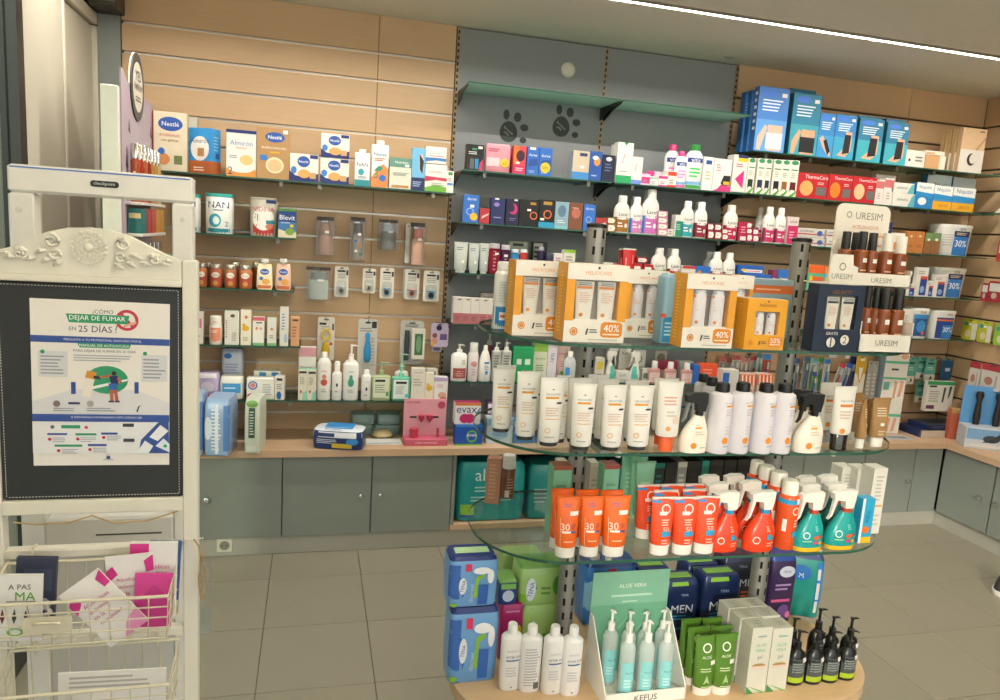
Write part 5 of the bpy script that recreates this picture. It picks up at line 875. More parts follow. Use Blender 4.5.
for a, b, n in ((873.5, 881.5, 'left of two slim white cartons with pink tops'), (882, 891, 'right of two slim white cartons with pink tops')): put('pill_box', a, b, 178.5 if a > 880 else 180, n, 'box', bx('#dcd2cc', ('r', -.5, .5, .66, .95, '#c06a6c'), ('l', -.2, .2, .2, .5, 3, '#a8a09a')), d=.05)
put('pill_box', 872, 892, 175, 'pale box lying behind the slim pink topped cartons', 'box', bx('#d4cec4'), dy=.07, d=.04)
for i, (v, n) in enumerate(((193.5, 'lower'), (183, 'upper'))): put('patch_box', 891.5, 913.5, v, n + ' white and teal patch box in the pair', 'box', bx('#d8d6cc', ('p', [(.2, 0), (.5, 0), (.5, 1), (.35, .8)], '#5aa8b0'), ('t', 'salvelox', -.05, .55, .5, '#5a6a70')), z=1.985 if i == 0 else solve_z(193.3, solve_x(902, -.235, 2), -.235), d=.07)
nos = lambda c, foot: bx(c, ('r', -.5, .5, .55, 1, '#dfe0dc'), ('t', 'Niquitin', 0, .82, .7, '#3a5a90'), ('p', [(-.5, .5), (.5, .42), (.5, .6), (-.5, .66)], '#2a86c0'), ('r', -.5, .5, 0, .36, foot), ('t', 'GRATIS', .05, .18, .5, '#b0501a') if foot != c else ('e', -.1, .28, .25, .15, '#dfe6ea'), d=.05)
put('patch_box', 913.8, 931, 183, 'blue and white plaster box left of the yellow footed ones', 'box', nos('#2a7ab8', '#2a7ab8'), group='plaster boxes')
put('patch_box', 931.5, 950, 186, 'white plaster box with a yellow foot, left one', 'box', nos('#3a8ac0', '#d8a02a'), group='plaster boxes')
put('patch_box', 950.5, 972.5, 188, 'white plaster box with a yellow foot, right one', 'box', nos('#3a8ac0', '#d8a02a'), group='plaster boxes')
put('patch_box', 923, 947, 175, 'white and blue box standing behind, upper left', 'box', bx('#d4d6d2', ('r', -.5, .5, .25, .4, '#5a9ad0'), ('t', 'Nasal', .05, .7, .5, '#3a5a90'), side='#2a6a8a'), dy=.07, d=.05, group='plaster boxes')
put('patch_box', 948.5, 971, 178, 'white and blue box standing behind, upper right', 'box', bx('#d4d6d2', ('r', -.5, .5, .2, .35, '#5a9ad0'), ('t', 'Nasal', .05, .65, .5, '#3a5a90'), side='#2a6a8a'), dy=.07, d=.05, group='plaster boxes')
# ---- goods behind the middle glass shelf, on the lowest grey panel shelf (right half)
ctx(z=.88, Y=-.235, g='oral care behind the middle glass shelf')
put('spray_box', 594, 603, 358, 'small box with a yellow sticker right of the left post', 'box', bx('#c8c4ba', ('r', -.3, .3, .55, .85, '#c8b02a'), ('l', -.3, .3, .1, .4, 3, '#3a3a3a')), d=.05)
for k, (a, v, n) in enumerate(((605.5, 351, 'left white trigger spray with a teal label'), (629, 352.5, 'right white trigger spray with a teal label'))):
    put('trigger_spray', a, a + 11, v, n, 'bottle', dict(B=trigger, c='#d8d4cc', head='#dedad0', face=1 if k == 0 else -1, bodyh=.62, pr=[('r', -.35, .35, .15, .55, '#4ab0a0'), ('r', .36, .48, .15, .55, '#c04a40')]), d=.05, dy=-.005)
for i, v in enumerate((380.5, 371)): put('paste_box', 612.5, 629.5 if i == 0 else 628.5, v, ['lower', 'upper'][i] + ' white gum care box between the trigger sprays', 'box', bx('#d8d6ce', ('t', 'GUM', .1, .5, .4, '#2a8a6a'), ('r', -.5, -.3, 0, 1, '#a8aaa4')), z=.88 if i == 0 else solve_z(380.3, solve_x(621, -.235, .9), -.235), dy=.02, d=.05)
put('paste_box', 617, 628, 344, 'tall white carton behind the gum care boxes', 'box', bx('#cfcac2', ('t', 'Kin', .0, .75, .5, '#3a3a3a'), ('e', .3, .3, .15, .05, '#b83a3a')), dy=.09, d=.05)
put('paste_box', 630.5, 643.5, 350, 'white carton with grey swirl behind the right trigger spray', 'box', bx('#c8c6c0', ('o', .0, .7, .25, 0, '#5a5a5a'), ('e', .2, .4, .15, .06, '#b84a6a')), dy=.09, d=.05)
put('paste_box', 641.5, 652, 369, 'low white and grey box right of the trigger sprays', 'box', bx('#d0cec6', ('r', -.4, .3, .3, .7, '#6a7a70')), dy=.03, d=.05)
for k, a in enumerate((648.5, 664.5, 681)): put('mouth_spray', a, a + 12, 361.5 + k, ['left', 'middle', 'right'][k] + ' of three reddish spray bottles with white tips', 'bottle', dict(B=bottle, c='#b8867e', cap='#dedad2', caph=.3, capw=.42, sh=.1, pr=[('r', -.42, .42, .08, .5, '#d8c8c2'), ('l', -.35, .35, .1, .48, 5, '#c04a40')]), d=.04, dy=-.003, group='reddish spray bottles')
put('paste_box', 656, 676, 361, 'dark pink box behind the reddish spray bottles', 'box', bx('#a83a58', ('r', -.3, .5, .1, .55, '#d8ccc8')), dy=.09, d=.05)
put('paste_box', 677, 692, 361.5, 'pale swirl box behind the right reddish spray', 'box', bx('#c4c2bc', ('o', .2, .7, .2, 0, '#7a7a78')), dy=.09, d=.05)
put('paste_box', 692, 698, 365, 'narrow blue box left of the orange box', 'box', bx('#2a62b0'), d=.05)
put('paste_box', 698.5, 716, 364, 'bright orange red box right of the spray bottles', 'box', bx('#d8502a', ('l', -.35, .35, .3, .8, 3, '#e8907a')), d=.05)
t = thing('wall_socket', 'white wall socket on the grey panel under the top glass shelf', 'socket', (2.045, -.0005, .955), 0)
G().cbox(-.04, .04, -.009, 0, 0, .08, .003).build('face_plate', M('#c9c5ba', .4), t)
G().rings([[(r * math.cos(k * math.pi / 10), y, .04 + r * math.sin(k * math.pi / 10)) for k in range(20)] for r, y in ((.026, -.0095), (.024, -.0105), (.02, -.010))]).build('socket_well', M('#8c887c', .6), t)
ctx(z=CZ, Y=-.30, g='cartons on the worktop behind the display')
for a, n in ((733.5, 'left of two tall cartons with orange striped tops'), (750.5, 'right of two tall cartons with orange striped tops')):
    put('striped_carton', a, a + 14.5, 374.5, n, 'box', bx('#d0b4a4', ('r', -.5, .5, .84, 1, '#d8602a'), *[('p', [(-.4 + q * .25, .84), (-.3 + q * .25, .84), (-.36 + q * .25, .99), (-.44 + q * .25, .99)], '#e8e0d4') for q in range(4)], ('r', -.38, .38, .06, .78, '#c48a78'), ('l', -.3, .3, .1, .7, 8, '#d8b8a8')), d=.07)
put('spray_box', 715.5, 731, 370, 'white and blue box right of the orange red box', 'box', bx('#cfccc4', ('r', -.5, -.1, .72, .96, '#2a62b0'), ('e', -.2, .62, .2, .08, '#d8602a'), ('e', .1, .45, .14, .05, '#22406a'), ('l', -.3, .3, .1, .36, 4, '#a0a09a')), d=.07)
# ---- hanging toothbrushes
def brush(T, w, d, h, c='#d88a80', c2='#e4e0dc', slant=0):
    G().prism(rrect(-w / 2, w / 2, 0, h, w * .2, 2), -.001, .001).build('backing_card', M(c2, .45), T)
    G().prism(rrect(-w * .4, w * .4, h * .04, h * .86, w * .2, 2), -d, -.001).build('clear_bubble', CLEAR, T)
    G().tube([(0, -d * .5, h * .06), (0, -d * .55, h * .4), (0, -d * .5, h * .6), (0, -d * .5, h * .82)], [w * .17, w * .2, w * .09, w * .1], 8).build('brush_handle', M(c, .35), T, True)
    G().box(-w * .1, w * .1, -d * .95, -d * .5, h * .66, h * .82).build('bristles', M('#e4e8ec', .6), T)
    prints(T, Surf([(0, w / 2, .001), (h, w / 2, .001)]), h, [('r', -.5, .5, .87, 1, c)])
bl = lambda c, c2: dict(B=brush, c=c, c2=c2)
for k, (a, b, v0, v1, Y, c, c2) in enumerate(((720, 726, 356, 398, -.05, '#c86a64', '#d8d0c8'), (727, 733.5, 357, 400, -.05, '#d07a74', '#dcd2cc'), (733, 741, 355, 392, -.11, '#c05a5c', '#dcd4d0'), (742, 749, 358, 392, -.11, '#d88a84', '#d8d0c8'), (751, 758, 356, 390, -.08, '#c0504c', '#dcd4cc'), (757.5, 763, 354, 380, -.12, '#3a7a8a', '#c8d0d0'), (764, 771.5, 354, 396, -.09, '#3a86c8', '#d85a3a'),
        (795, 800, 358, 398, -.05, '#3f5a9a', '#cfcabf'), (804, 810.5, 356, 395, -.06, '#5a7a98', '#a8b0b4'), (811, 818, 358, 398, -.09, '#6ab0b4', '#d0d4cc'), (812.5, 817, 372, 402, -.13, '#2a5ab0', '#7ab06a'), (818.5, 824, 357, 392, -.05, '#4a9a4a', '#d4d0c8'), (824.5, 831, 359, 394, -.09, '#2a7ac0', '#dcdcd8'))):
    hang('toothbrush_pack', a, b, v0, v1, ['first', 'second', 'third', 'fourth', 'fifth', 'sixth', 'seventh', 'eighth', 'ninth', 'tenth', 'eleventh', 'twelfth', 'thirteenth'][k] + ' toothbrush pack from the left on the beech wall', 'toothbrush', Y=Y, d=.02, hk=(Y < -.06), group='hanging toothbrush packs', **bl(c, c2))
for k, (a, b, v0, v1, c, c2, ang) in enumerate(((833, 839, 362, 396, '#b83a40', '#d8d4d0', 14), (840, 846, 362, 396, '#3a5ab8', '#d8dce4', 14), (846.5, 853.5, 356, 398, '#22305e', '#2a3e80', 8))):
    T = hang('toothbrush_pack', a, b, v0, v1, ['slanting red and white', 'slanting blue and white', 'slanting navy'][k] + ' toothbrush pack near the yellow card', 'toothbrush', Y=-.10 + k * .025, d=.02, hk=False, group='hanging toothbrush packs', **bl(c, c2)); T.rotation_euler.y = R(ang)
hang('yellow_card', 857.5, 868, 355, 396, 'yellow and white card with a small tool', 'card', Y=-.09, c='#dcd8cc', pr=[('r', -.5, .5, .55, 1, '#d0a02a'), ('p', [(-.3, .55), (0, .3), (.3, .55)], '#d0a02a'), ('s', -.15, .25, .86, .93, '#eeeae2'), ('p', [(-.2, .7), (.2, .7), (.05, .4), (-.05, .4)], '#eceade')])
for k, a in enumerate((868.8, 874.2)): hang('file_card', a, a + 5, 361, 399, ['left', 'right'][k] + ' narrow grey card beside the yellow card', 'card', Y=-.09, hk=False, c='#a8a49c', pr=[('l', -.3, .3, .1, .7, 6, '#d0ccc4')])
# foot care tower on the worktop
p0 = at_z(888, 433, CZ); T = thing('foot_care_box', 'lower white foot care box with a green stripe and bare feet', 'box', (p0.x, p0.y + .05, CZ), R(-10), 'foot care boxes')
foot = [('r', -.5, .5, .5, .58, '#5ab894'), ('p', [(-.1, .05), (.0, .05), (.06, .45), (-.06, .48)], '#d8a488'), ('p', [(.12, .05), (.26, .08), (.34, .46), (.2, .48)], '#d8a488'), ('r', -.35, -.05, .8, .86, '#4a4a48'), ('p', [(-.45, .1), (-.2, .08), (-.25, .3), (-.4, .34)], '#3a78b8')]
hA = solve_z(400, p0.x, p0.y) - CZ; carton(T, .15, .10, hA, c='#dfdcd2', side='#9ab0c0', pr=foot, lr=[(1, [('l', -.45, .45, .1, .9, 14, '#4a6a90')])])
T = thing('foot_care_box', 'upper white foot care box with bare feet, standing on its twin', 'box', (p0.x, p0.y + .052, CZ + hA + .0008), R(-10), 'foot care boxes'); hB = solve_z(351, p0.x, p0.y) - CZ - hA
carton(T, .155, .10, hB, c='#dfdcd2', side='#9ab0c0', pr=[('r', -.5, .5, .74, .79, '#5ab894'), ('r', -.5, .5, .42, .46, '#5ab894'), ('p', [(.0, .03), (.1, .03), (.14, .36), (.02, .4)], '#d8a488'), ('p', [(.2, .05), (.34, .08), (.42, .38), (.28, .4)], '#d8a488'), ('e', .3, .9, .16, .07, '#d8a488'), ('r', -.2, .1, .6, .64, '#4a4a48'), ('r', -.45, -.2, .2, .36, '#6ab0a0')], lr=[(1, [('l', -.45, .45, .1, .9, 14, '#4a6a90')])])
# corner cards
mint = dict(c='#5aa898', pr=[('r', -.5, .5, 0, .3, '#d4d0c4'), ('r', -.3, .3, .74, .82, '#2a4a48'), ('p', [(.0, .05), (.3, .12), (.1, .25)], '#3a2a24'), ('l', -.3, .3, .5, .65, 2, '#b8d8d0')])
for k, (a, b, v0, v1, Y) in enumerate(((909, 917, 357, 384, -.12), (918, 927, 357, 379, -.10), (926.5, 937, 358.5, 381, -.13), (917, 925.5, 381, 402, -.10))): hang('mint_card', a, b, v0, v1, ['first', 'second', 'third', 'lower fourth'][k] + ' mint foot care card near the right corner', 'card', Y=Y, hk=(k < 3), group='mint foot care cards', d=.02, **mint)
hang('blue_card', 942, 954, 358, 380, 'dark blue card between mint and clear packs', 'card', Y=-.08, c='#2a5a80', pr=[('r', -.1, .3, .4, .55, '#d0d4d4'), ('r', -.5, .5, .9, 1, '#7a8a80')])
hang('clear_card', 956, 969, 359, 378, 'pale clear pack in the very corner of the beech walls', 'card', Y=-.06, c='#a8b4b0', pr=[('e', .15, .45, .2, .2, '#d8dcd4'), ('r', -.5, -.1, 0, .3, '#3aa0c0'), ('r', -.4, .4, .8, .9, '#d0ccc0')], bub=(-.3, .4, .2, .75))
p0 = at_z(938, 411, .66); T = I('stocking_box', C, 925, 949.5, 381.5, 'white stocking box with a green top hanging in the corner', 'box', z=zat(410.5, 937, -.2), Y=-.22, d=.03, rz=-6, c='#cfcbc0', pr=[('r', -.5, .5, .88, 1, '#2f8a50'), ('p', [(.1, .3), (.16, .3), (.2, .8), (.12, .8)], '#3a3a38'), ('p', [(.3, .4), (.36, .5), (.42, .84), (.32, .84)], '#3a3a38'), ('r', -.42, -.15, .8, .86, '#2a2a28'), ('r', -.45, -.15, .08, .2, '#5a2a48'), ('l', -.4, 0, .3, .7, 5, '#9a9890')])
hook(T.location.x, T.location.z + .155, .2, 'chrome peg hook above the green topped stocking box')
# navy boxes, leaflet on the worktop corner
zz = CZ
for k in range(2):
    p0 = at_z(921, 438, CZ); T = thing('book_box', ['left', 'right'][k] + ' flat navy box lying on the worktop in the corner', 'box', (p0.x + .10 + k * .2, p0.y + .11, CZ), R(-2), 'flat navy boxes')
    carton(T, .19, .2, .045, c='#c9b8a4', side='#2a3460', top='#22284a', pr=[('r', -.5, -.46, 0, 1, '#22305e')])
    if k < 1:
        T2 = thing('book_box', 'flat dark box stacked behind the navy boxes', 'box', (p0.x + .25, p0.y + .12, CZ + .0455), R(3), 'flat navy boxes'); carton(T2, .36, .16, .03, c='#2c3248', side='#22305e', top='#3a4450', pr=[('l', -.4, .4, .2, .8, 2, '#5a6480')])
T = thing('leaflet', 'thin leaflet lying on the worktop below the foot care boxes', 'leaflet', (*at_z(898, 438, CZ).xy, CZ), R(-8)); G().cbox(-.11, .09, -.04, .05, 0, .003, .0005).build('paper', M('#b9bcbc', .5), T); G().box(-.09, .06, -.02, .03, .003, .0034).build('printed_panel', M('#7f8a94', .5), T)
# ---- right wall goods
def hangx(name, u0, u1, v0, v1, label, cat, X=XR - .05, **k):
    uc = (u0 + u1) / 2; a = at_x(u0, v1, X); b = at_x(u1, v1, X); zt = at_x(uc, v0, X).z
    T = thing(name, label, cat, (X, (a.y + b.y) / 2, (a.z + b.z) / 2), R(-90), k.pop('group', 'goods on the right wall')); blister(T, abs(b.y - a.y), k.pop('d', .02), zt - (a.z + b.z) / 2, **k); return T
for k, (a, b, v0, v1) in enumerate(((980, 986.5, 283, 301), (986, 1000, 281, 302))): hangx('red_card', a, b, v0, v1, ['narrow', 'wide'][k] + ' red blister card on the right wall', 'card', c='#b02a38', pr=[('r', -.4, .4, .5, .9, '#d4cfc8'), ('e', 0, .3, .2, .15, '#d8b0a0')], bub=(-.3, .3, .1, .55))
hangx('red_card', 995.5, 1012, 240, 262, 'red card cut by the picture edge, highest on the right wall', 'card', c='#c23a42', pr=[('r', -.4, .4, .4, .9, '#d8d0c8')])
for k, (a, b, v0, v1) in enumerate(((960.5, 975.5, 318.5, 339.5), (976, 990, 321, 342.5), (992, 1010, 324, 346))): hangx('plaster_box', a, b, v0, v1, ['left', 'middle', 'right'][k] + ' yellow green plaster box on the right wall', 'box', c=['#c4c430', '#b8bc3a', '#8ab840'][k], pr=[('r', .15, .48, .05, .8, '#cfcfc4'), ('e', -.28, .76, .14, .1, '#3a9a8a'), ('e', -.1, .3, .2, .18, '#d8c8a0'), ('s', -.1, .1, .7, .8, '#eeeae2')], group='yellow green plaster boxes')
for k, (a, b, v0, v1, c) in enumerate(((967, 978, 361, 387, '#b84a50'), (978.5, 1000, 364, 390, '#c8c4ba'))): hangx('sole_card', a, b, v0, v1, ['red topped white', 'larger white and red'][k] + ' shoe care card on the right wall', 'card', X=XR - .05, c='#cfcac0', pr=[('r', -.5, .5, .75, 1, '#b03a44'), ('e', -.1, .35, .2, .16, '#b07a6a'), ('r', .2, .3, .1, .6, '#a8a49a')], group='shoe care cards')
T = thing('white_board', 'white triangular card standing on the right wall shelf', 'card', (4.05, -.38, 1.9855), R(-60)); G().prism([(-.07, 0), (.07, 0), (.07, .15), (.03, .15)], -.002, .002).build('card_face', M('#cfc8b8', .5), T); G().prism([(.03, 0), (.05, 0), (.05, .1)], .002, .05).build('card_strut', M('#bfb8a8', .5), T)
# tights display on the right worktop
pA = at_z(963, 446, CZ); T = thing('tights_display', 'pale blue and white display box with black brushes on the right worktop', 'display', (pA.x + .13, pA.y - .02, CZ), R(-28))
G().cbox(-.13, .17, -.07, .07, 0, .13, .003).build('tray_box', M('#c4ccd4', .5), T); hD = solve_z(388, pA.x, pA.y) - CZ
G().cbox(-.13, .17, .062, .07, .13, hD, .002).build('back_card', M('#5a9ad0', .5), T)
prints(T, Surf([(0, .13, .07), (.13, .13, .07)]), .13, [('r', -.48, .6, .45, .95, '#7aa8d0'), ('e', .05, .5, .18, .18, '#3a424a'), ('p', [(-.15, .3), (.2, .4), (.3, .8), (.22, .8), (.05, .5)], '#2a3036'), ('r', -.4, .5, .1, .2, '#d8d4cc')])
for x in (-.05, .06, .14):
    G().loft([(.13, .018, .01), (.18, .022, .014), (hD * .75, .014, .01), (hD * .86, .024, .014), (hD * .92, .018, .012)], 14, cx=x, cy=.03).build('black_brush', M('#17181a', .4), T, True)
T = thing('small_box', 'slim red and beige box behind the tights display', 'box', (pA.x + .08, pA.y + .17, CZ), R(-20)); carton(T, .06, .05, solve_z(407, pA.x, pA.y + .2) - CZ, c='#c86a50', top='#c8a060', pr=[('r', -.5, .5, .86, 1, '#c8a060')])
# ---- packs in the open niche
ctx(z=.1275, Y=-.335, g='turquoise packs in the open niche')
alv = [('t', 'alvita', .0, .8, .5, '#dff0ee'), ('l', -.25, .3, .5, .62, 2, '#a8dcd8'), ('l', -.3, .3, .34, .45, 2, '#a8dcd8'), ('r', -.44, -.24, .12, .3, '#8ac03a'), ('r', -.44, -.24, .08, .12, '#2a50a8')]
put('diaper_pack', 455, 524, 463, 'large turquoise pack with white lettering in the niche', 'pack', dict(B=softpack, c='#1f9a9c', pr=alv, e=7.), d=.2)
put('diaper_pack', 527, 576, 466, 'turquoise pack right of the largest one in the niche', 'pack', dict(B=softpack, c='#1c8a8a', pr=[('t', 'alvita', .1, .84, .5, '#bfe4e0'), ('l', -.4, -.1, .3, .6, 4, '#8acac6')], e=7.), d=.2)
put('diaper_pack', 579, 612, 466, 'turquoise pack behind the left post in the niche', 'pack', dict(B=softpack, c='#1a7f82', pr=[('l', -.2, .3, .5, .7, 3, '#8acac6')], e=7.), d=.2)
put('diaper_pack', 614, 648, 468, 'turquoise pack behind the mint tubes in the niche', 'pack', dict(B=softpack, c='#1a7478', pr=[('l', -.2, .3, .5, .7, 3, '#8acac6')], e=7.), d=.2)
ctx(g='dark packs in the open niche')
for k, (a, b, c, s) in enumerate(((650, 660, '#1e2a28', '#1a6a66'), (661, 672, '#26241f', '#1a1a18'), (673, 682, '#8a8c88', '#c0c0ba'), (683, 696, '#211f1b', '#2a2824'), (697, 704, '#1a6a5e', '#2a8a78'), (705, 718, '#1f1d1a', '#34302a'), (719, 731, '#1c1a18', '#2c2a26'), (732, 747, '#191816', '#2a2826'))):
    put('dark_carton', a, b, 463 - k * .5, ['first dark', 'second brown black', 'grey', 'third black', 'green', 'fourth black', 'fifth black', 'sixth black'][k] + ' tall narrow carton in the niche row', 'box', bx(c, ('r', -.5, .5, .9, 1, s), ('l', -.3, .3, .3, .8, 5, s), d=.2))
# ================================================================ products on the central display
ZT, ZM, ZL = ZG
ctx(z=ZT, g='gift sets on the top glass shelf')
def giftbox(T, w, d, h, c='#e9a227', band='#ece7db', win=(.14, .86, .29, .80), n=2, spray=False, side=None, disc='40%', tubes=True, bandcol2='#2a5ab0', title='HELIOCARE', capband='#e08a2a'):
    x0, x1 = (-.5 + win[0]) * w, (-.5 + win[1]) * w; z0, z1 = win[2] * h, win[3] * h; rc = d * .36
    g = G().cbox(-w / 2, w / 2, -d / 2 + rc, d / 2, 0, h, .001); g.build('box_back', M('#a39b8e', .6), T)
    for xa, xb in ((-w / 2, x0), (x1, w / 2)): G().box(xa, xb, -d / 2, -d / 2 + rc, 0, h).build('side_strip', M(side or c, .4), T)
    for za, zb in ((z1, h), (0, z0)): G().box(x0, x1, -d / 2, -d / 2 + rc, za, zb).build('front_band', M(band, .4), T)
    G().box(x0, x1, -d / 2 + .0008, -d / 2 + .0016, z0, z1).build('window_film', FILM, T)
    S = Surf([(0, w / 2, d / 2), (h, w / 2, d / 2)])
    pr = []
    if band != c: pr += [('r', -.5, .5, win[3], 1, band), ('r', -.5, .5, 0, win[2] * .95, band)]
    pr += [('t', title, .0, .89, .42, '#e0a070' if band != c else '#8a5a1a'), ('e', 0, .955, .02, 0, '#3a3a3a')]
    if disc: pr += [('p', [(.1 + .36 * a, .07 + .2 * b) for a, b in rrect(0, 1, 0, 1, .2, 3)], '#e08a24'), ('t', disc, .28, .19, .26, '#ffffff'), ('l', .14, .42, .09, .13, 1, '#ffe8c8'), ('o', -.34, .14, .065, 0, '#e08a24'), ('e', -.34, .14, .035, 0, '#e08a24'), ('p', [(-.15, .1), (-.12, .1), (-.1, .18), (-.13, .18)], '#4a4a40'), ('l', -.08, .06, .12, .18, 2, '#5a5a50'), ('l', -.1, .4, .03, .05, 1, '#a8a498')]
    prints(T, S, h, pr)
    for i in range(n):
        cx = x0 + (x1 - x0) * (i + .5) / n; ww = (x1 - x0) / n * .92; hh = (z1 - z0) * 1.02
        E_ = link('boxed_tube', None, T); E_.location = (cx, -d / 2 + rc * .5, z0 - .004)
        if spray: G().loft([(0, ww * .40, rc * .42), (hh * .86, ww * .40, rc * .42), (hh, ww * .3, rc * .36)], 16).build('tube_body', M('#e4e0e2', .3), E_, True)
        else: G().loft([(0, ww * .36, rc * .4), (hh * .3, ww * .4, rc * .4), (hh * .98, ww * .47, rc * .2)], 16).build('tube_body', M('#e9e5d9', .3), E_, True)
        prints(E_, Surf([(0, ww * .38, rc * .4), (hh, ww * .44, rc * .3)], 2.), hh, [('r', -.45, .4, .8, .86, capband), ('l', -.4, .4, .87, .96, 2, '#6a7a88'), ('l', -.35, .3, .45, .72, 5, '#d8b8a0'), ('e', -.22, .16, .12, 0, '#e08a2a')], .001)
    G().poly([(-w / 2 - .0006, d / 2, 0), (-w / 2 - .0006, -d / 2, 0), (-w / 2 - .0006, -d / 2, h), (-w / 2 - .0006, d / 2, h)]).build('printed_panel', M(side or c, .4), T)
    e = link('side_print', None, T); e.rotation_euler.z = R(-90); prints(e, Surf([(0, d / 2, w / 2 + .0008), (h, d / 2, w / 2 + .0008)]), h, [('l', -.15, .15, .1, .9, 18, shade(side or c, 1.25))])
put('lotion_bottle', 494, 510, 262, 'white spray bottle with a bright blue foot, leftmost on top', 'bottle', dict(B=spraycan, c='#dfe2dc', cap='#e4e4de', caph=.14, capw=.75, pr=[('r', -.5, .5, .0, .34, '#2a86c0'), ('r', -.2, .2, .14, .26, '#e0dcd4'), ('r', -.15, .15, .18, .22, '#d8703a'), ('l', -.3, .3, .4, .72, 8, '#b8c4c4')]), vb=330, d=.055, group='bottles and packs on the top glass shelf')
put('gift_box', 511.5, 566, 261.5, 'leftmost orange and white gift box with two tubes', 'box', dict(B=giftbox), vb=336, d=.07)
put('gift_box', 562.5, 623, 264.5, 'second orange and white gift box, standing furthest forward', 'box', dict(B=giftbox), vb=342.5, d=.07)
put('gift_box', 622, 663, 270.5, 'third gift box with two white spray cans, set back', 'box', dict(B=giftbox, spray=True), vb=338, d=.06)
put('blue_pack', 659.5, 675.5, 274, 'clear blue bottle pack between two gift boxes', 'pack', dict(B=bottle, c='#8ab4c8', cap='#9cc0d0', caph=.04, capw=.9, sh=.02, e=6., pr=[('r', -.5, .5, .02, .38, '#2a8ab8'), ('l', -.3, .3, .1, .32, 4, '#a8d8ec'), ('e', -.4, .4, .14, 0, '#d85a4a')]), vb=343.5, d=.05, group='bottles and packs on the top glass shelf')
put('gift_box', 724, 747, 275.5, 'fifth gift box, mostly hidden behind the fourth', 'box', dict(B=giftbox, spray=True, n=1), vb=341, d=.05)
put('gift_box', 680.5, 731, 275, 'fourth gift box with spray cans, right of the blue pack', 'box', dict(B=giftbox, spray=True), vb=348, d=.07)
put('blue_pack', 746, 787, 279.5, 'pale blue display tray with orange band behind the small gift box', 'pack', bx('#90acb8', ('r', -.5, .5, .76, .9, '#d8703a'), ('l', -.4, .4, .8, .86, 1, '#f0c0a0'), ('r', -.5, -.02, .1, .7, '#7f9ca8'), ('r', .02, .5, .1, .7, '#7f9ca8')), vb=338, d=.06, group='bottles and packs on the top glass shelf')
put('gift_box', 743, 782.5, 299.5, 'small yellow gift box with a blue spine', 'box', dict(B=giftbox, c='#e8a41e', band='#e8a41e', disc='50%', spray=True, win=(.22, .82, .3, .76), capband='#2a4a9a', title='heliocare'), vb=350, d=.06)
T = put('gift_box', 811, 857, 285, 'navy gift box with a dark blue window', 'box', dict(B=giftbox, c='#1c2a40', band='#1c2a40', disc=None, n=2, win=(.2, .86, .34, .84), title='NEURETT', capband='#2a2a2a'), vb=352, d=.042)
prints(T, Surf([(0, .06, .021), (.2, .06, .021)]), .18, [('e', -.14, .14, .11, 0, '#dcd8cc'), ('t', '1', -.14, .14, .03, '#22304a'), ('e', .2, .18, .11, 0, '#dcd8cc'), ('t', '2', .2, .18, .09, '#22304a'), ('t', 'GRATIS', -.14, .27, .3, '#e8e4da')], .0022)
# tester display, two tiers
p0 = at_z(880, 353, ZT); T = thing('tester_display', 'white two tier card display for brown oil bottles', 'display', (p0.x, p0.y + .06, ZT)); ox, oy = p0.x, p0.y + .06
CARD = M('#e6e1d4', .5)
def wb(u0, u1, v0, v1, Y): z1 = solve_z(v0, solve_x((u0 + u1) / 2, Y, ZT), Y); z0 = solve_z(v1, solve_x((u0 + u1) / 2, Y, ZT), Y); return solve_x(u0, Y, (z0 + z1) / 2) - ox, solve_x(u1, Y, (z0 + z1) / 2) - ox, z0 - ZT, z1 - ZT
Ya = p0.y; yl = Ya - oy
x0, x1, z0, z1 = wb(858.5, 911, 335, 353, Ya); G().box(x0, x1, yl, yl + .003, .0, z1 * 1.0).box(x0, x0 + .003, yl, yl + .12, 0, z1 * 1.7).box(x1 - .003, x1, yl, yl + .12, 0, z1 * 1.7).box(x0, x1, yl, yl + .12, 0, .003).build('lower_tray', CARD, T)
XA, XB = x0, x1
prints(link('tray_print', None, T), Surf([(0, (x1 - x0) / 2, -yl + .0)]), z1, [('t', 'URESIM', 0.02, .55, .42, '#8a8678')])
for o in T.children[-1].children: o.location.x = (x0 + x1) / 2
Yb = Ya + .05; yu = Yb - oy
x0, x1, z0, z1 = wb(829, 911, 274, 287, Yb); ZU = z0
G().box(x0, x1, yu, yu + .10, z0, z0 + .003).box(x0, x1, yu, yu + .003, z0, z1).box(x1 - .003, x1, yu, yu + .10, z0, z1 * 1.06).build('upper_tray', CARD, T)
a0, a1, b0, b1 = wb(829, 853, 255, 287, Yb); G().prism([(a0, b0), (a1 + .012, b0), (a1 + .012, b0 + (b1 - b0) * .62), (a1 - .004, b0 + (b1 - b0) * .68), (a1 - .008, b1), (a0, b1)], yu - .004, yu - .001).build('stepped_panel', CARD, T)
e = link('panel_print', None, T); e.location = ((a0 + a1) / 2, 0, b0); prints(e, Surf([(0, (a1 - a0) / 2, -yu + .004)]), b1 - b0, [('t', 'URESIM', .02, .32, .85, '#8a8678'), ('o', .0, .62, .14, 0, '#8a8678')])
e = link('panel_print', None, T); e.location = ((x0 + x1) / 2 + .03, 0, z0); prints(e, Surf([(0, .08, -yu + .0)]), z1 - z0, [('t', 'URESIM', .02, .5, .4, '#8a8678')])
c0, c1, d0, d1 = wb(833, 886, 206, 285, Yb + .09)
G().prism(rrect(c0, c1, d0, d1, .022, 5), yu + .09, yu + .094).build('back_card', CARD, T)
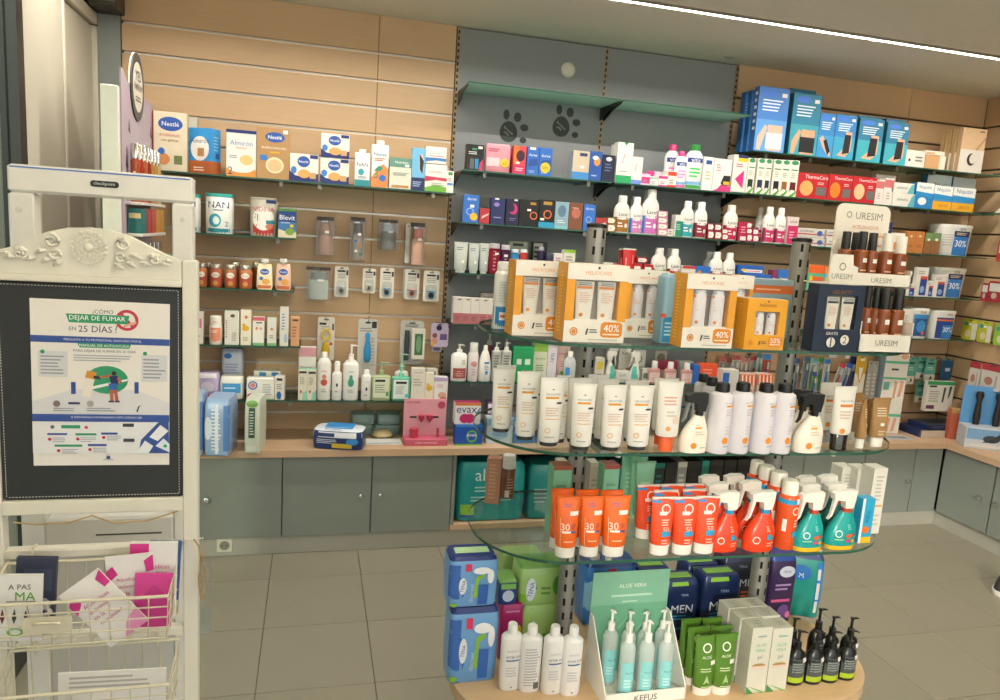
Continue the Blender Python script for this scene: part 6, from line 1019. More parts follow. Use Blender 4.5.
e = link('card_print', None, T); e.location = ((c0 + c1) / 2, 0, d0); prints(e, Surf([(0, (c1 - c0) / 2, -yu - .09)]), d1 - d0, [('t', 'URESIM', .1, .86, .5, '#8a877c'), ('o', -.27, .865, .05, 0, '#8a877c'), ('t', 'ACELERADOR', .06, .72, .5, '#d08a64'), ('t', 'DEL BRONCEADO', .06, .64, .62, '#d08a64'), ('t', 'TACTO SECO', .06, .53, .42, '#77746a'), ('o', .36, .56, .09, 0, '#d8a080')])
G().box(x0 + .02, x0 + .14, yu + .01, yu + .09, 0, ZU).build('support_block', CARD, T)
def oilb(T, w, d, h, cap='#161614', n='30'): bottle(T, w, d, h, c='#8a4a26', cap=cap, caph=.34, capw=.72, sh=.03, e=3., rough=.25, pr=[('s', -.15, .3, .42, .5, '#e8e4da'), ('t', n, .05, .12, .4, '#ecd8c0'), ('l', -.3, .35, .24, .3, 1, '#d8a880')])
ctx(g='brown oil bottles in the tester display')
for k, (a, b, v, cp, dy) in enumerate(((839.5, 849, 231.5, 0, .05), (849.5, 857, 232.5, 0, .065), (856, 865.5, 231.5, 0, .03), (866, 875.5, 233, 0, .03), (880, 890.5, 233.5, 1, .03), (893.5, 905, 236.5, 1, .03))):
    I('oil_bottle', oilb, a, b, v, ['first black capped', 'second black capped', 'third black capped', 'fourth black capped', 'left white capped', 'right white capped'][k] + ' brown oil bottle on the upper tier', 'bottle', z=ZT + ZU + .0035, Y=Yb + dy - .02, d=.03, cap='#e4e0d6' if cp else '#161614')
for k, (a, b, v, dy) in enumerate(((859.5, 866, 286, .075), (860.5, 868.5, 286.5, .045), (869.3, 877.2, 287.5, .035), (877, 887.5, 288.5, .02), (889.5, 901, 289, .02))):
    I('oil_bottle', oilb, a, b, v, ['hindmost', 'second', 'third', 'fourth', 'rightmost'][k] + ' black capped brown oil bottle on the lower tier', 'bottle', z=ZT + .0035, Y=Ya + dy, d=.03)
# ---- middle shelf
ctx(z=ZM, g='white sun cream tubes on the middle glass shelf')
HT = [('t', 'HELIOCARE', 0, .76, .6, '#7a8a98'), ('r', -.3, .26, .695, .725, '#e8a01e'), ('p', [(.15 + .25 * a, .62 + .03 * b) for a, b in rrect(0, 1, 0, 1, .3, 2)], '#3a4048'), ('l', -.3, .3, .44, .58, 4, '#d8bfa8'), ('r', -.3, .3, .40, .412, '#e8b460'), ('o', -.2, .24, .12, 0, '#e8b070'), ('l', -.3, .2, .13, .16, 1, '#a8a89c'), ('e', .0, .83, .05, .008, '#6a7078')]
white = dict(B=tube, c='#efece4', cap='#3c3c3a', caph=.06, d=.042, pr=HT, capw=.82)
for k, (a, b, v, vb, lab) in enumerate(((491.5, 513.5, 370, 433, 'white sun cream tube furthest left in the front row'), (515.5, 538, 373.5, 441, 'white sun cream tube, second in the front row'), (538.5, 563, 379, 447, 'white sun cream tube, third in the front row'), (571, 594.5, 385, 451, 'white sun cream tube, fourth in the front row'), (601.5, 624.5, 386.5, 451.5, 'white sun cream tube, fifth in the front row'), (627.5, 652, 387, 451, 'white sun cream tube, sixth in the front row'))):
    put('cream_tube', a, b, v, lab, 'tube', white, vb=vb, rz=random.uniform(-5, 3))
for k, (a, b, v, dy, lab) in enumerate(((495, 514, 366.5, .055, 'rear white sun cream tube behind the leftmost one'), (520, 541, 372.5, .055, 'rear white tube behind the second front tube'), (554, 568, 377, .06, 'rear white tube between the third and fourth front tubes'), (566.5, 590, 379.5, .055, 'rear white tube behind the fourth front tube'), (586.5, 607, 376, .11, 'hindmost white tube left of the fifth front tube'), (595, 617, 381, .055, 'rear white tube behind the fifth front tube'), (623.5, 647, 382, .055, 'rear white tube behind the sixth front tube'))):
    Y0 = at_z(610, 451, ZM).y if k > 1 else at_z((a + b) / 2, (433, 441)[k], ZM).y
    if k == 2: Y0 -= .0
    put('cream_tube', a, b, v, lab, 'tube', white, Y=Y0 + dy + (.01 if k > 1 else 0))
for a, b, v, vb, dy, lab in ((652, 676, 380, 0, .055, 'rear white tube with a clear orange cap'), (656, 681, 383, 452.5, 0, 'front white tube with a clear orange cap')):
    put('cream_tube', a, b, v, lab, 'tube', dict(B=tube, c='#efebe2', cap='#e8622a', caph=.22, capw=.62, d=.042, pr=[('l', -.3, .32, .66, .8, 3, '#e0a898'), ('e', -.12, .34, .1, 0, '#e8a04a'), ('e', .2, .46, .16, .06, '#ecd4c4'), ('l', -.2, .25, .5, .6, 2, '#d8c8c0')]), Y=at_z(668, 452.5, ZM).y + dy)
ctx(g='white sun spray cans on the middle glass shelf')
AP = [('t', 'HELIOCARE', .15, .74, .5, '#9aa2b0'), ('r', -.02, .5, .685, .71, '#e8a01e'), ('l', .0, .45, .55, .66, 3, '#c8b8c0'), ('e', .08, .2, .15, 0, '#e8902a'), ('l', .05, .4, .28, .42, 3, '#d0c4c8'), ('l', .0, .4, .1, .13, 1, '#a0a0a8')]
aer = dict(B=spraycan, c='#e6e3ea', cap='#181818', caph=.12, capw=.62, pr=AP)
put('sun_spray', 694, 708, 375.5, 'hindmost white sun spray can behind the left trigger spray', 'can', aer, Y=at_z(720, 454, ZM).y + .12, d=.047)
put('sun_spray', 701.5, 717.5, 379, 'second rear white sun spray can left of the front row', 'can', aer, Y=at_z(720, 454, ZM).y + .06, d=.047)
for a, b, v, lab in ((710, 731, 385, 'first'), (731, 751, 384.5, 'second'), (754, 774, 385.5, 'third'), (773, 793, 385.5, 'fourth')): put('sun_spray', a, b, v, lab + ' white sun spray can in the front row', 'can', aer, vb=454, d=.05)
ctx(g='white trigger sun sprays on the middle glass shelf')
TP = [('t', 'HELIOCARE', .12, .47, .44, '#8a929a'), ('r', -.1, .42, .41, .44, '#e8a01e'), ('l', -.1, .4, .3, .38, 2, '#d8c0a8'), ('e', -.12, .13, .11, 0, '#e8902a'), ('l', .1, .4, .08, .11, 1, '#a0a098')]
put('trigger_spray', 682.5, 709, 394.5, 'white trigger sun spray with a black head and shiny lever', 'bottle', dict(B=trigger, c='#efe9da', head='#171717', lev='#8a8a86', pr=TP, face=-1), vb=453.5, d=.045)
put('trigger_spray', 788, 812, 391.5, 'rear white trigger sun spray with a black head', 'bottle', dict(B=trigger, c='#e9e3d4', head='#171717', pr=TP, face=-1), Y=at_z(811, 453, ZM).y + .065, d=.045)
put('trigger_spray', 797.5, 824.5, 395.5, 'front white trigger sun spray near the right post', 'bottle', dict(B=trigger, c='#efe9da', head='#171717', pr=TP, face=-1), vb=453.5, d=.045)
ctx(g='tubes at the right end of the middle glass shelf')
RT2 = [('t', 'HELIOCARE', .05, .78, .6, '#8a9aa8'), ('r', -.28, .32, .69, .73, '#e8862a'), ('l', -.3, .3, .5, .64, 3, '#d8bfa8'), ('e', -.15, .32, .12, 0, '#e8902a')]
put('cream_tube', 818, 838, 384, 'rear white tube with orange band right of the trigger sprays', 'tube', dict(B=tube, c='#efece2', cap='#9a9a96', caph=.22, pr=RT2), Y=at_z(842, 451, ZM).y + .07, d=.04)
put('cream_tube', 831.5, 853.5, 388, 'front white tube with a dark chrome cap', 'tube', dict(B=tube, c='#efece2', cap='#5a5852', capmetal=.9, caph=.26, pr=RT2), vb=451.5, d=.042)
BR = [('l', -.3, .3, .62, .82, 4, '#e0cdb0'), ('s', -.1, .15, .44, .5, '#e8e4da'), ('l', -.2, .3, .24, .36, 2, '#d8c0a0')]
for a, b, v, vb, dy, lab, rz in ((850, 862, 394, 0, .07, 'hindmost brown tube with a white cap', 0), (856.5, 868, 400, 449, 0, 'front left brown tube with a white cap, seen edge on', 35), (866, 879, 402, 0, .05, 'middle brown tube with a white cap', 0), (870.5, 888, 399, 447.5, 0, 'front right brown tube with a white cap', 0)):
    put('cream_tube', a, b, v, lab, 'tube', dict(B=tube, c='#a8814e', cap='#e6e2d8', caph=.2, capw=.75, pr=BR, rough=.4), Y=at_z(866, 449, ZM).y + dy if not vb else at_z((a + b) / 2, vb, ZM).y, d=.03, rz=rz)
# ---- bottom glass shelf
ctx(z=ZL, g='copper tanning products on the bottom glass shelf')
put('copper_box', 487, 501, 459, 'copper coloured tall box beside the white capped can', 'box', bx('#a8785c', ('l', -.3, .3, .1, .9, 10, '#c09478'), side='#6a4636'), vb=504, d=.04, rz=-22)
T = put('copper_can', 501.5, 515, 456.5, 'copper spray can with a white cap on a clear foot', 'can', dict(B=spraycan, c='#7f5440', cap='#e0dcd4', caph=.30, capw=.97, pr=[('l', -.2, .3, .1, .5, 6, '#b08a74'), ('r', -.3, 0, .04, .2, '#c8c0b4')]), vb=500, d=.036, dy=.01)
p0 = at_z(505, 503, ZL); T = thing('clear_stand', 'round clear plastic stand lying behind the copper box', 'stand', (p0.x + .01, p0.y + .1, ZL), 0); G().loft([(0, .045, .045), (.004, .046, .046), (.012, .03, .03)], 20).build('clear_dish', CLEAR, T, True); G().loft([(.012, .02, .02), (.03, .02, .02)], 16).build('clear_stem', CLEAR, T, True)
ctx(g='mint cartons and tubes at the back of the bottom glass shelf')
YB0 = at_z(620, 558, ZL).y
for k, (a, b, v, c, tp, dy, lab) in enumerate(((549, 567, 466, '#7fbf9c', '#a0583a', .16, 'mint carton with a brown top left of the left post'), (556, 565, 462, '#cfc3ae', '#cfc3ae', .32, 'cream carton behind the left mint carton'), (586, 595, 463, '#c9bfae', '#d8d0c0', .24, 'cream rounded carton right of the left post'), (599, 614, 465, '#7fbf9c', '#a0483a', .16, 'mint carton with a red brown top right of the post'))):
    put('skin_carton', a, b, v, lab, 'carton', bx(c, ('l', -.3, .3, .5, .75, 3, shade(c, .85)), ('r', -.5, .5, .94, 1, tp), top=tp), Y=YB0 + dy, d=.045)
for k, (a, b, v, dy) in enumerate(((620, 637, 455, .30), (629, 645, 459, .255), (634, 653, 463.5, .21))): put('skin_tube', a, b, v, ['hindmost', 'middle', 'front'][k] + ' mint green tube in the row behind the coral tubes', 'tube', dict(B=tube, c='#7fb894', cap='#8ac4a0', caph=.1, pr=[('l', -.3, .3, .4, .7, 4, '#9fd0b0')]), Y=YB0 + dy, d=.04)
ctx(g='orange sun milk tubes on the bottom glass shelf')
OT = [('l', -.2, .2, .82, .9, 2, '#a86a8a'), ('s', .05, .42, .70, .77, '#ece6dc'), ('t', '30', -.15, .52, .38, '#f4e4d0'), ('r', -.3, .1, .42, .455, '#f0e8dc'), ('r', .12, .34, .42, .455, '#4a5a98'), ('r', -.36, -.345, .14, .66, '#f0e0cc'), ('l', -.2, .25, .26, .30, 1, '#f0d0b0'), ('e', .22, .53, .1, .05, '#c85a3a')]
org = dict(B=tube, c='#ee6a22', cap='#e9e5db', caph=.17, capw=.92, d=.045, pr=OT)
for a, b, v, vb, lab in ((555.5, 579, 499.5, 558.5, 'front left orange sun milk tube'), (580, 602.5, 499, 557.5, 'front middle orange sun milk tube'), (603, 628.5, 498.5, 557.5, 'front right orange sun milk tube')): put('sun_milk_tube', a, b, v, lab, 'tube', org, vb=vb, rz=-4)
for a, b, v, lab in ((550, 572, 491.5, 'rear left orange sun milk tube'), (574.5, 597, 492.5, 'rear middle orange sun milk tube'), (599, 622, 493, 'rear right orange sun milk tube')): put('sun_milk_tube', a, b, v, lab, 'tube', org, Y=YB0 + .065)
ctx(g='coral sun cream tubes on the bottom glass shelf')
CT = [('r', -.5, -.1, .90, .945, '#3a8ac8'), ('o', .08, .80, .2, 0, '#f4d8cc'), ('s', -.2, .12, .70, .76, '#e8e2da'), ('l', -.1, .3, .52, .64, 3, '#f8c8b4'), ('t', '50', .1, .46, .28, '#f8d8c8'), ('r', -.1, .32, .34, .43, '#2a9ac8'), ('l', -.1, .3, .2, .3, 2, '#f4b8a4')]
cor = dict(B=tube, c='#e8502a', cap='#ebe6dc', caph=.18, capw=.9, d=.042, pr=CT, crimp='#ddd4c8')
for a, b, v, vb, lab in ((650.5, 673.5, 499.5, 556, 'front left coral sun cream tube'), (673, 696.5, 499.5, 555.5, 'front middle coral sun cream tube'), (694.5, 718, 498.5, 554.5, 'front right coral sun cream tube')): put('coral_tube', a, b, v, lab, 'tube', cor, vb=vb, rz=-3)
for a, b, v, dy, lab in ((652, 676, 492.5, .055, 'second row left coral sun cream tube'), (681, 704, 491.5, .055, 'second row right coral sun cream tube'), (636, 658.5, 487, .11, 'back row left coral sun cream tube'), (659.5, 682.5, 486.5, .11, 'back row middle coral sun cream tube'), (683.5, 706, 486, .11, 'back row right coral sun cream tube')): put('coral_tube', a, b, v, lab, 'tube', cor, Y=at_z(685, 556, ZL).y + dy)
ctx(g='coral trigger sun sprays on the bottom glass shelf')
SP = [('o', -.22, .2, .12, 0, '#f8d8cc'), ('s', .2, .46, .47, .52, '#e8e2da'), ('r', .12, .46, .2, .29, '#2a9ab8'), ('l', .12, .45, .33, .44, 3, '#f8b8a4'), ('l', .12, .4, .08, .17, 2, '#f4a890')]
cspr = dict(B=trigger, c='#e4431f', head='#ece7dd', neck='#2f9ac8', pr=SP, face=-1, d=.05)
put('coral_spray', 712, 740, 494.5, 'front left coral trigger sun spray', 'bottle', cspr, vb=552.5); put('coral_spray', 747, 776.5, 494, 'front right coral trigger sun spray', 'bottle', cspr, vb=552)
for a, b, v, dy, lab in ((704, 728, 485.5, .07, 'second row left coral trigger sun spray'), (737, 761, 483.5, .07, 'second row right coral trigger sun spray'), (697, 719, 478, .14, 'back row left coral trigger sun spray'), (722, 744, 477, .14, 'back row right coral trigger sun spray')): put('coral_spray', a, b, v, lab, 'bottle', cspr, Y=at_z(740, 552, ZL).y + dy)
ctx(g='orange sun spray cans on the bottom glass shelf')
oc = dict(B=spraycan, c='#dd5424', cap='#eae4d8', caph=.2, capw=.78, band='#2f9ac8', pr=[('o', .12, .58, .2, 0, '#f4d4c4'), ('s', .1, .42, .68, .76, '#e8e2da'), ('r', -.42, -.28, .28, .46, '#e8e2da'), ('r', .02, .42, .2, .28, '#2a9ac8'), ('l', .05, .4, .34, .46, 3, '#f4b8a0')])
for a, b, v, dy, lab in ((778.5, 796.5, 482.5, .0, 'front'), (767, 785, 474, .055, 'second'), (755.5, 772.5, 468, .11, 'third'), (747, 762, 463, .17, 'hindmost')): put('orange_can', a, b, v, lab + ' orange sun spray can with a white cap', 'can', oc, Y=at_z(789, 549.5, ZL).y + dy, d=.044)
ctx(g='teal trigger sun sprays on the bottom glass shelf')
tspr = dict(B=trigger, c='#179a94', head='#ece7dd', neck='#c8482e', foot='#e8b81e', face=-1, d=.05, pr=[('o', -.22, .28, .12, 0, '#d8ecea'), ('s', .2, .46, .47, .52, '#e8e2da'), ('l', .1, .4, .34, .44, 3, '#9adcd4'), ('e', .14, .24, .12, .035, '#e0622a'), ('e', .36, .26, .1, .03, '#d83a4a'), ('e', .1, .16, .09, .03, '#c84a8a'), ('e', .3, .15, .08, .03, '#e8b82a'), ('l', -.34, 0, .17, .2, 1, '#c8e8a0')])
put('teal_spray', 797, 825, 494.5, 'front left teal trigger sun spray with a yellow foot', 'bottle', tspr, vb=552); put('teal_spray', 829, 857.5, 493, 'front right teal trigger sun spray with a yellow foot', 'bottle', tspr, vb=550)
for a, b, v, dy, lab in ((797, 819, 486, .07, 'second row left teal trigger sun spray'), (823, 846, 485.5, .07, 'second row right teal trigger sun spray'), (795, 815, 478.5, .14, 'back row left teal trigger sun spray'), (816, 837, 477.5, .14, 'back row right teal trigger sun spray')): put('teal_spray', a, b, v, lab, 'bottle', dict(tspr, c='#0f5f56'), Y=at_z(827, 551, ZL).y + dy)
ctx(g='white tall cartons on the bottom glass shelf')
wc = bx('#dcd8cc', ('r', -.2, .4, .42, .445, '#e09a3a'), ('l', -.25, .3, .5, .9, 7, '#b8b4a8'), ('l', -.2, .3, .12, .32, 3, '#c0bcb0'), d=.05)
for a, b, v, dy, lab in ((835, 847.5, 467.5, .10, 'left'), (850, 863, 468.5, .07, 'middle'), (865, 878.5, 468.5, .02, 'right')): put('tall_carton', a, b, v, lab + ' tall white carton at the right shelf end', 'box', wc, Y=at_z(870, 537, ZL).y + dy)
put('kids_box', 857, 869.5, 498.5, 'small bright blue and yellow carton at the right shelf end', 'box', bx('#2aa0c8', ('r', -.5, .5, 0, .14, '#e8b81e'), ('e', .0, .3, .3, .08, '#e0722a'), ('t', 'KIDS', .05, .6, .8, '#1a5a98', 80), ('r', -.5, -.3, 0, 1, '#d8ecec')), vb=543, d=.03)
# ---- wooden base
ctx(z=ZB, g='incontinence pad packs on the display base')
TEN = [('r', -.5, -.28, 0, .86, '#3a6ab8'), ('p', [(-.5, .86), (-.25, .6), (-.18, .3), (-.3, 0), (-.5, 0)], '#1f4f9e'), ('e', -.22, .45, .08, .17, '#e6ecf2'), ('t', 'TENA', -.22, .45, .26, '#1f3f8e', 80), ('p', [(.0, .2), (.08, .2), (.1, .55), (.22, .62), (.2, .68), (.04, .62)], '#8ac03a'), ('e', .16, .74, .18, .07, '#f0f2f4'), ('e', .34, .62, .07, .14, '#f0f2f4'), ('s', -.18, -.05, .74, .88, '#d8305a'), ('t', 'discreet', -.04, .3, .4, '#c8dcf0', 88), ('r', .1, .3, .06, .46, '#2f66b8'), ('e', -.4, .07, .08, .04, '#8ac03a')]
zz = ZB
P1 = put('pad_pack', 447, 496, 609, 'blue pad pack with a pink sticker, lower of the stack', 'pack', dict(B=softpack, c='#6fa4d8', pr=TEN, topc='#1f3478', fold='#b8d8a8', e=8.), vb=683, d=.10)
hz = solve_z(609, P1.location.x, P1.location.y - .05) - ZB
P2 = put('pad_pack', 447.5, 496.5, 558, 'blue pad pack with a pink sticker, on top of its twin', 'pack', dict(B=softpack, c='#6fa4d8', pr=TEN, topc='#1f3478', fold='#b8d8a8', e=8.), Y=P1.location.y - .05, z=ZB + hz * 1.02 + .0005, d=.10)
GT = [('p', [(-.5, 0), (-.3, 0), (-.14, .45), (-.3, .95), (-.5, 1)], '#1f4a98'), ('e', -.26, .42, .1, .3, '#e6ecf2'), ('t', 'TENA', -.26, .42, .32, '#1f3f8e', 80), ('e', .32, .5, .14, .26, '#5a9a3a'), ('r', -.48, -.36, .1, .32, '#8ac03a'), ('l', -.05, .2, .25, .5, 2, '#6a9a48')]
yb = P1.location.y + .02
a = put('pad_pack', 519, 566, 606, 'green pad pack with a white oval, lower of the pair', 'pack', dict(B=softpack, c='#a8cc78', pr=GT, e=8.), Y=P1.location.y + .05, d=.11)
zt = solve_z(606, a.location.x, P1.location.y + .05)
put('pad_pack', 518, 566, 566, 'green pad pack with a white oval, upper of the pair', 'pack', dict(B=softpack, c='#a8cc78', pr=GT, topc='#7fae58', e=8.), Y=P1.location.y + .055, z=zt + .0008, d=.10)
b = put('pad_pack', 498, 521, 606, 'magenta pad pack between the blue and green packs', 'pack', dict(B=softpack, c='#b0206a', pr=[('l', -.3, .4, .86, .93, 1, '#d890b8'), ('e', .3, .5, .12, .15, '#d8c83a')], e=8.), Y=P1.location.y + .04, d=.09)
zt = solve_z(606, b.location.x, P1.location.y + .04)
put('pad_pack', 498, 517, 582, 'navy pad pack lying on the magenta one', 'pack', dict(B=softpack, c='#22407e', topc='#7fae58', pr=[('e', 0, .4, .3, .25, '#c8d4e4'), ('r', -.5, .5, .7, .9, '#7ab04a')], e=8.), Y=P1.location.y + .045, z=zt + .0008, d=.09)
Ym = P1.location.y + .19
put('pad_pack', 498, 540, 556, 'pale green pack at the back left of the base', 'pack', dict(B=softpack, c='#9ab870', pr=[('l', -.3, .3, .5, .8, 2, '#c8d8a8')], e=8.), Y=Ym + .04, d=.09)
put('pad_pack', 582, 633, 563, 'bright blue pad pack behind the mint display card', 'pack', dict(B=softpack, c='#3a7ac8', topc='#22407e', pr=[('r', -.5, -.2, 0, 1, '#8ac0e8'), ('s', -.08, .08, .72, .9, '#d8305a'), ('e', .25, .7, .2, .1, '#e8ecf2')], e=8.), Y=Ym, d=.10)
MEN = [('t', 'MEN', .0, .55, .62, '#c8d0dc'), ('l', -.3, .3, .36, .46, 2, '#3a9ac8'), ('l', -.35, .3, .18, .26, 1, '#3a8aa8'), ('t', 'TENA', .05, .78, .22, '#a8b8d0'), ('r', -.35, .15, .93, .985, '#8ac03a')]
men = dict(B=softpack, c='#16264e', pr=MEN, topc='#1c2f60', fold='#7fae48', e=8.)
ctx(g='navy pad packs on the display base')
Yn = at_z(690, 640, ZB).y
put('pad_pack', 661, 695, 582, 'front left navy pad pack with white lettering', 'pack', men, Y=Yn, d=.09)
put('pad_pack', 698, 736, 577, 'front right navy pad pack with white lettering', 'pack', men, Y=Yn - .01, d=.09)
put('pad_pack', 633, 667, 570, 'second row left navy pad pack behind the mint card', 'pack', men, Y=Yn + .11, d=.09)
put('pad_pack', 682, 716, 566, 'second row middle navy pad pack', 'pack', men, Y=Yn + .10, d=.09)
put('pad_pack', 718, 756, 558, 'black pad pack with orange lines by the right post', 'pack', dict(B=softpack, c='#171a26', topc='#22284a', pr=[('t', 'MEN', .2, .6, .5, '#c8ccd4'), ('l', 0, .4, .3, .48, 3, '#c85a3a'), ('t', 'TENA', 0, .86, .22, '#a8b8d0')], e=8.), Y=Yn + .095, d=.09)
put('pad_pack', 765, 791, 557, 'purple pad pack with pink flowers right of the post', 'pack', dict(B=softpack, c='#38264e', topc='#2a4a98', pr=[('e', .1, .78, .3, .08, '#c8ccdc'), ('t', 'TENA', .1, .78, .3, '#2a3a80'), ('l', -.3, .3, .5, .62, 2, '#a88ac0'), ('r', -.4, .3, .34, .38, '#c85a8a'), ('e', .1, .2, .22, .1, '#6a4a88'), ('e', .3, .14, .1, .05, '#d870a8')], e=8.), Y=at_z(780, 624, ZB).y, d=.11)
put('diaper_pack', 792, 824, 556, 'teal and blue pants pack at the right end of the base', 'pack', dict(B=softpack, c='#1f8f82', topc='#3a4a7a', side='#2a6ab0', pr=[('e', -.1, .72, .26, .12, '#2a70b8'), ('t', 'M', -.1, .68, .12, '#e8f0f0'), ('r', .3, .5, 0, .9, '#2f7ac0'), ('r', .32, .4, .1, .8, '#d8d4cc')], e=7.), Y=at_z(805, 618, ZB).y, d=.15, rz=-24, group='nappy pack on the display base')
ctx(g='white after sun bottles on the display base')
AS = [('t', 'RAYITO', 0, .62, .5, '#a8acb8'), ('t', 'AFTER SUN', .05, .53, .75, '#3a4a78'), ('r', -.3, .32, .465, .485, '#3a6a9a'), ('l', -.3, .3, .22, .38, 4, '#c8c8cc'), ('e', .0, .06, .05, .01, '#6a6a70')]
for k, (a, b, v, vb) in enumerate(((500, 521, 627, 691), (519.5, 541, 629, 693), (542.5, 563, 629.5, 695), (561.5, 581, 630, 696.5))): put('after_sun_bottle', a, b, v, ['first', 'second', 'third', 'fourth'][k] + ' white after sun bottle from the left', 'bottle', dict(B=bottle, c='#ecebe8', cap='#f0eeea', caph=.14, capw=.44, sh=.07, e=2.4, pr=AS if k != 1 else [('l', -.35, .35, .1, .7, 14, '#b8bcc0'), ('r', .1, .35, .06, .16, '#6a6a6a')]), vb=vb, d=.042)
# mint display with clear pump bottles
p0 = at_z(645, 703, ZB); T = thing('aloe_display', 'mint and white card tray display for clear pump bottles', 'display', (p0.x, p0.y + .075, ZB)); wd = solve_x(685, p0.y, ZB) - solve_x(605, p0.y, ZB); a = wd / 2; yk = -.075
G().box(-a, a, yk, .075, 0, .003).box(-a, a, yk, yk + .003, .003, .035).build('tray', M('#e9e6dc', .5), T)
hC = solve_z(571, p0.x, p0.y + .15) - ZB
for s in (-1, 1):
    q = G(); P = [(yk, .0), (.075, .0), (.075, hC * .62), (.05, hC * .62), (yk, .035)]; xa, xb = (s * a - .0015, s * a + .0015); n = 5
    q.v = [(xa, p[0], p[1]) for p in P] + [(xb, p[0], p[1]) for p in P]; q.f = [tuple(range(n - 1, -1, -1)), tuple(range(n, 2 * n))] + [(i, (i + 1) % n, n + (i + 1) % n, n + i) for i in range(n)]; q.m = [0] * 7; q.build('side_wing', M('#ebe8de', .5), T)
G().box(-a, a, .075, .078, 0, hC).build('back_card', M('#82b89a', .5), T)
prints(link('card_print', None, T), Surf([(0, a, -.075), (hC, a, -.075)]), hC, [('r', -.5, .5, .0, .68, '#6fab8a'), ('t', 'ALOE VERA', .02, .86, .36, '#e4ecd8'), ('l', -.25, .3, .74, .79, 1, '#b8d8c0'), ('l', -.1, .1, .69, .72, 1, '#b8d8c0'), ('p', [(-.2, .4), (-.16, .4), (.1, .64)], '#8ac0a0'), ('p', [(.1, .4), (.14, .4), (.3, .62)], '#8ac0a0')])
prints(link('front_print', None, T), Surf([(0, a, -yk), (.035, a, -yk)]), .035, [('t', 'KEFUS', 0, .5, .28, '#3a3a36')])
GEL = glassmat('clear_gel', '#f2f8f6', .6, .68, '#f4faf8')
ctx(g='clear aloe pump bottles in the mint display')
for k, (u, v, dy, tn) in enumerate(((609, 613.5, .10, -60), (627, 615.5, .10, 0), (643.5, 615.5, .10, 180), (661, 613.5, .10, 180), (626.5, 625.5, .035, -70), (645.5, 624.5, .03, -60), (665, 625.5, .03, 160))):
    I('aloe_bottle', pump, u - 8.2, u + 8.2, v, ['back row first', 'back row second', 'back row third', 'back row fourth', 'front row left', 'front row middle', 'front row right'][k] + ' clear aloe gel pump bottle with a pale blue label', 'bottle', z=ZB + .0035, Y=p0.y + dy - .02, d=.04, w=.042, mat=GEL, bodyh=.74, cap='#f2efe8', turn=tn, noz=.55, pr=[('r', -.44, .44, .06, .5, '#8fd4d4'), ('t', 'Aloe Vera', .05, .36, .62, '#2a5a6a'), ('l', -.3, .3, .16, .28, 3, '#c8ecec')])
ctx(g='green aloe tubes on the display base')
GTb = [('o', -.02, .80, .2, 0, '#e4ecd8'), ('t', 'ALOE', -.02, .65, .44, '#e4ecd8'), ('s', .16, .42, .52, .59, '#e8e4d8'), ('l', -.3, .3, .4, .48, 2, '#c8d8a8'), ('p', [(-.16, .2), (.0, .36), (.16, .2), (.0, .24)], '#a8c888'), ('l', -.25, .25, .14, .18, 1, '#c8d8a8')]
gt = dict(B=tube, c='#557f2a', cap='#e6e2d6', caph=.13, capw=.95, d=.04, pr=GTb)
for a, b, v, vb, lab in ((693.5, 716, 639, 696, 'front left'), (713, 734.5, 637, 695.5, 'front right')): put('aloe_tube', a, b, v, lab + ' green aloe tube', 'tube', gt, vb=vb)
for a, b, v, dy, lab in ((685.5, 706, 630, .05, 'middle row left'), (708, 729, 629, .05, 'middle row right'), (679, 698.5, 622, .10, 'back row left'), (700, 719.5, 621, .10, 'back row right')): put('aloe_tube', a, b, v, lab + ' green aloe tube', 'tube', gt, Y=at_z(714, 696, ZB).y + dy)
ctx(g='white aloe cartons on the display base')
ab = bx('#cfcdbc', ('t', 'ALOE', .0, .74, .5, '#7ab894'), ('t', 'VERA', .0, .66, .5, '#7ab894'), ('t', 'gel', .0, .55, .25, '#8a8a80'), ('e', .0, .42, .34, .04, '#b08a4a'), ('r', -.34, .34, .38, .42, '#d8c0b4'), ('p', [(-.5, 0), (-.1, 0), (-.5, .12)], '#4a8a4a'), ('p', [(-.5, .13), (.5, .0), (.3, 0)], '#6aa85a'), ('l', -.2, .3, .85, .9, 1, '#8ab0a0'), top='#b0ae9e', side='#c4c2b2')
Yc = at_z(755, 693, ZB).y
for r in range(3):
    for c2 in range(2):
        o = put('aloe_box', 745 + 20.5 * c2 if r == 0 else 745, 764.8 + 20.5 * c2 if r == 0 else 764.8, 628, ['front', 'middle', 'back'][r] + ' row ' + ['left', 'right'][c2] + ' white aloe carton of the block of six', 'box', ab, Y=Yc, d=.055)
        if r == 0 and c2 == 0: X0, W0 = o.location.x, .0
        if r == 0 and c2 == 1: DX = o.location.x - X0
        if r > 0: o.location = (X0 + c2 * DX - .004 * r, Yc + .0275 + r * .0565, ZB)
        bh = solve_z(628, X0, Yc) - ZB; e = link('top_print', None, o); e.location = (0, -.0275, bh); e.rotation_euler.x = R(-90); prints(e, Surf([(0, .024, 0), (.1, .024, 0)]), .055, [('t', 'ALOE', 0, .7, .5, '#6a7a6a'), ('t', 'VERA', 0, .45, .5, '#6a7a6a'), ('t', 'GEL', 0, .2, .4, '#6a7a6a')])
ctx(g='black pump bottles on the display base')
BP = [('r', -.46, .46, .1, .5, '#4a5250'), ('r', -.46, .46, .06, .16, '#a8c02a'), ('l', -.35, .35, .24, .44, 4, '#8a9490'), ('s', .15, .45, .44, .52, '#e4e0d6')]
bpu = dict(B=pump, c='#191a18', cap='#141412', bodyh=.66, sh=.3, pr=BP, turn=-20, noz=.8)
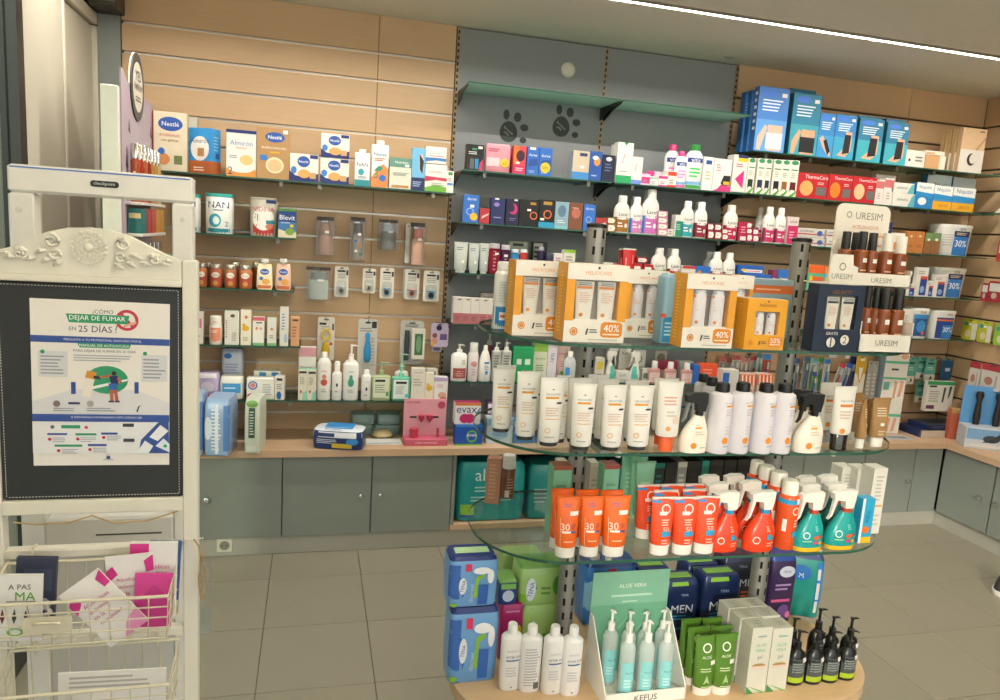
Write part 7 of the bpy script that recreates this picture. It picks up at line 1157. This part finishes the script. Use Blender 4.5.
for k, (a, b, v, vb) in enumerate(((788.5, 806, 634, 686), (807, 824, 634.5, 685), (824, 840.5, 634.5, 683.5), (841, 857.5, 633.5, 681))): put('black_pump', a, b, v, ['first', 'second', 'third', 'fourth'][k] + ' black pump bottle in the front row', 'bottle', bpu, vb=vb, d=.04)
for k, (a, b, v, dy) in enumerate(((785.5, 799, 621.5, .055), (809, 825.5, 612, .07), (824, 839, 620, .055), (842, 858, 621, .05))): put('black_pump', a, b, v, ['first', 'second tallest', 'third', 'fourth'][k] + ' black pump bottle in the back row', 'bottle', dict(bpu, turn=0), Y=at_z(825, 684, ZB).y + dy, d=.04)
# ================================================================ left foreground: perfume stand, security gate, carved rack
PV = M('#e7e3d8', .4)
T = thing('perfume_stand', 'perfume tester stand with a lilac card and a round sign by the beech wall', 'display', (-.735, -.47, 0)); oy = -.47
G().cbox(-.06, 0, -.335, -.305, 0, 2.13, .002).build('side_column', M('#ece9dc', .4), T)
def yz(pts, x0, x1, name, mat, par, smooth=False):
    n = len(pts); g = G(); g.v = [(x0, p[0], p[1]) for p in pts] + [(x1, p[0], p[1]) for p in pts]
    g.f = [tuple(range(n - 1, -1, -1)), tuple(range(n, 2 * n))] + [(i, (i + 1) % n, n + (i + 1) % n, n + i) for i in range(n)]; g.m = [0] * len(g.f); return g.build(name, mat, par, smooth)
card = [(-.305, .57), (.205, .57), (.205, 1.8), (.315, 1.88), (.315, 2.08), (.30, 2.12), (.26, 2.145), (-.2, 2.165), (-.28, 2.205), (-.305, 2.20)]
yz(card, 0, .006, 'lilac_card', M('#b3a3ae', .5, var=.12, scale=6), T)
ov = lambda r, rz: [(-.055 + oy * 0 + r * math.cos(k * math.pi / 14), 2.17 + rz * math.sin(k * math.pi / 14)) for k in range(28)]
sg = yz(ov(.115, .135), .006, .012, 'round_sign', M('#4a4a46', .5), T); yz(ov(.118, .138), .002, .006, 'sign_rim', M('#e4dfd0', .5), T); yz(ov(.085, .10), .012, .013, 'sign_face', M('#d9d2c4', .5), T)
e = link('sign_print', None, T); e.location = (0, -.055, 2.17); e.rotation_euler.z = R(90); prints(e, Surf([(-.1, .1, .0135), (.1, .1, .0135)]), .1, [('t', 'YES', 0, .45, .45, '#4a4a48'), ('t', 'PARFUM', 0, 0, .7, '#4a4a48'), ('l', -.25, .25, -.6, -.35, 2, '#6a6a66')])
for k, (y, z) in enumerate(((-.2, 1.98), (.2, 2.0), (.12, 1.9), (.25, 1.86), (-.25, 1.84))): yz([(y, z), (y + .03, z - .01), (y + .012, z + .045)], .006, .0068, 'bird_print', M('#3a3440', .6), T)
for z in (1.70, 1.575, 1.36): G().cbox(.006, .068, -.27, .2, z - .012, z, .002).build('tester_ledge', M('#d8d4cc', .3), T)
for k in range(7):
    y = -.70 + .068 * k
    B = thing('perfume_bottle', ['first', 'second', 'third', 'fourth', 'fifth', 'sixth', 'seventh'][k] + ' tall perfume tester with a silver cap on the stand, from the front', 'bottle', (-.735 + .036, y, 1.7005), 0, 'perfume testers on the upper ledge'); c = ['#b0502e', '#a83a2a', '#b8603a', '#8a3a2a', '#b07a3a', '#a8884a', '#c0a070'][k]
    G().loft([(0, .017, .017), (.003, .018, .018), (.165, .018, .018), (.17, .012, .012)], 16).build('glass_body', M(c, .12), B, True)
    G().loft([(.17, .0165, .0165), (.228, .0165, .0165), (.23, .015, .015)], 16).build('silver_cap', CHROME, B, True)
    G().cbox(-.004, .004, -.0192, -.018, .05, .12, .0005).build('label', M('#e8dfd4', .5), B)
for k in range(5):
    B = thing('tester_box', ['first', 'second', 'third', 'fourth', 'fifth'][k] + ' red and gold tester box on the middle ledge, from the front', 'box', (-.735 + .036, -.68 + .09 * k, 1.5755), 0, 'tester boxes on the middle ledge'); carton(B, .055, .08, .10, c=['#1f6a68', '#a83030', '#b8402e', '#c08a3a', '#b8843a'][k], side=['#1f6a68', '#a83030', '#b8402e', '#c08a3a', '#b8843a'][k], pr=[('r', -.4, .4, .6, .8, '#e0c890')])
for k in range(6):
    B = thing('perfume_bottle', ['first', 'second', 'third', 'fourth', 'fifth', 'sixth'][k] + ' clear perfume tester with a silver cap on the lowest ledge', 'bottle', (-.735 + .036, -.69 + .08 * k, 1.3605), 0, 'perfume testers on the lowest ledge')
    G().loft([(0, .018, .018), (.11, .018, .018), (.115, .012, .012)], 16).build('glass_body', M(['#c8c4b8', '#b0a890', '#a87a4a', '#c0b8a0', '#9a8a60', '#b8b4a8'][k], .12), B, True)
    G().loft([(.115, .017, .017), (.17, .017, .017)], 16).build('silver_cap', CHROME, B, True)
# ---- security gate
yg = -2.05; p = at_y(10, 163, yg); q = at_y(194, 178, yg); gx0, gx1, gz = p.x, q.x, 1.752
T = thing('security_gate', 'white security gate frame behind the carved rack', 'gate', ((gx0 + gx1) / 2, yg, 0)); a = (gx1 - gx0) / 2; GW = M('#ebe9e2', .35)
G().cbox(-a, a, -.022, .022, gz - .062, gz, .006).build('top_bar', GW, T)
G().box(-a + .006, a - .006, -.0228, -.0215, gz - .0075, gz - .0045).build('blue_edge', M('#5a7fd0', .3), T)
G().cbox(-a, -a + .052, -.022, .022, 0, gz - .0625, .005).build('side_post', GW, T); G().cbox(a - .046, a, -.022, .022, 0, gz - .0625, .005).build('side_post', GW, T)
G().cbox(-a + .053, a - .047, -.018, .018, .10, .82, .004).build('lower_panel', M('#c9c8c2', .4), T)
cb = G().cbox(-a + .053, a - .047, -.026, .022, .822, .915, .006).build('cross_box', M('#dcdad2', .4), T); G().box(-.03, .12, -.0268, -.0255, .868, .872).build('slot', M('#4a4a48', .5), cb)
lp = G().prism(rrect(-.025, .035, gz - .038, gz - .024, .0065, 4), -.0236, -.0218).build('maker_plate', M('#26302e', .4), T)
e = link('plate_print', None, T); e.location = (.005, 0, gz - .038); prints(e, Surf([(0, .03, .0238), (.014, .03, .0238)]), .014, [('t', 'checkpoint', 0, .5, .75, '#d8dcd8')])
for x in (-a + .022, a - .022): G().rings([[(x + r * math.cos(k * math.pi / 8), y, gz - .1 + r * math.sin(k * math.pi / 8)) for k in range(16)] for r, y in ((.006, -.022), (.006, -.0235), (.004, -.024))]).build('screw_cap', M('#dedcd4', .4), T)
# ---- carved white rack with the poster board
yr = -2.4; RX = -.418; T = thing('poster_rack', 'white carved wooden rack with a black poster board', 'rack', (RX, yr, 0)); a = .194; RW = M('#e2dfd0', .45, var=.06, scale=14)
G().cbox(a - .028, a, -.002, .03, 0, 1.575, .003).build('rack_post', RW, T); G().cbox(-a, -a + .028, -.002, .03, 0, 1.575, .003).build('rack_post', RW, T)
hd = [(-a + .029, 1.535), (a - .029, 1.535), (a - .029, 1.574), (.135, 1.583), (.105, 1.598), (.07, 1.616), (.035, 1.6255), (0, 1.628), (-.035, 1.6255), (-.07, 1.616), (-.105, 1.598), (-.135, 1.583), (-a + .029, 1.574)]
H = G().prism(hd, .0, .025).build('header_panel', RW, T)
G().cbox(-a + .0285, a - .0285, -.006, .028, 1.521, 1.5345, .002).build('header_rail', RW, T)
def carve():
    cz = 1.590
    g = G()
    for r_, n_, l_, o in ((.030, 22, .0085, 0), (.0215, 18, .008, .5), (.0135, 13, .007, 0)):
        for k in range(n_):
            t = 2 * math.pi * (k + o) / n_; g.loft([(-.0015, l_ * .2, l_ * .2), (0, l_ * .5, l_ * .5), (.0035, l_ * .35, l_ * .35)], 6, cx=r_ * math.cos(t), cy=r_ * math.sin(t))
    g.loft([(0, .009, .009), (.005, .007, .007), (.007, .003, .003)], 14)
    g.v = [(x, -z, y + cz) for x, y, z in g.v]; tag(g.build('sunflower_rosette', RW, H, True), kind='stuff')
    for s in (-1, 1):
        q = G()
        for (cx, czz, r0, turns, dirn, st_) in ((.062, 1.600, .013, 1.6, 1, 90), (.056, 1.576, .011, 1.4, -1, 0), (.118, 1.572, .009, 1.4, 1, 60)):
            pts = []
            for k in range(26):
                f = k / 25; t = R(st_) + dirn * f * turns * 2 * math.pi; rr = r0 * (1 - .8 * f); pts.append((s * (cx + rr * math.cos(t)), -.003, czz + rr * math.sin(t)))
            q.tube(pts, [.0042 * (1 - .55 * k / 25) for k in range(26)], 6)
        for (x0, z0, x1, z1, wd) in ((.045, 1.562, .062, 1.552, .006), (.066, 1.566, .082, 1.556, .006), (.072, 1.582, .094, 1.573, .006), (.09, 1.566, .112, 1.561, .005), (.104, 1.578, .126, 1.583, .0055), (.124, 1.566, .146, 1.563, .005), (.132, 1.572, .15, 1.571, .004)):
            q.tube([(s * x0, -.002, z0), (s * (x0 * .6 + x1 * .4), -.004, z0 * .6 + z1 * .4 + .002), (s * x1, -.001, z1)], [wd * .5, wd, wd * .2], 7)
        tag(q.build('scroll_carving', RW, H, True), kind='stuff')
carve()
G().cbox(-a + .0285, a - .0285, -.002, .028, 1.054, 1.083, .002).build('board_rail', RW, T)
bd = G().cbox(-a + .0285, a - .0285, .004, .024, 1.0835, 1.5205, .004).build('poster_board', M('#2e3234', .45, var=.15, scale=60), T)
s = G(); b0 = -a + .035
for x in (-a + .036, a - .036):
    z = 1.092
    while z < 1.512: s.box(x - .0006, x + .0006, .0032, .004, z, z + .003); z += .0058
for z in (1.0905, 1.5135):
    x = -a + .04
    while x < a - .04: s.box(x, x + .003, .0032, .004, z - .0006, z + .0006); x += .0058
tag(s.build('stitching', M('#d8d6cc', .6), bd), kind='stuff')
for z in (.961, .772, .59, .40, .18): G().cbox(-a + .0285, a - .0285, .0, .022, z, z + .02, .002).build('cross_rail', RW, T)
# poster
pw, ph = .2475, .333; PO = thing('poster', 'white stop smoking poster pinned to the black board', 'poster', (RX + .0155, yr + .0035, 1.1545)); PO.rotation_euler.y = R(.6)
G().cbox(-pw / 2, pw / 2, -.0012, 0, 0, ph, .0003).build('paper', M('#ece9e2', .5, var=.01), PO)
X = lambda p: (p - 98) / 482 - .5
Z = lambda y: 1 - (y - 35) / 585
N1, GR, BL, RD, GY_ = '#2f3a66', '#2f9a6c', '#34549e', '#c8384a', '#d6d8da'
pp = [('p', [(X(100), Z(440)), (X(580), Z(440)), (X(580), Z(390)), (X(460), Z(345)), (X(240), Z(345)), (X(100), Z(390))], '#dcdde0'), ('o', X(428), Z(98), .085, 0, RD), ('p', [(X(402), Z(76)), (X(410), Z(70)), (X(455), Z(120)), (X(447), Z(126))], RD), ('p', [(X(415), Z(116)), (X(460), Z(100)), (X(462), Z(108)), (X(418), Z(124))], '#e0b090'), ('t', '¿CÓMO', X(345), Z(72), .15, '#4a5068'), ('p', [(X(218), Z(82)), (X(437), Z(82)), (X(430), Z(112)), (X(228), Z(112))], GR), ('t', 'DEJAR DE FUMAR', X(326), Z(97), .40, '#ffffff'), ('t', 'EN', X(240), Z(133), .05, '#6a7088'), ('t', '25 DÍAS', X(318), Z(130), .24, N1), ('t', '?', X(391), Z(130), .018, '#6a7088'), 
      ('r', -.5, .5, Z(183), Z(160), BL), ('t', 'PREGUNTA A TU PROFESIONAL SANITARIO POR EL', X(345), Z(171), .56, '#e8ecf4'), ('p', [(X(255), Z(182)), (X(443), Z(182)), (X(436), Z(198)), (X(263), Z(198))], GR), ('t', 'MANUAL DE AUTOAYUDA', X(349), Z(190), .36, '#ffffff'), ('t', 'PARA DEJAR DE FUMAR EN 25 DÍAS', X(350), Z(209), .45, '#3f4a70'), ('l', X(242), X(455), Z(247), Z(221), 3, '#a8acb8'),
      ('r', X(122), X(222), Z(303), Z(213), GY_), ('e', X(137), Z(216), .016, 0, GR), ('l', X(130), X(212), Z(296), Z(226), 6, '#9a9ea8'), ('r', X(478), X(572), Z(312), Z(217), GY_), ('e', X(492), Z(213), .016, 0, GR), ('l', X(485), X(565), Z(305), Z(228), 6, '#9a9ea8'),
      ('r', X(232), X(248), Z(362), Z(320), BL), ('r', X(454), X(469), Z(357), Z(316), BL), ('e', X(357), Z(310), .155, .085, GR), ('p', [(X(300), Z(335)), (X(430), Z(305)), (X(430), Z(312)), (X(305), Z(345))], '#e8ecec'), ('p', [(X(270), Z(370)), (X(298), Z(374)), (X(316), Z(300)), (X(284), Z(296))], '#ece6dc'), ('p', [(X(281), Z(303)), (X(316), Z(310)), (X(321), Z(284)), (X(288), Z(278))], '#d8923a'), ('p', [(X(310), Z(296)), (X(336), Z(298)), (X(336), Z(308)), (X(310), Z(306))], '#22263a'), ('p', [(X(330), Z(297)), (X(372), Z(290)), (X(372), Z(300)), (X(332), Z(304))], '#b8694a'), ('e', X(382), Z(286), .018, 0, '#3a2a2a'), ('p', [(X(366), Z(296)), (X(396), Z(294)), (X(398), Z(322)), (X(370), Z(322))], '#22305e'), ('p', [(X(396), Z(296)), (X(412), Z(318)), (X(402), Z(322)), (X(392), Z(306))], '#b8694a'), ('p', [(X(362), Z(322)), (X(398), Z(322)), (X(392), Z(345)), (X(366), Z(345))], '#2f62b0'), ('p', [(X(366), Z(345)), (X(378), Z(345)), (X(380), Z(384)), (X(368), Z(384))], '#b8694a'), ('p', [(X(380), Z(345)), (X(392), Z(345)), (X(398), Z(384)), (X(386), Z(384))], '#b8694a'), ('r', X(362), X(382), Z(390), Z(384), '#22305e'), ('r', X(384), X(402), Z(390), Z(384), '#22305e'),
      ('e', X(182), Z(397), .026, 0, '#8a7a78'), ('e', X(298), Z(396), .026, 0, '#a8a4a4'), ('r', X(222), X(262), Z(399), Z(391), N1), ('l', X(170), X(250), Z(425), Z(410), 2, '#9a9ea8'), ('l', X(285), X(400), Z(425), Z(408), 2, '#9a9ea8'), ('p', [(X(460), Z(422)), (X(468), Z(402)), (X(480), Z(398)), (X(472), Z(404)), (X(466), Z(424))], N1),
      ('r', -.5, .5, Z(460), Z(434), BL), ('t', 'O DESCÁRGALO ESCANEANDO ESTE CÓDIGO QR', X(355), Z(444), .52, '#e8ecf4'), ('r', -.5, .5, Z(575), Z(461), '#e6e8ea'), ('e', X(166), Z(480), .015, 0, '#5a6a8a'), ('r', X(196), X(262), Z(485), Z(473), GR), ('e', X(283), Z(481), .013, 0, RD), ('r', X(148), X(216), Z(509), Z(502), BL), ('r', X(245), X(318), Z(510), Z(502), GR), ('r', X(335), X(393), Z(507), Z(499), BL), ('r', X(172), X(268), Z(551), Z(543), GR), ('r', X(288), X(354), Z(549), Z(541), BL)]
pp += [('e', X(u_), Z(y_), .013, 0, RD) for u_, y_ in ((156, 524), (253, 523), (344, 517), (186, 565), (295, 561))] + [('l', X(u_), X(u_ + 55), Z(y_ + 12), Z(y_ - 8), 3, '#a8acb4') for u_, y_ in ((165, 524), (262, 523), (355, 517), (198, 565), (306, 561))]
pp += [('r', X(412), X(452), Z(478), Z(466), '#3a3e48'), ('r', X(414), X(454), Z(533), Z(521), '#3a3e48'), ('p', [(X(468), Z(575)), (X(478), Z(525)), (X(545), Z(456)), (X(578), Z(452)), (X(582), Z(575))], BL), ('p', [(X(508), Z(515)), (X(548), Z(470)), (X(578), Z(492)), (X(538), Z(530))], '#eef0f4'), ('p', [(X(460), Z(575)), (X(492), Z(528)), (X(522), Z(548)), (X(505), Z(575))], '#e6ecf0'), ('p', [(X(530), Z(548)), (X(560), Z(520)), (X(582), Z(540)), (X(582), Z(572))], '#dfeaf0'), ('e', X(566), Z(548), .014, 0, GR), ('e', X(360), Z(590), .015, 0, BL), ('t', 'ISAFARMA', X(360), Z(598), .075, '#6a7088')]
prints(PO, Surf([(0, pw / 2, .0012), (ph, pw / 2, .0012)]), ph, pp, .0002, .00003)
# wire baskets
WIRE = M('#d8d2b8', .4)
def basket(zr, label, plate=True):
    B = thing('wire_basket', label, 'basket', (RX, yr - .004, zr), 0, 'wire baskets on the rack'); x = .158; yf = -.118; zb = -.125; zf = -.03; yb = -.004
    rim = G(); rim.tube([(-x, yb, 0), (-x, yf, zf), (x, yf, zf), (x, yb, 0), (-x, yb, 0)], .0032, 6); rim.build('rim', WIRE, B, True)
    g = G(); n = 9
    for k in range(n + 1):
        xx = -x + 2 * x * k / n; g.tube([(xx, yf, zf), (xx * .96, yf + .015, zb), (xx * .96, yb - .01, zb), (xx, yb, 0)], .0016, 5)
    for t in (.25, .5, .75): g.tube([(-x, yb - .003 * t, zb * t), (-x * .98, yf + .015 * t, zf + (zb - zf) * t), (x * .98, yf + .015 * t, zf + (zb - zf) * t), (x, yb - .003 * t, zb * t)], .0016, 5)
    for t in (.35, .65): g.tube([(-x * .96, yf + (yb - yf) * t, zb), (x * .96, yf + (yb - yf) * t, zb)], .0016, 5)
    g.tube([(-x * .96, yf + .015, zb), (x * .96, yf + .015, zb)], .002, 5)
    for t in (.33, .66):
        yy = yf + (yb - yf) * t
        for s_ in (-1, 1): g.tube([(s_ * x, yy, zf + (0 - zf) * t), (s_ * x * .96, yy, zb)], .0016, 5)
    tag(g.build('wire_grid', WIRE, B, True), kind='stuff')
    for s_ in (-1, 1):
        h = G().tube([(s_ * .115, .0, -.012), (s_ * .115, -.003, .01), (s_ * .115, .008, .026), (s_ * .115, .026, .024), (s_ * .115, .03, .006)], .0032, 6).build('hook', WIRE, B, True)
    if plate:
        pl = G().prism(rrect(-.095, -.012, zf - .062, zf - .028, .006, 3), yf - .001, yf + .002).build('label_plate', M('#d0cab2', .45), B)
        G().tube([(-.078, yf - .002, zf - .042), (-.07, yf - .007, zf - .037), (-.04, yf - .007, zf - .037), (-.032, yf - .002, zf - .042)], .0022, 6).build('plate_handle', WIRE, pl, True)
    return B
basket(.957, 'upper wire basket full of leaflets on the white rack'); basket(.768, 'lower wire basket on the white rack')
LFP = M('#eeece8', .5)
def leaflet(name, x, y, z, w, h, ry, label, specs, th=.004, c='#eeece8', rx=0, cat='leaflet', group=None):
    L = thing(name, label, cat, (RX + x, yr + y, z), 0, group); L.rotation_euler = (R(rx), R(ry), 0); G().box(-w / 2, w / 2, -th / 2, th / 2, 0, h).build('paper', M(c, .5), L); prints(L, Surf([(0, w / 2, th / 2), (h, w / 2, th / 2)]), h, specs); return L
aa = [('t', 'Alcohólicas', .0, .66, .62, '#c03a80'), ('t', 'anónimas', -.05, .56, .5, '#c03a80'), ('t', 'en la', -.18, .46, .26, '#c03a80'), ('t', 'comunidad', .0, .36, .55, '#c03a80'), ('p', [(-.5, .62), (-.5, .8), (-.36, .86), (-.26, .74)], '#d83a90'), ('p', [(.3, .9), (.5, .98), (.5, .76), (.34, .74)], '#d83a90'), ('p', [(-.1, 0), (.5, 0), (.5, .26), (.2, .2)], '#e89ac8')]
leaflet('leaflet', .082, -.094, .838, .088, .145, -38, 'white and pink leaflet leaning diagonally in the upper basket', aa, .002, group='pink and white leaflets')
leaflet('leaflet', .085, -.058, .838, .088, .15, -4, 'upright white and pink leaflet in the middle of the basket', aa, .003, group='pink and white leaflets', rx=0)
leaflet('leaflet', .118, -.073, .838, .07, .115, 3, 'bright pink leaflet at the right of the upper basket', [('p', [(-.5, 0), (.5, 0), (.5, .5), (0, .8), (-.5, .4)], '#c83a8a')], .003, '#d8489a', group='pink and white leaflets')
leaflet('leaflet', .112, -.038, .838, .088, .165, 2, 'white leaflet pile standing behind the pink leaflets', [('t', 'Alcohólicas', .0, .7, .7, '#c03a80'), ('t', 'anónimas', .0, .62, .6, '#c03a80'), ('r', -.5, -.1, .8, 1, '#d83a90')], .012, group='pink and white leaflets')
leaflet('booklet', .128, -.022, .838, .06, .16, 3, 'blue booklet standing at the right end of the basket', [('r', -.5, .5, .0, .2, '#d8c8a0')], .008, '#2f5a98', cat='booklet')
leaflet('booklet', -.125, -.090, .838, .10, .135, 3, 'white booklet with green lettering at the left of the basket', [('t', 'A PAS', .12, .82, .38, '#3a4038'), ('t', 'MA', .22, .68, .34, '#5aa03a'), ('l', -.1, .4, .58, .62, 1, '#8a8a88'), ('p', [(-.2, .36), (-.16, .5), (-.12, .36), (-.16, .26)], '#6a2a3a'), ('p', [(.0, .36), (.04, .5), (.08, .36), (.04, .26)], '#3a4a3a'), ('p', [(.2, .38), (.26, .54), (.3, .38), (.25, .26)], '#5a2a3a'), ('o', .06, .14, .14, .06, '#6ab83a')], .006, '#e8e8e4', cat='booklet')
leaflet('booklet', -.1, -.05, .838, .07, .15, 4, 'dark photo covered booklet behind the white green one', [('r', -.3, .4, .55, .85, '#4a5068'), ('e', .2, .35, .2, .1, '#b8b8c4')], .01, '#3a3f55', cat='booklet')
wv = thing('woven_basket', 'small navy woven basket in the left of the wire basket', 'basket', (RX - .112, yr - .07, .835)); G().loft([(0, .04, .014), (.03, .046, .017), (.045, .048, .018)], 24, 2.6).build('woven_body', M('#34386a', .7, var=.4, scale=160), wv, True); G().tube([(.048 * math.cos(k * math.pi / 10), .018 * math.sin(k * math.pi / 10), .046) for k in range(21)], .0035, 6).build('woven_rim', M('#c8c4c4', .7, var=.3, scale=200), wv, True)
leaflet('paper_sheet', .04, -.06, .665, .20, .075, 2, 'white sheet standing in the lower wire basket', [('l', -.4, .4, .5, .9, 3, '#b8b8b4')], .003, cat='paper')
# strings, beads and clear holders on the rack
t = thing('jute_string', 'jute string looped at the right post of the rack', 'string', (RX + a + .004, yr - .012, .86))
G().tube([(-.01, 0, .135), (.002, -.004, .12), (.006, -.004, .06), (.012, -.004, .02), (.004, -.004, .0), (.0, -.003, .05), (.008, -.006, .1), (.016, -.006, .06), (.018, -.004, .03)], .0016, 6).build('string_loop', M('#b58f5e', .8), t, True)
G().tube([(-.34, -.001, .185), (-.30, -.003, .18), (-.24, -.003, .182), (-.20, -.003, .195), (-.16, -.003, .178), (-.1, -.003, .18), (-.04, -.001, .198)], .0016, 6).build('string_drape', M('#b89a6c', .8), t, True)
t = thing('bead_chain', 'white bead chain stretched across the rack', 'chain', (RX, yr - .006, .982)); b = G()
for k in range(70): f = k / 69; b.loft([(-.0018, .0008, .0008), (0, .002, .002), (.0018, .0008, .0008)], 6, cx=-.14 + .345 * f, cy=0); b.v[-18:] = [(x, y, z + .012 * f - .02 * math.sin(f * math.pi) * .4) for x, y, z in b.v[-18:]]
tag(b.build('beads', M('#eeeae0', .4), t, True), kind='stuff'); G().tube([(-.14 + .345 * f, 0, .012 * f - .008 * math.sin(f * math.pi)) for f in [k / 12 for k in range(13)]], .0006, 4).build('cord', M('#d8d4c8', .6), t)
for k, (z0, nm) in enumerate(((.86, 'upper'), (.76, 'lower'))):
    t = thing('clear_holder', nm + ' small clear plastic holder at the side of the rack', 'holder', (RX + a + .0005, yr + .02, z0), 0, 'clear holders'); G().box(0, .022, -.002, .0, 0, .075).box(0, .022, .02, .022, 0, .05).box(0, .022, 0, .02, 0, .002).build('holder_body', CLEAR, t)
# shoe cut by the picture edge
p = at_z(1000, 597, 0); t = thing('shoe', 'dark shoe with a white sole cut by the right picture edge', 'shoe', (p.x + .085, p.y + .05, 0), R(25))
G().loft([(0, .105, .042), (.012, .112, .046), (.028, .110, .045)], 28, 2.4).build('sole', M('#dedad2', .5), t, True); G().loft([(.028, .104, .041), (.05, .095, .038, .006, 0), (.075, .07, .034, .026, 0), (.095, .045, .03, .045, 0)], 28, 2.3).build('upper', M('#201e1e', .6), t, True); G().tube([(-.02, -.02, .068), (.0, .0, .084), (-.02, .02, .068)], .003, 6).build('lace', M('#d8d4cc', .6), t, True)
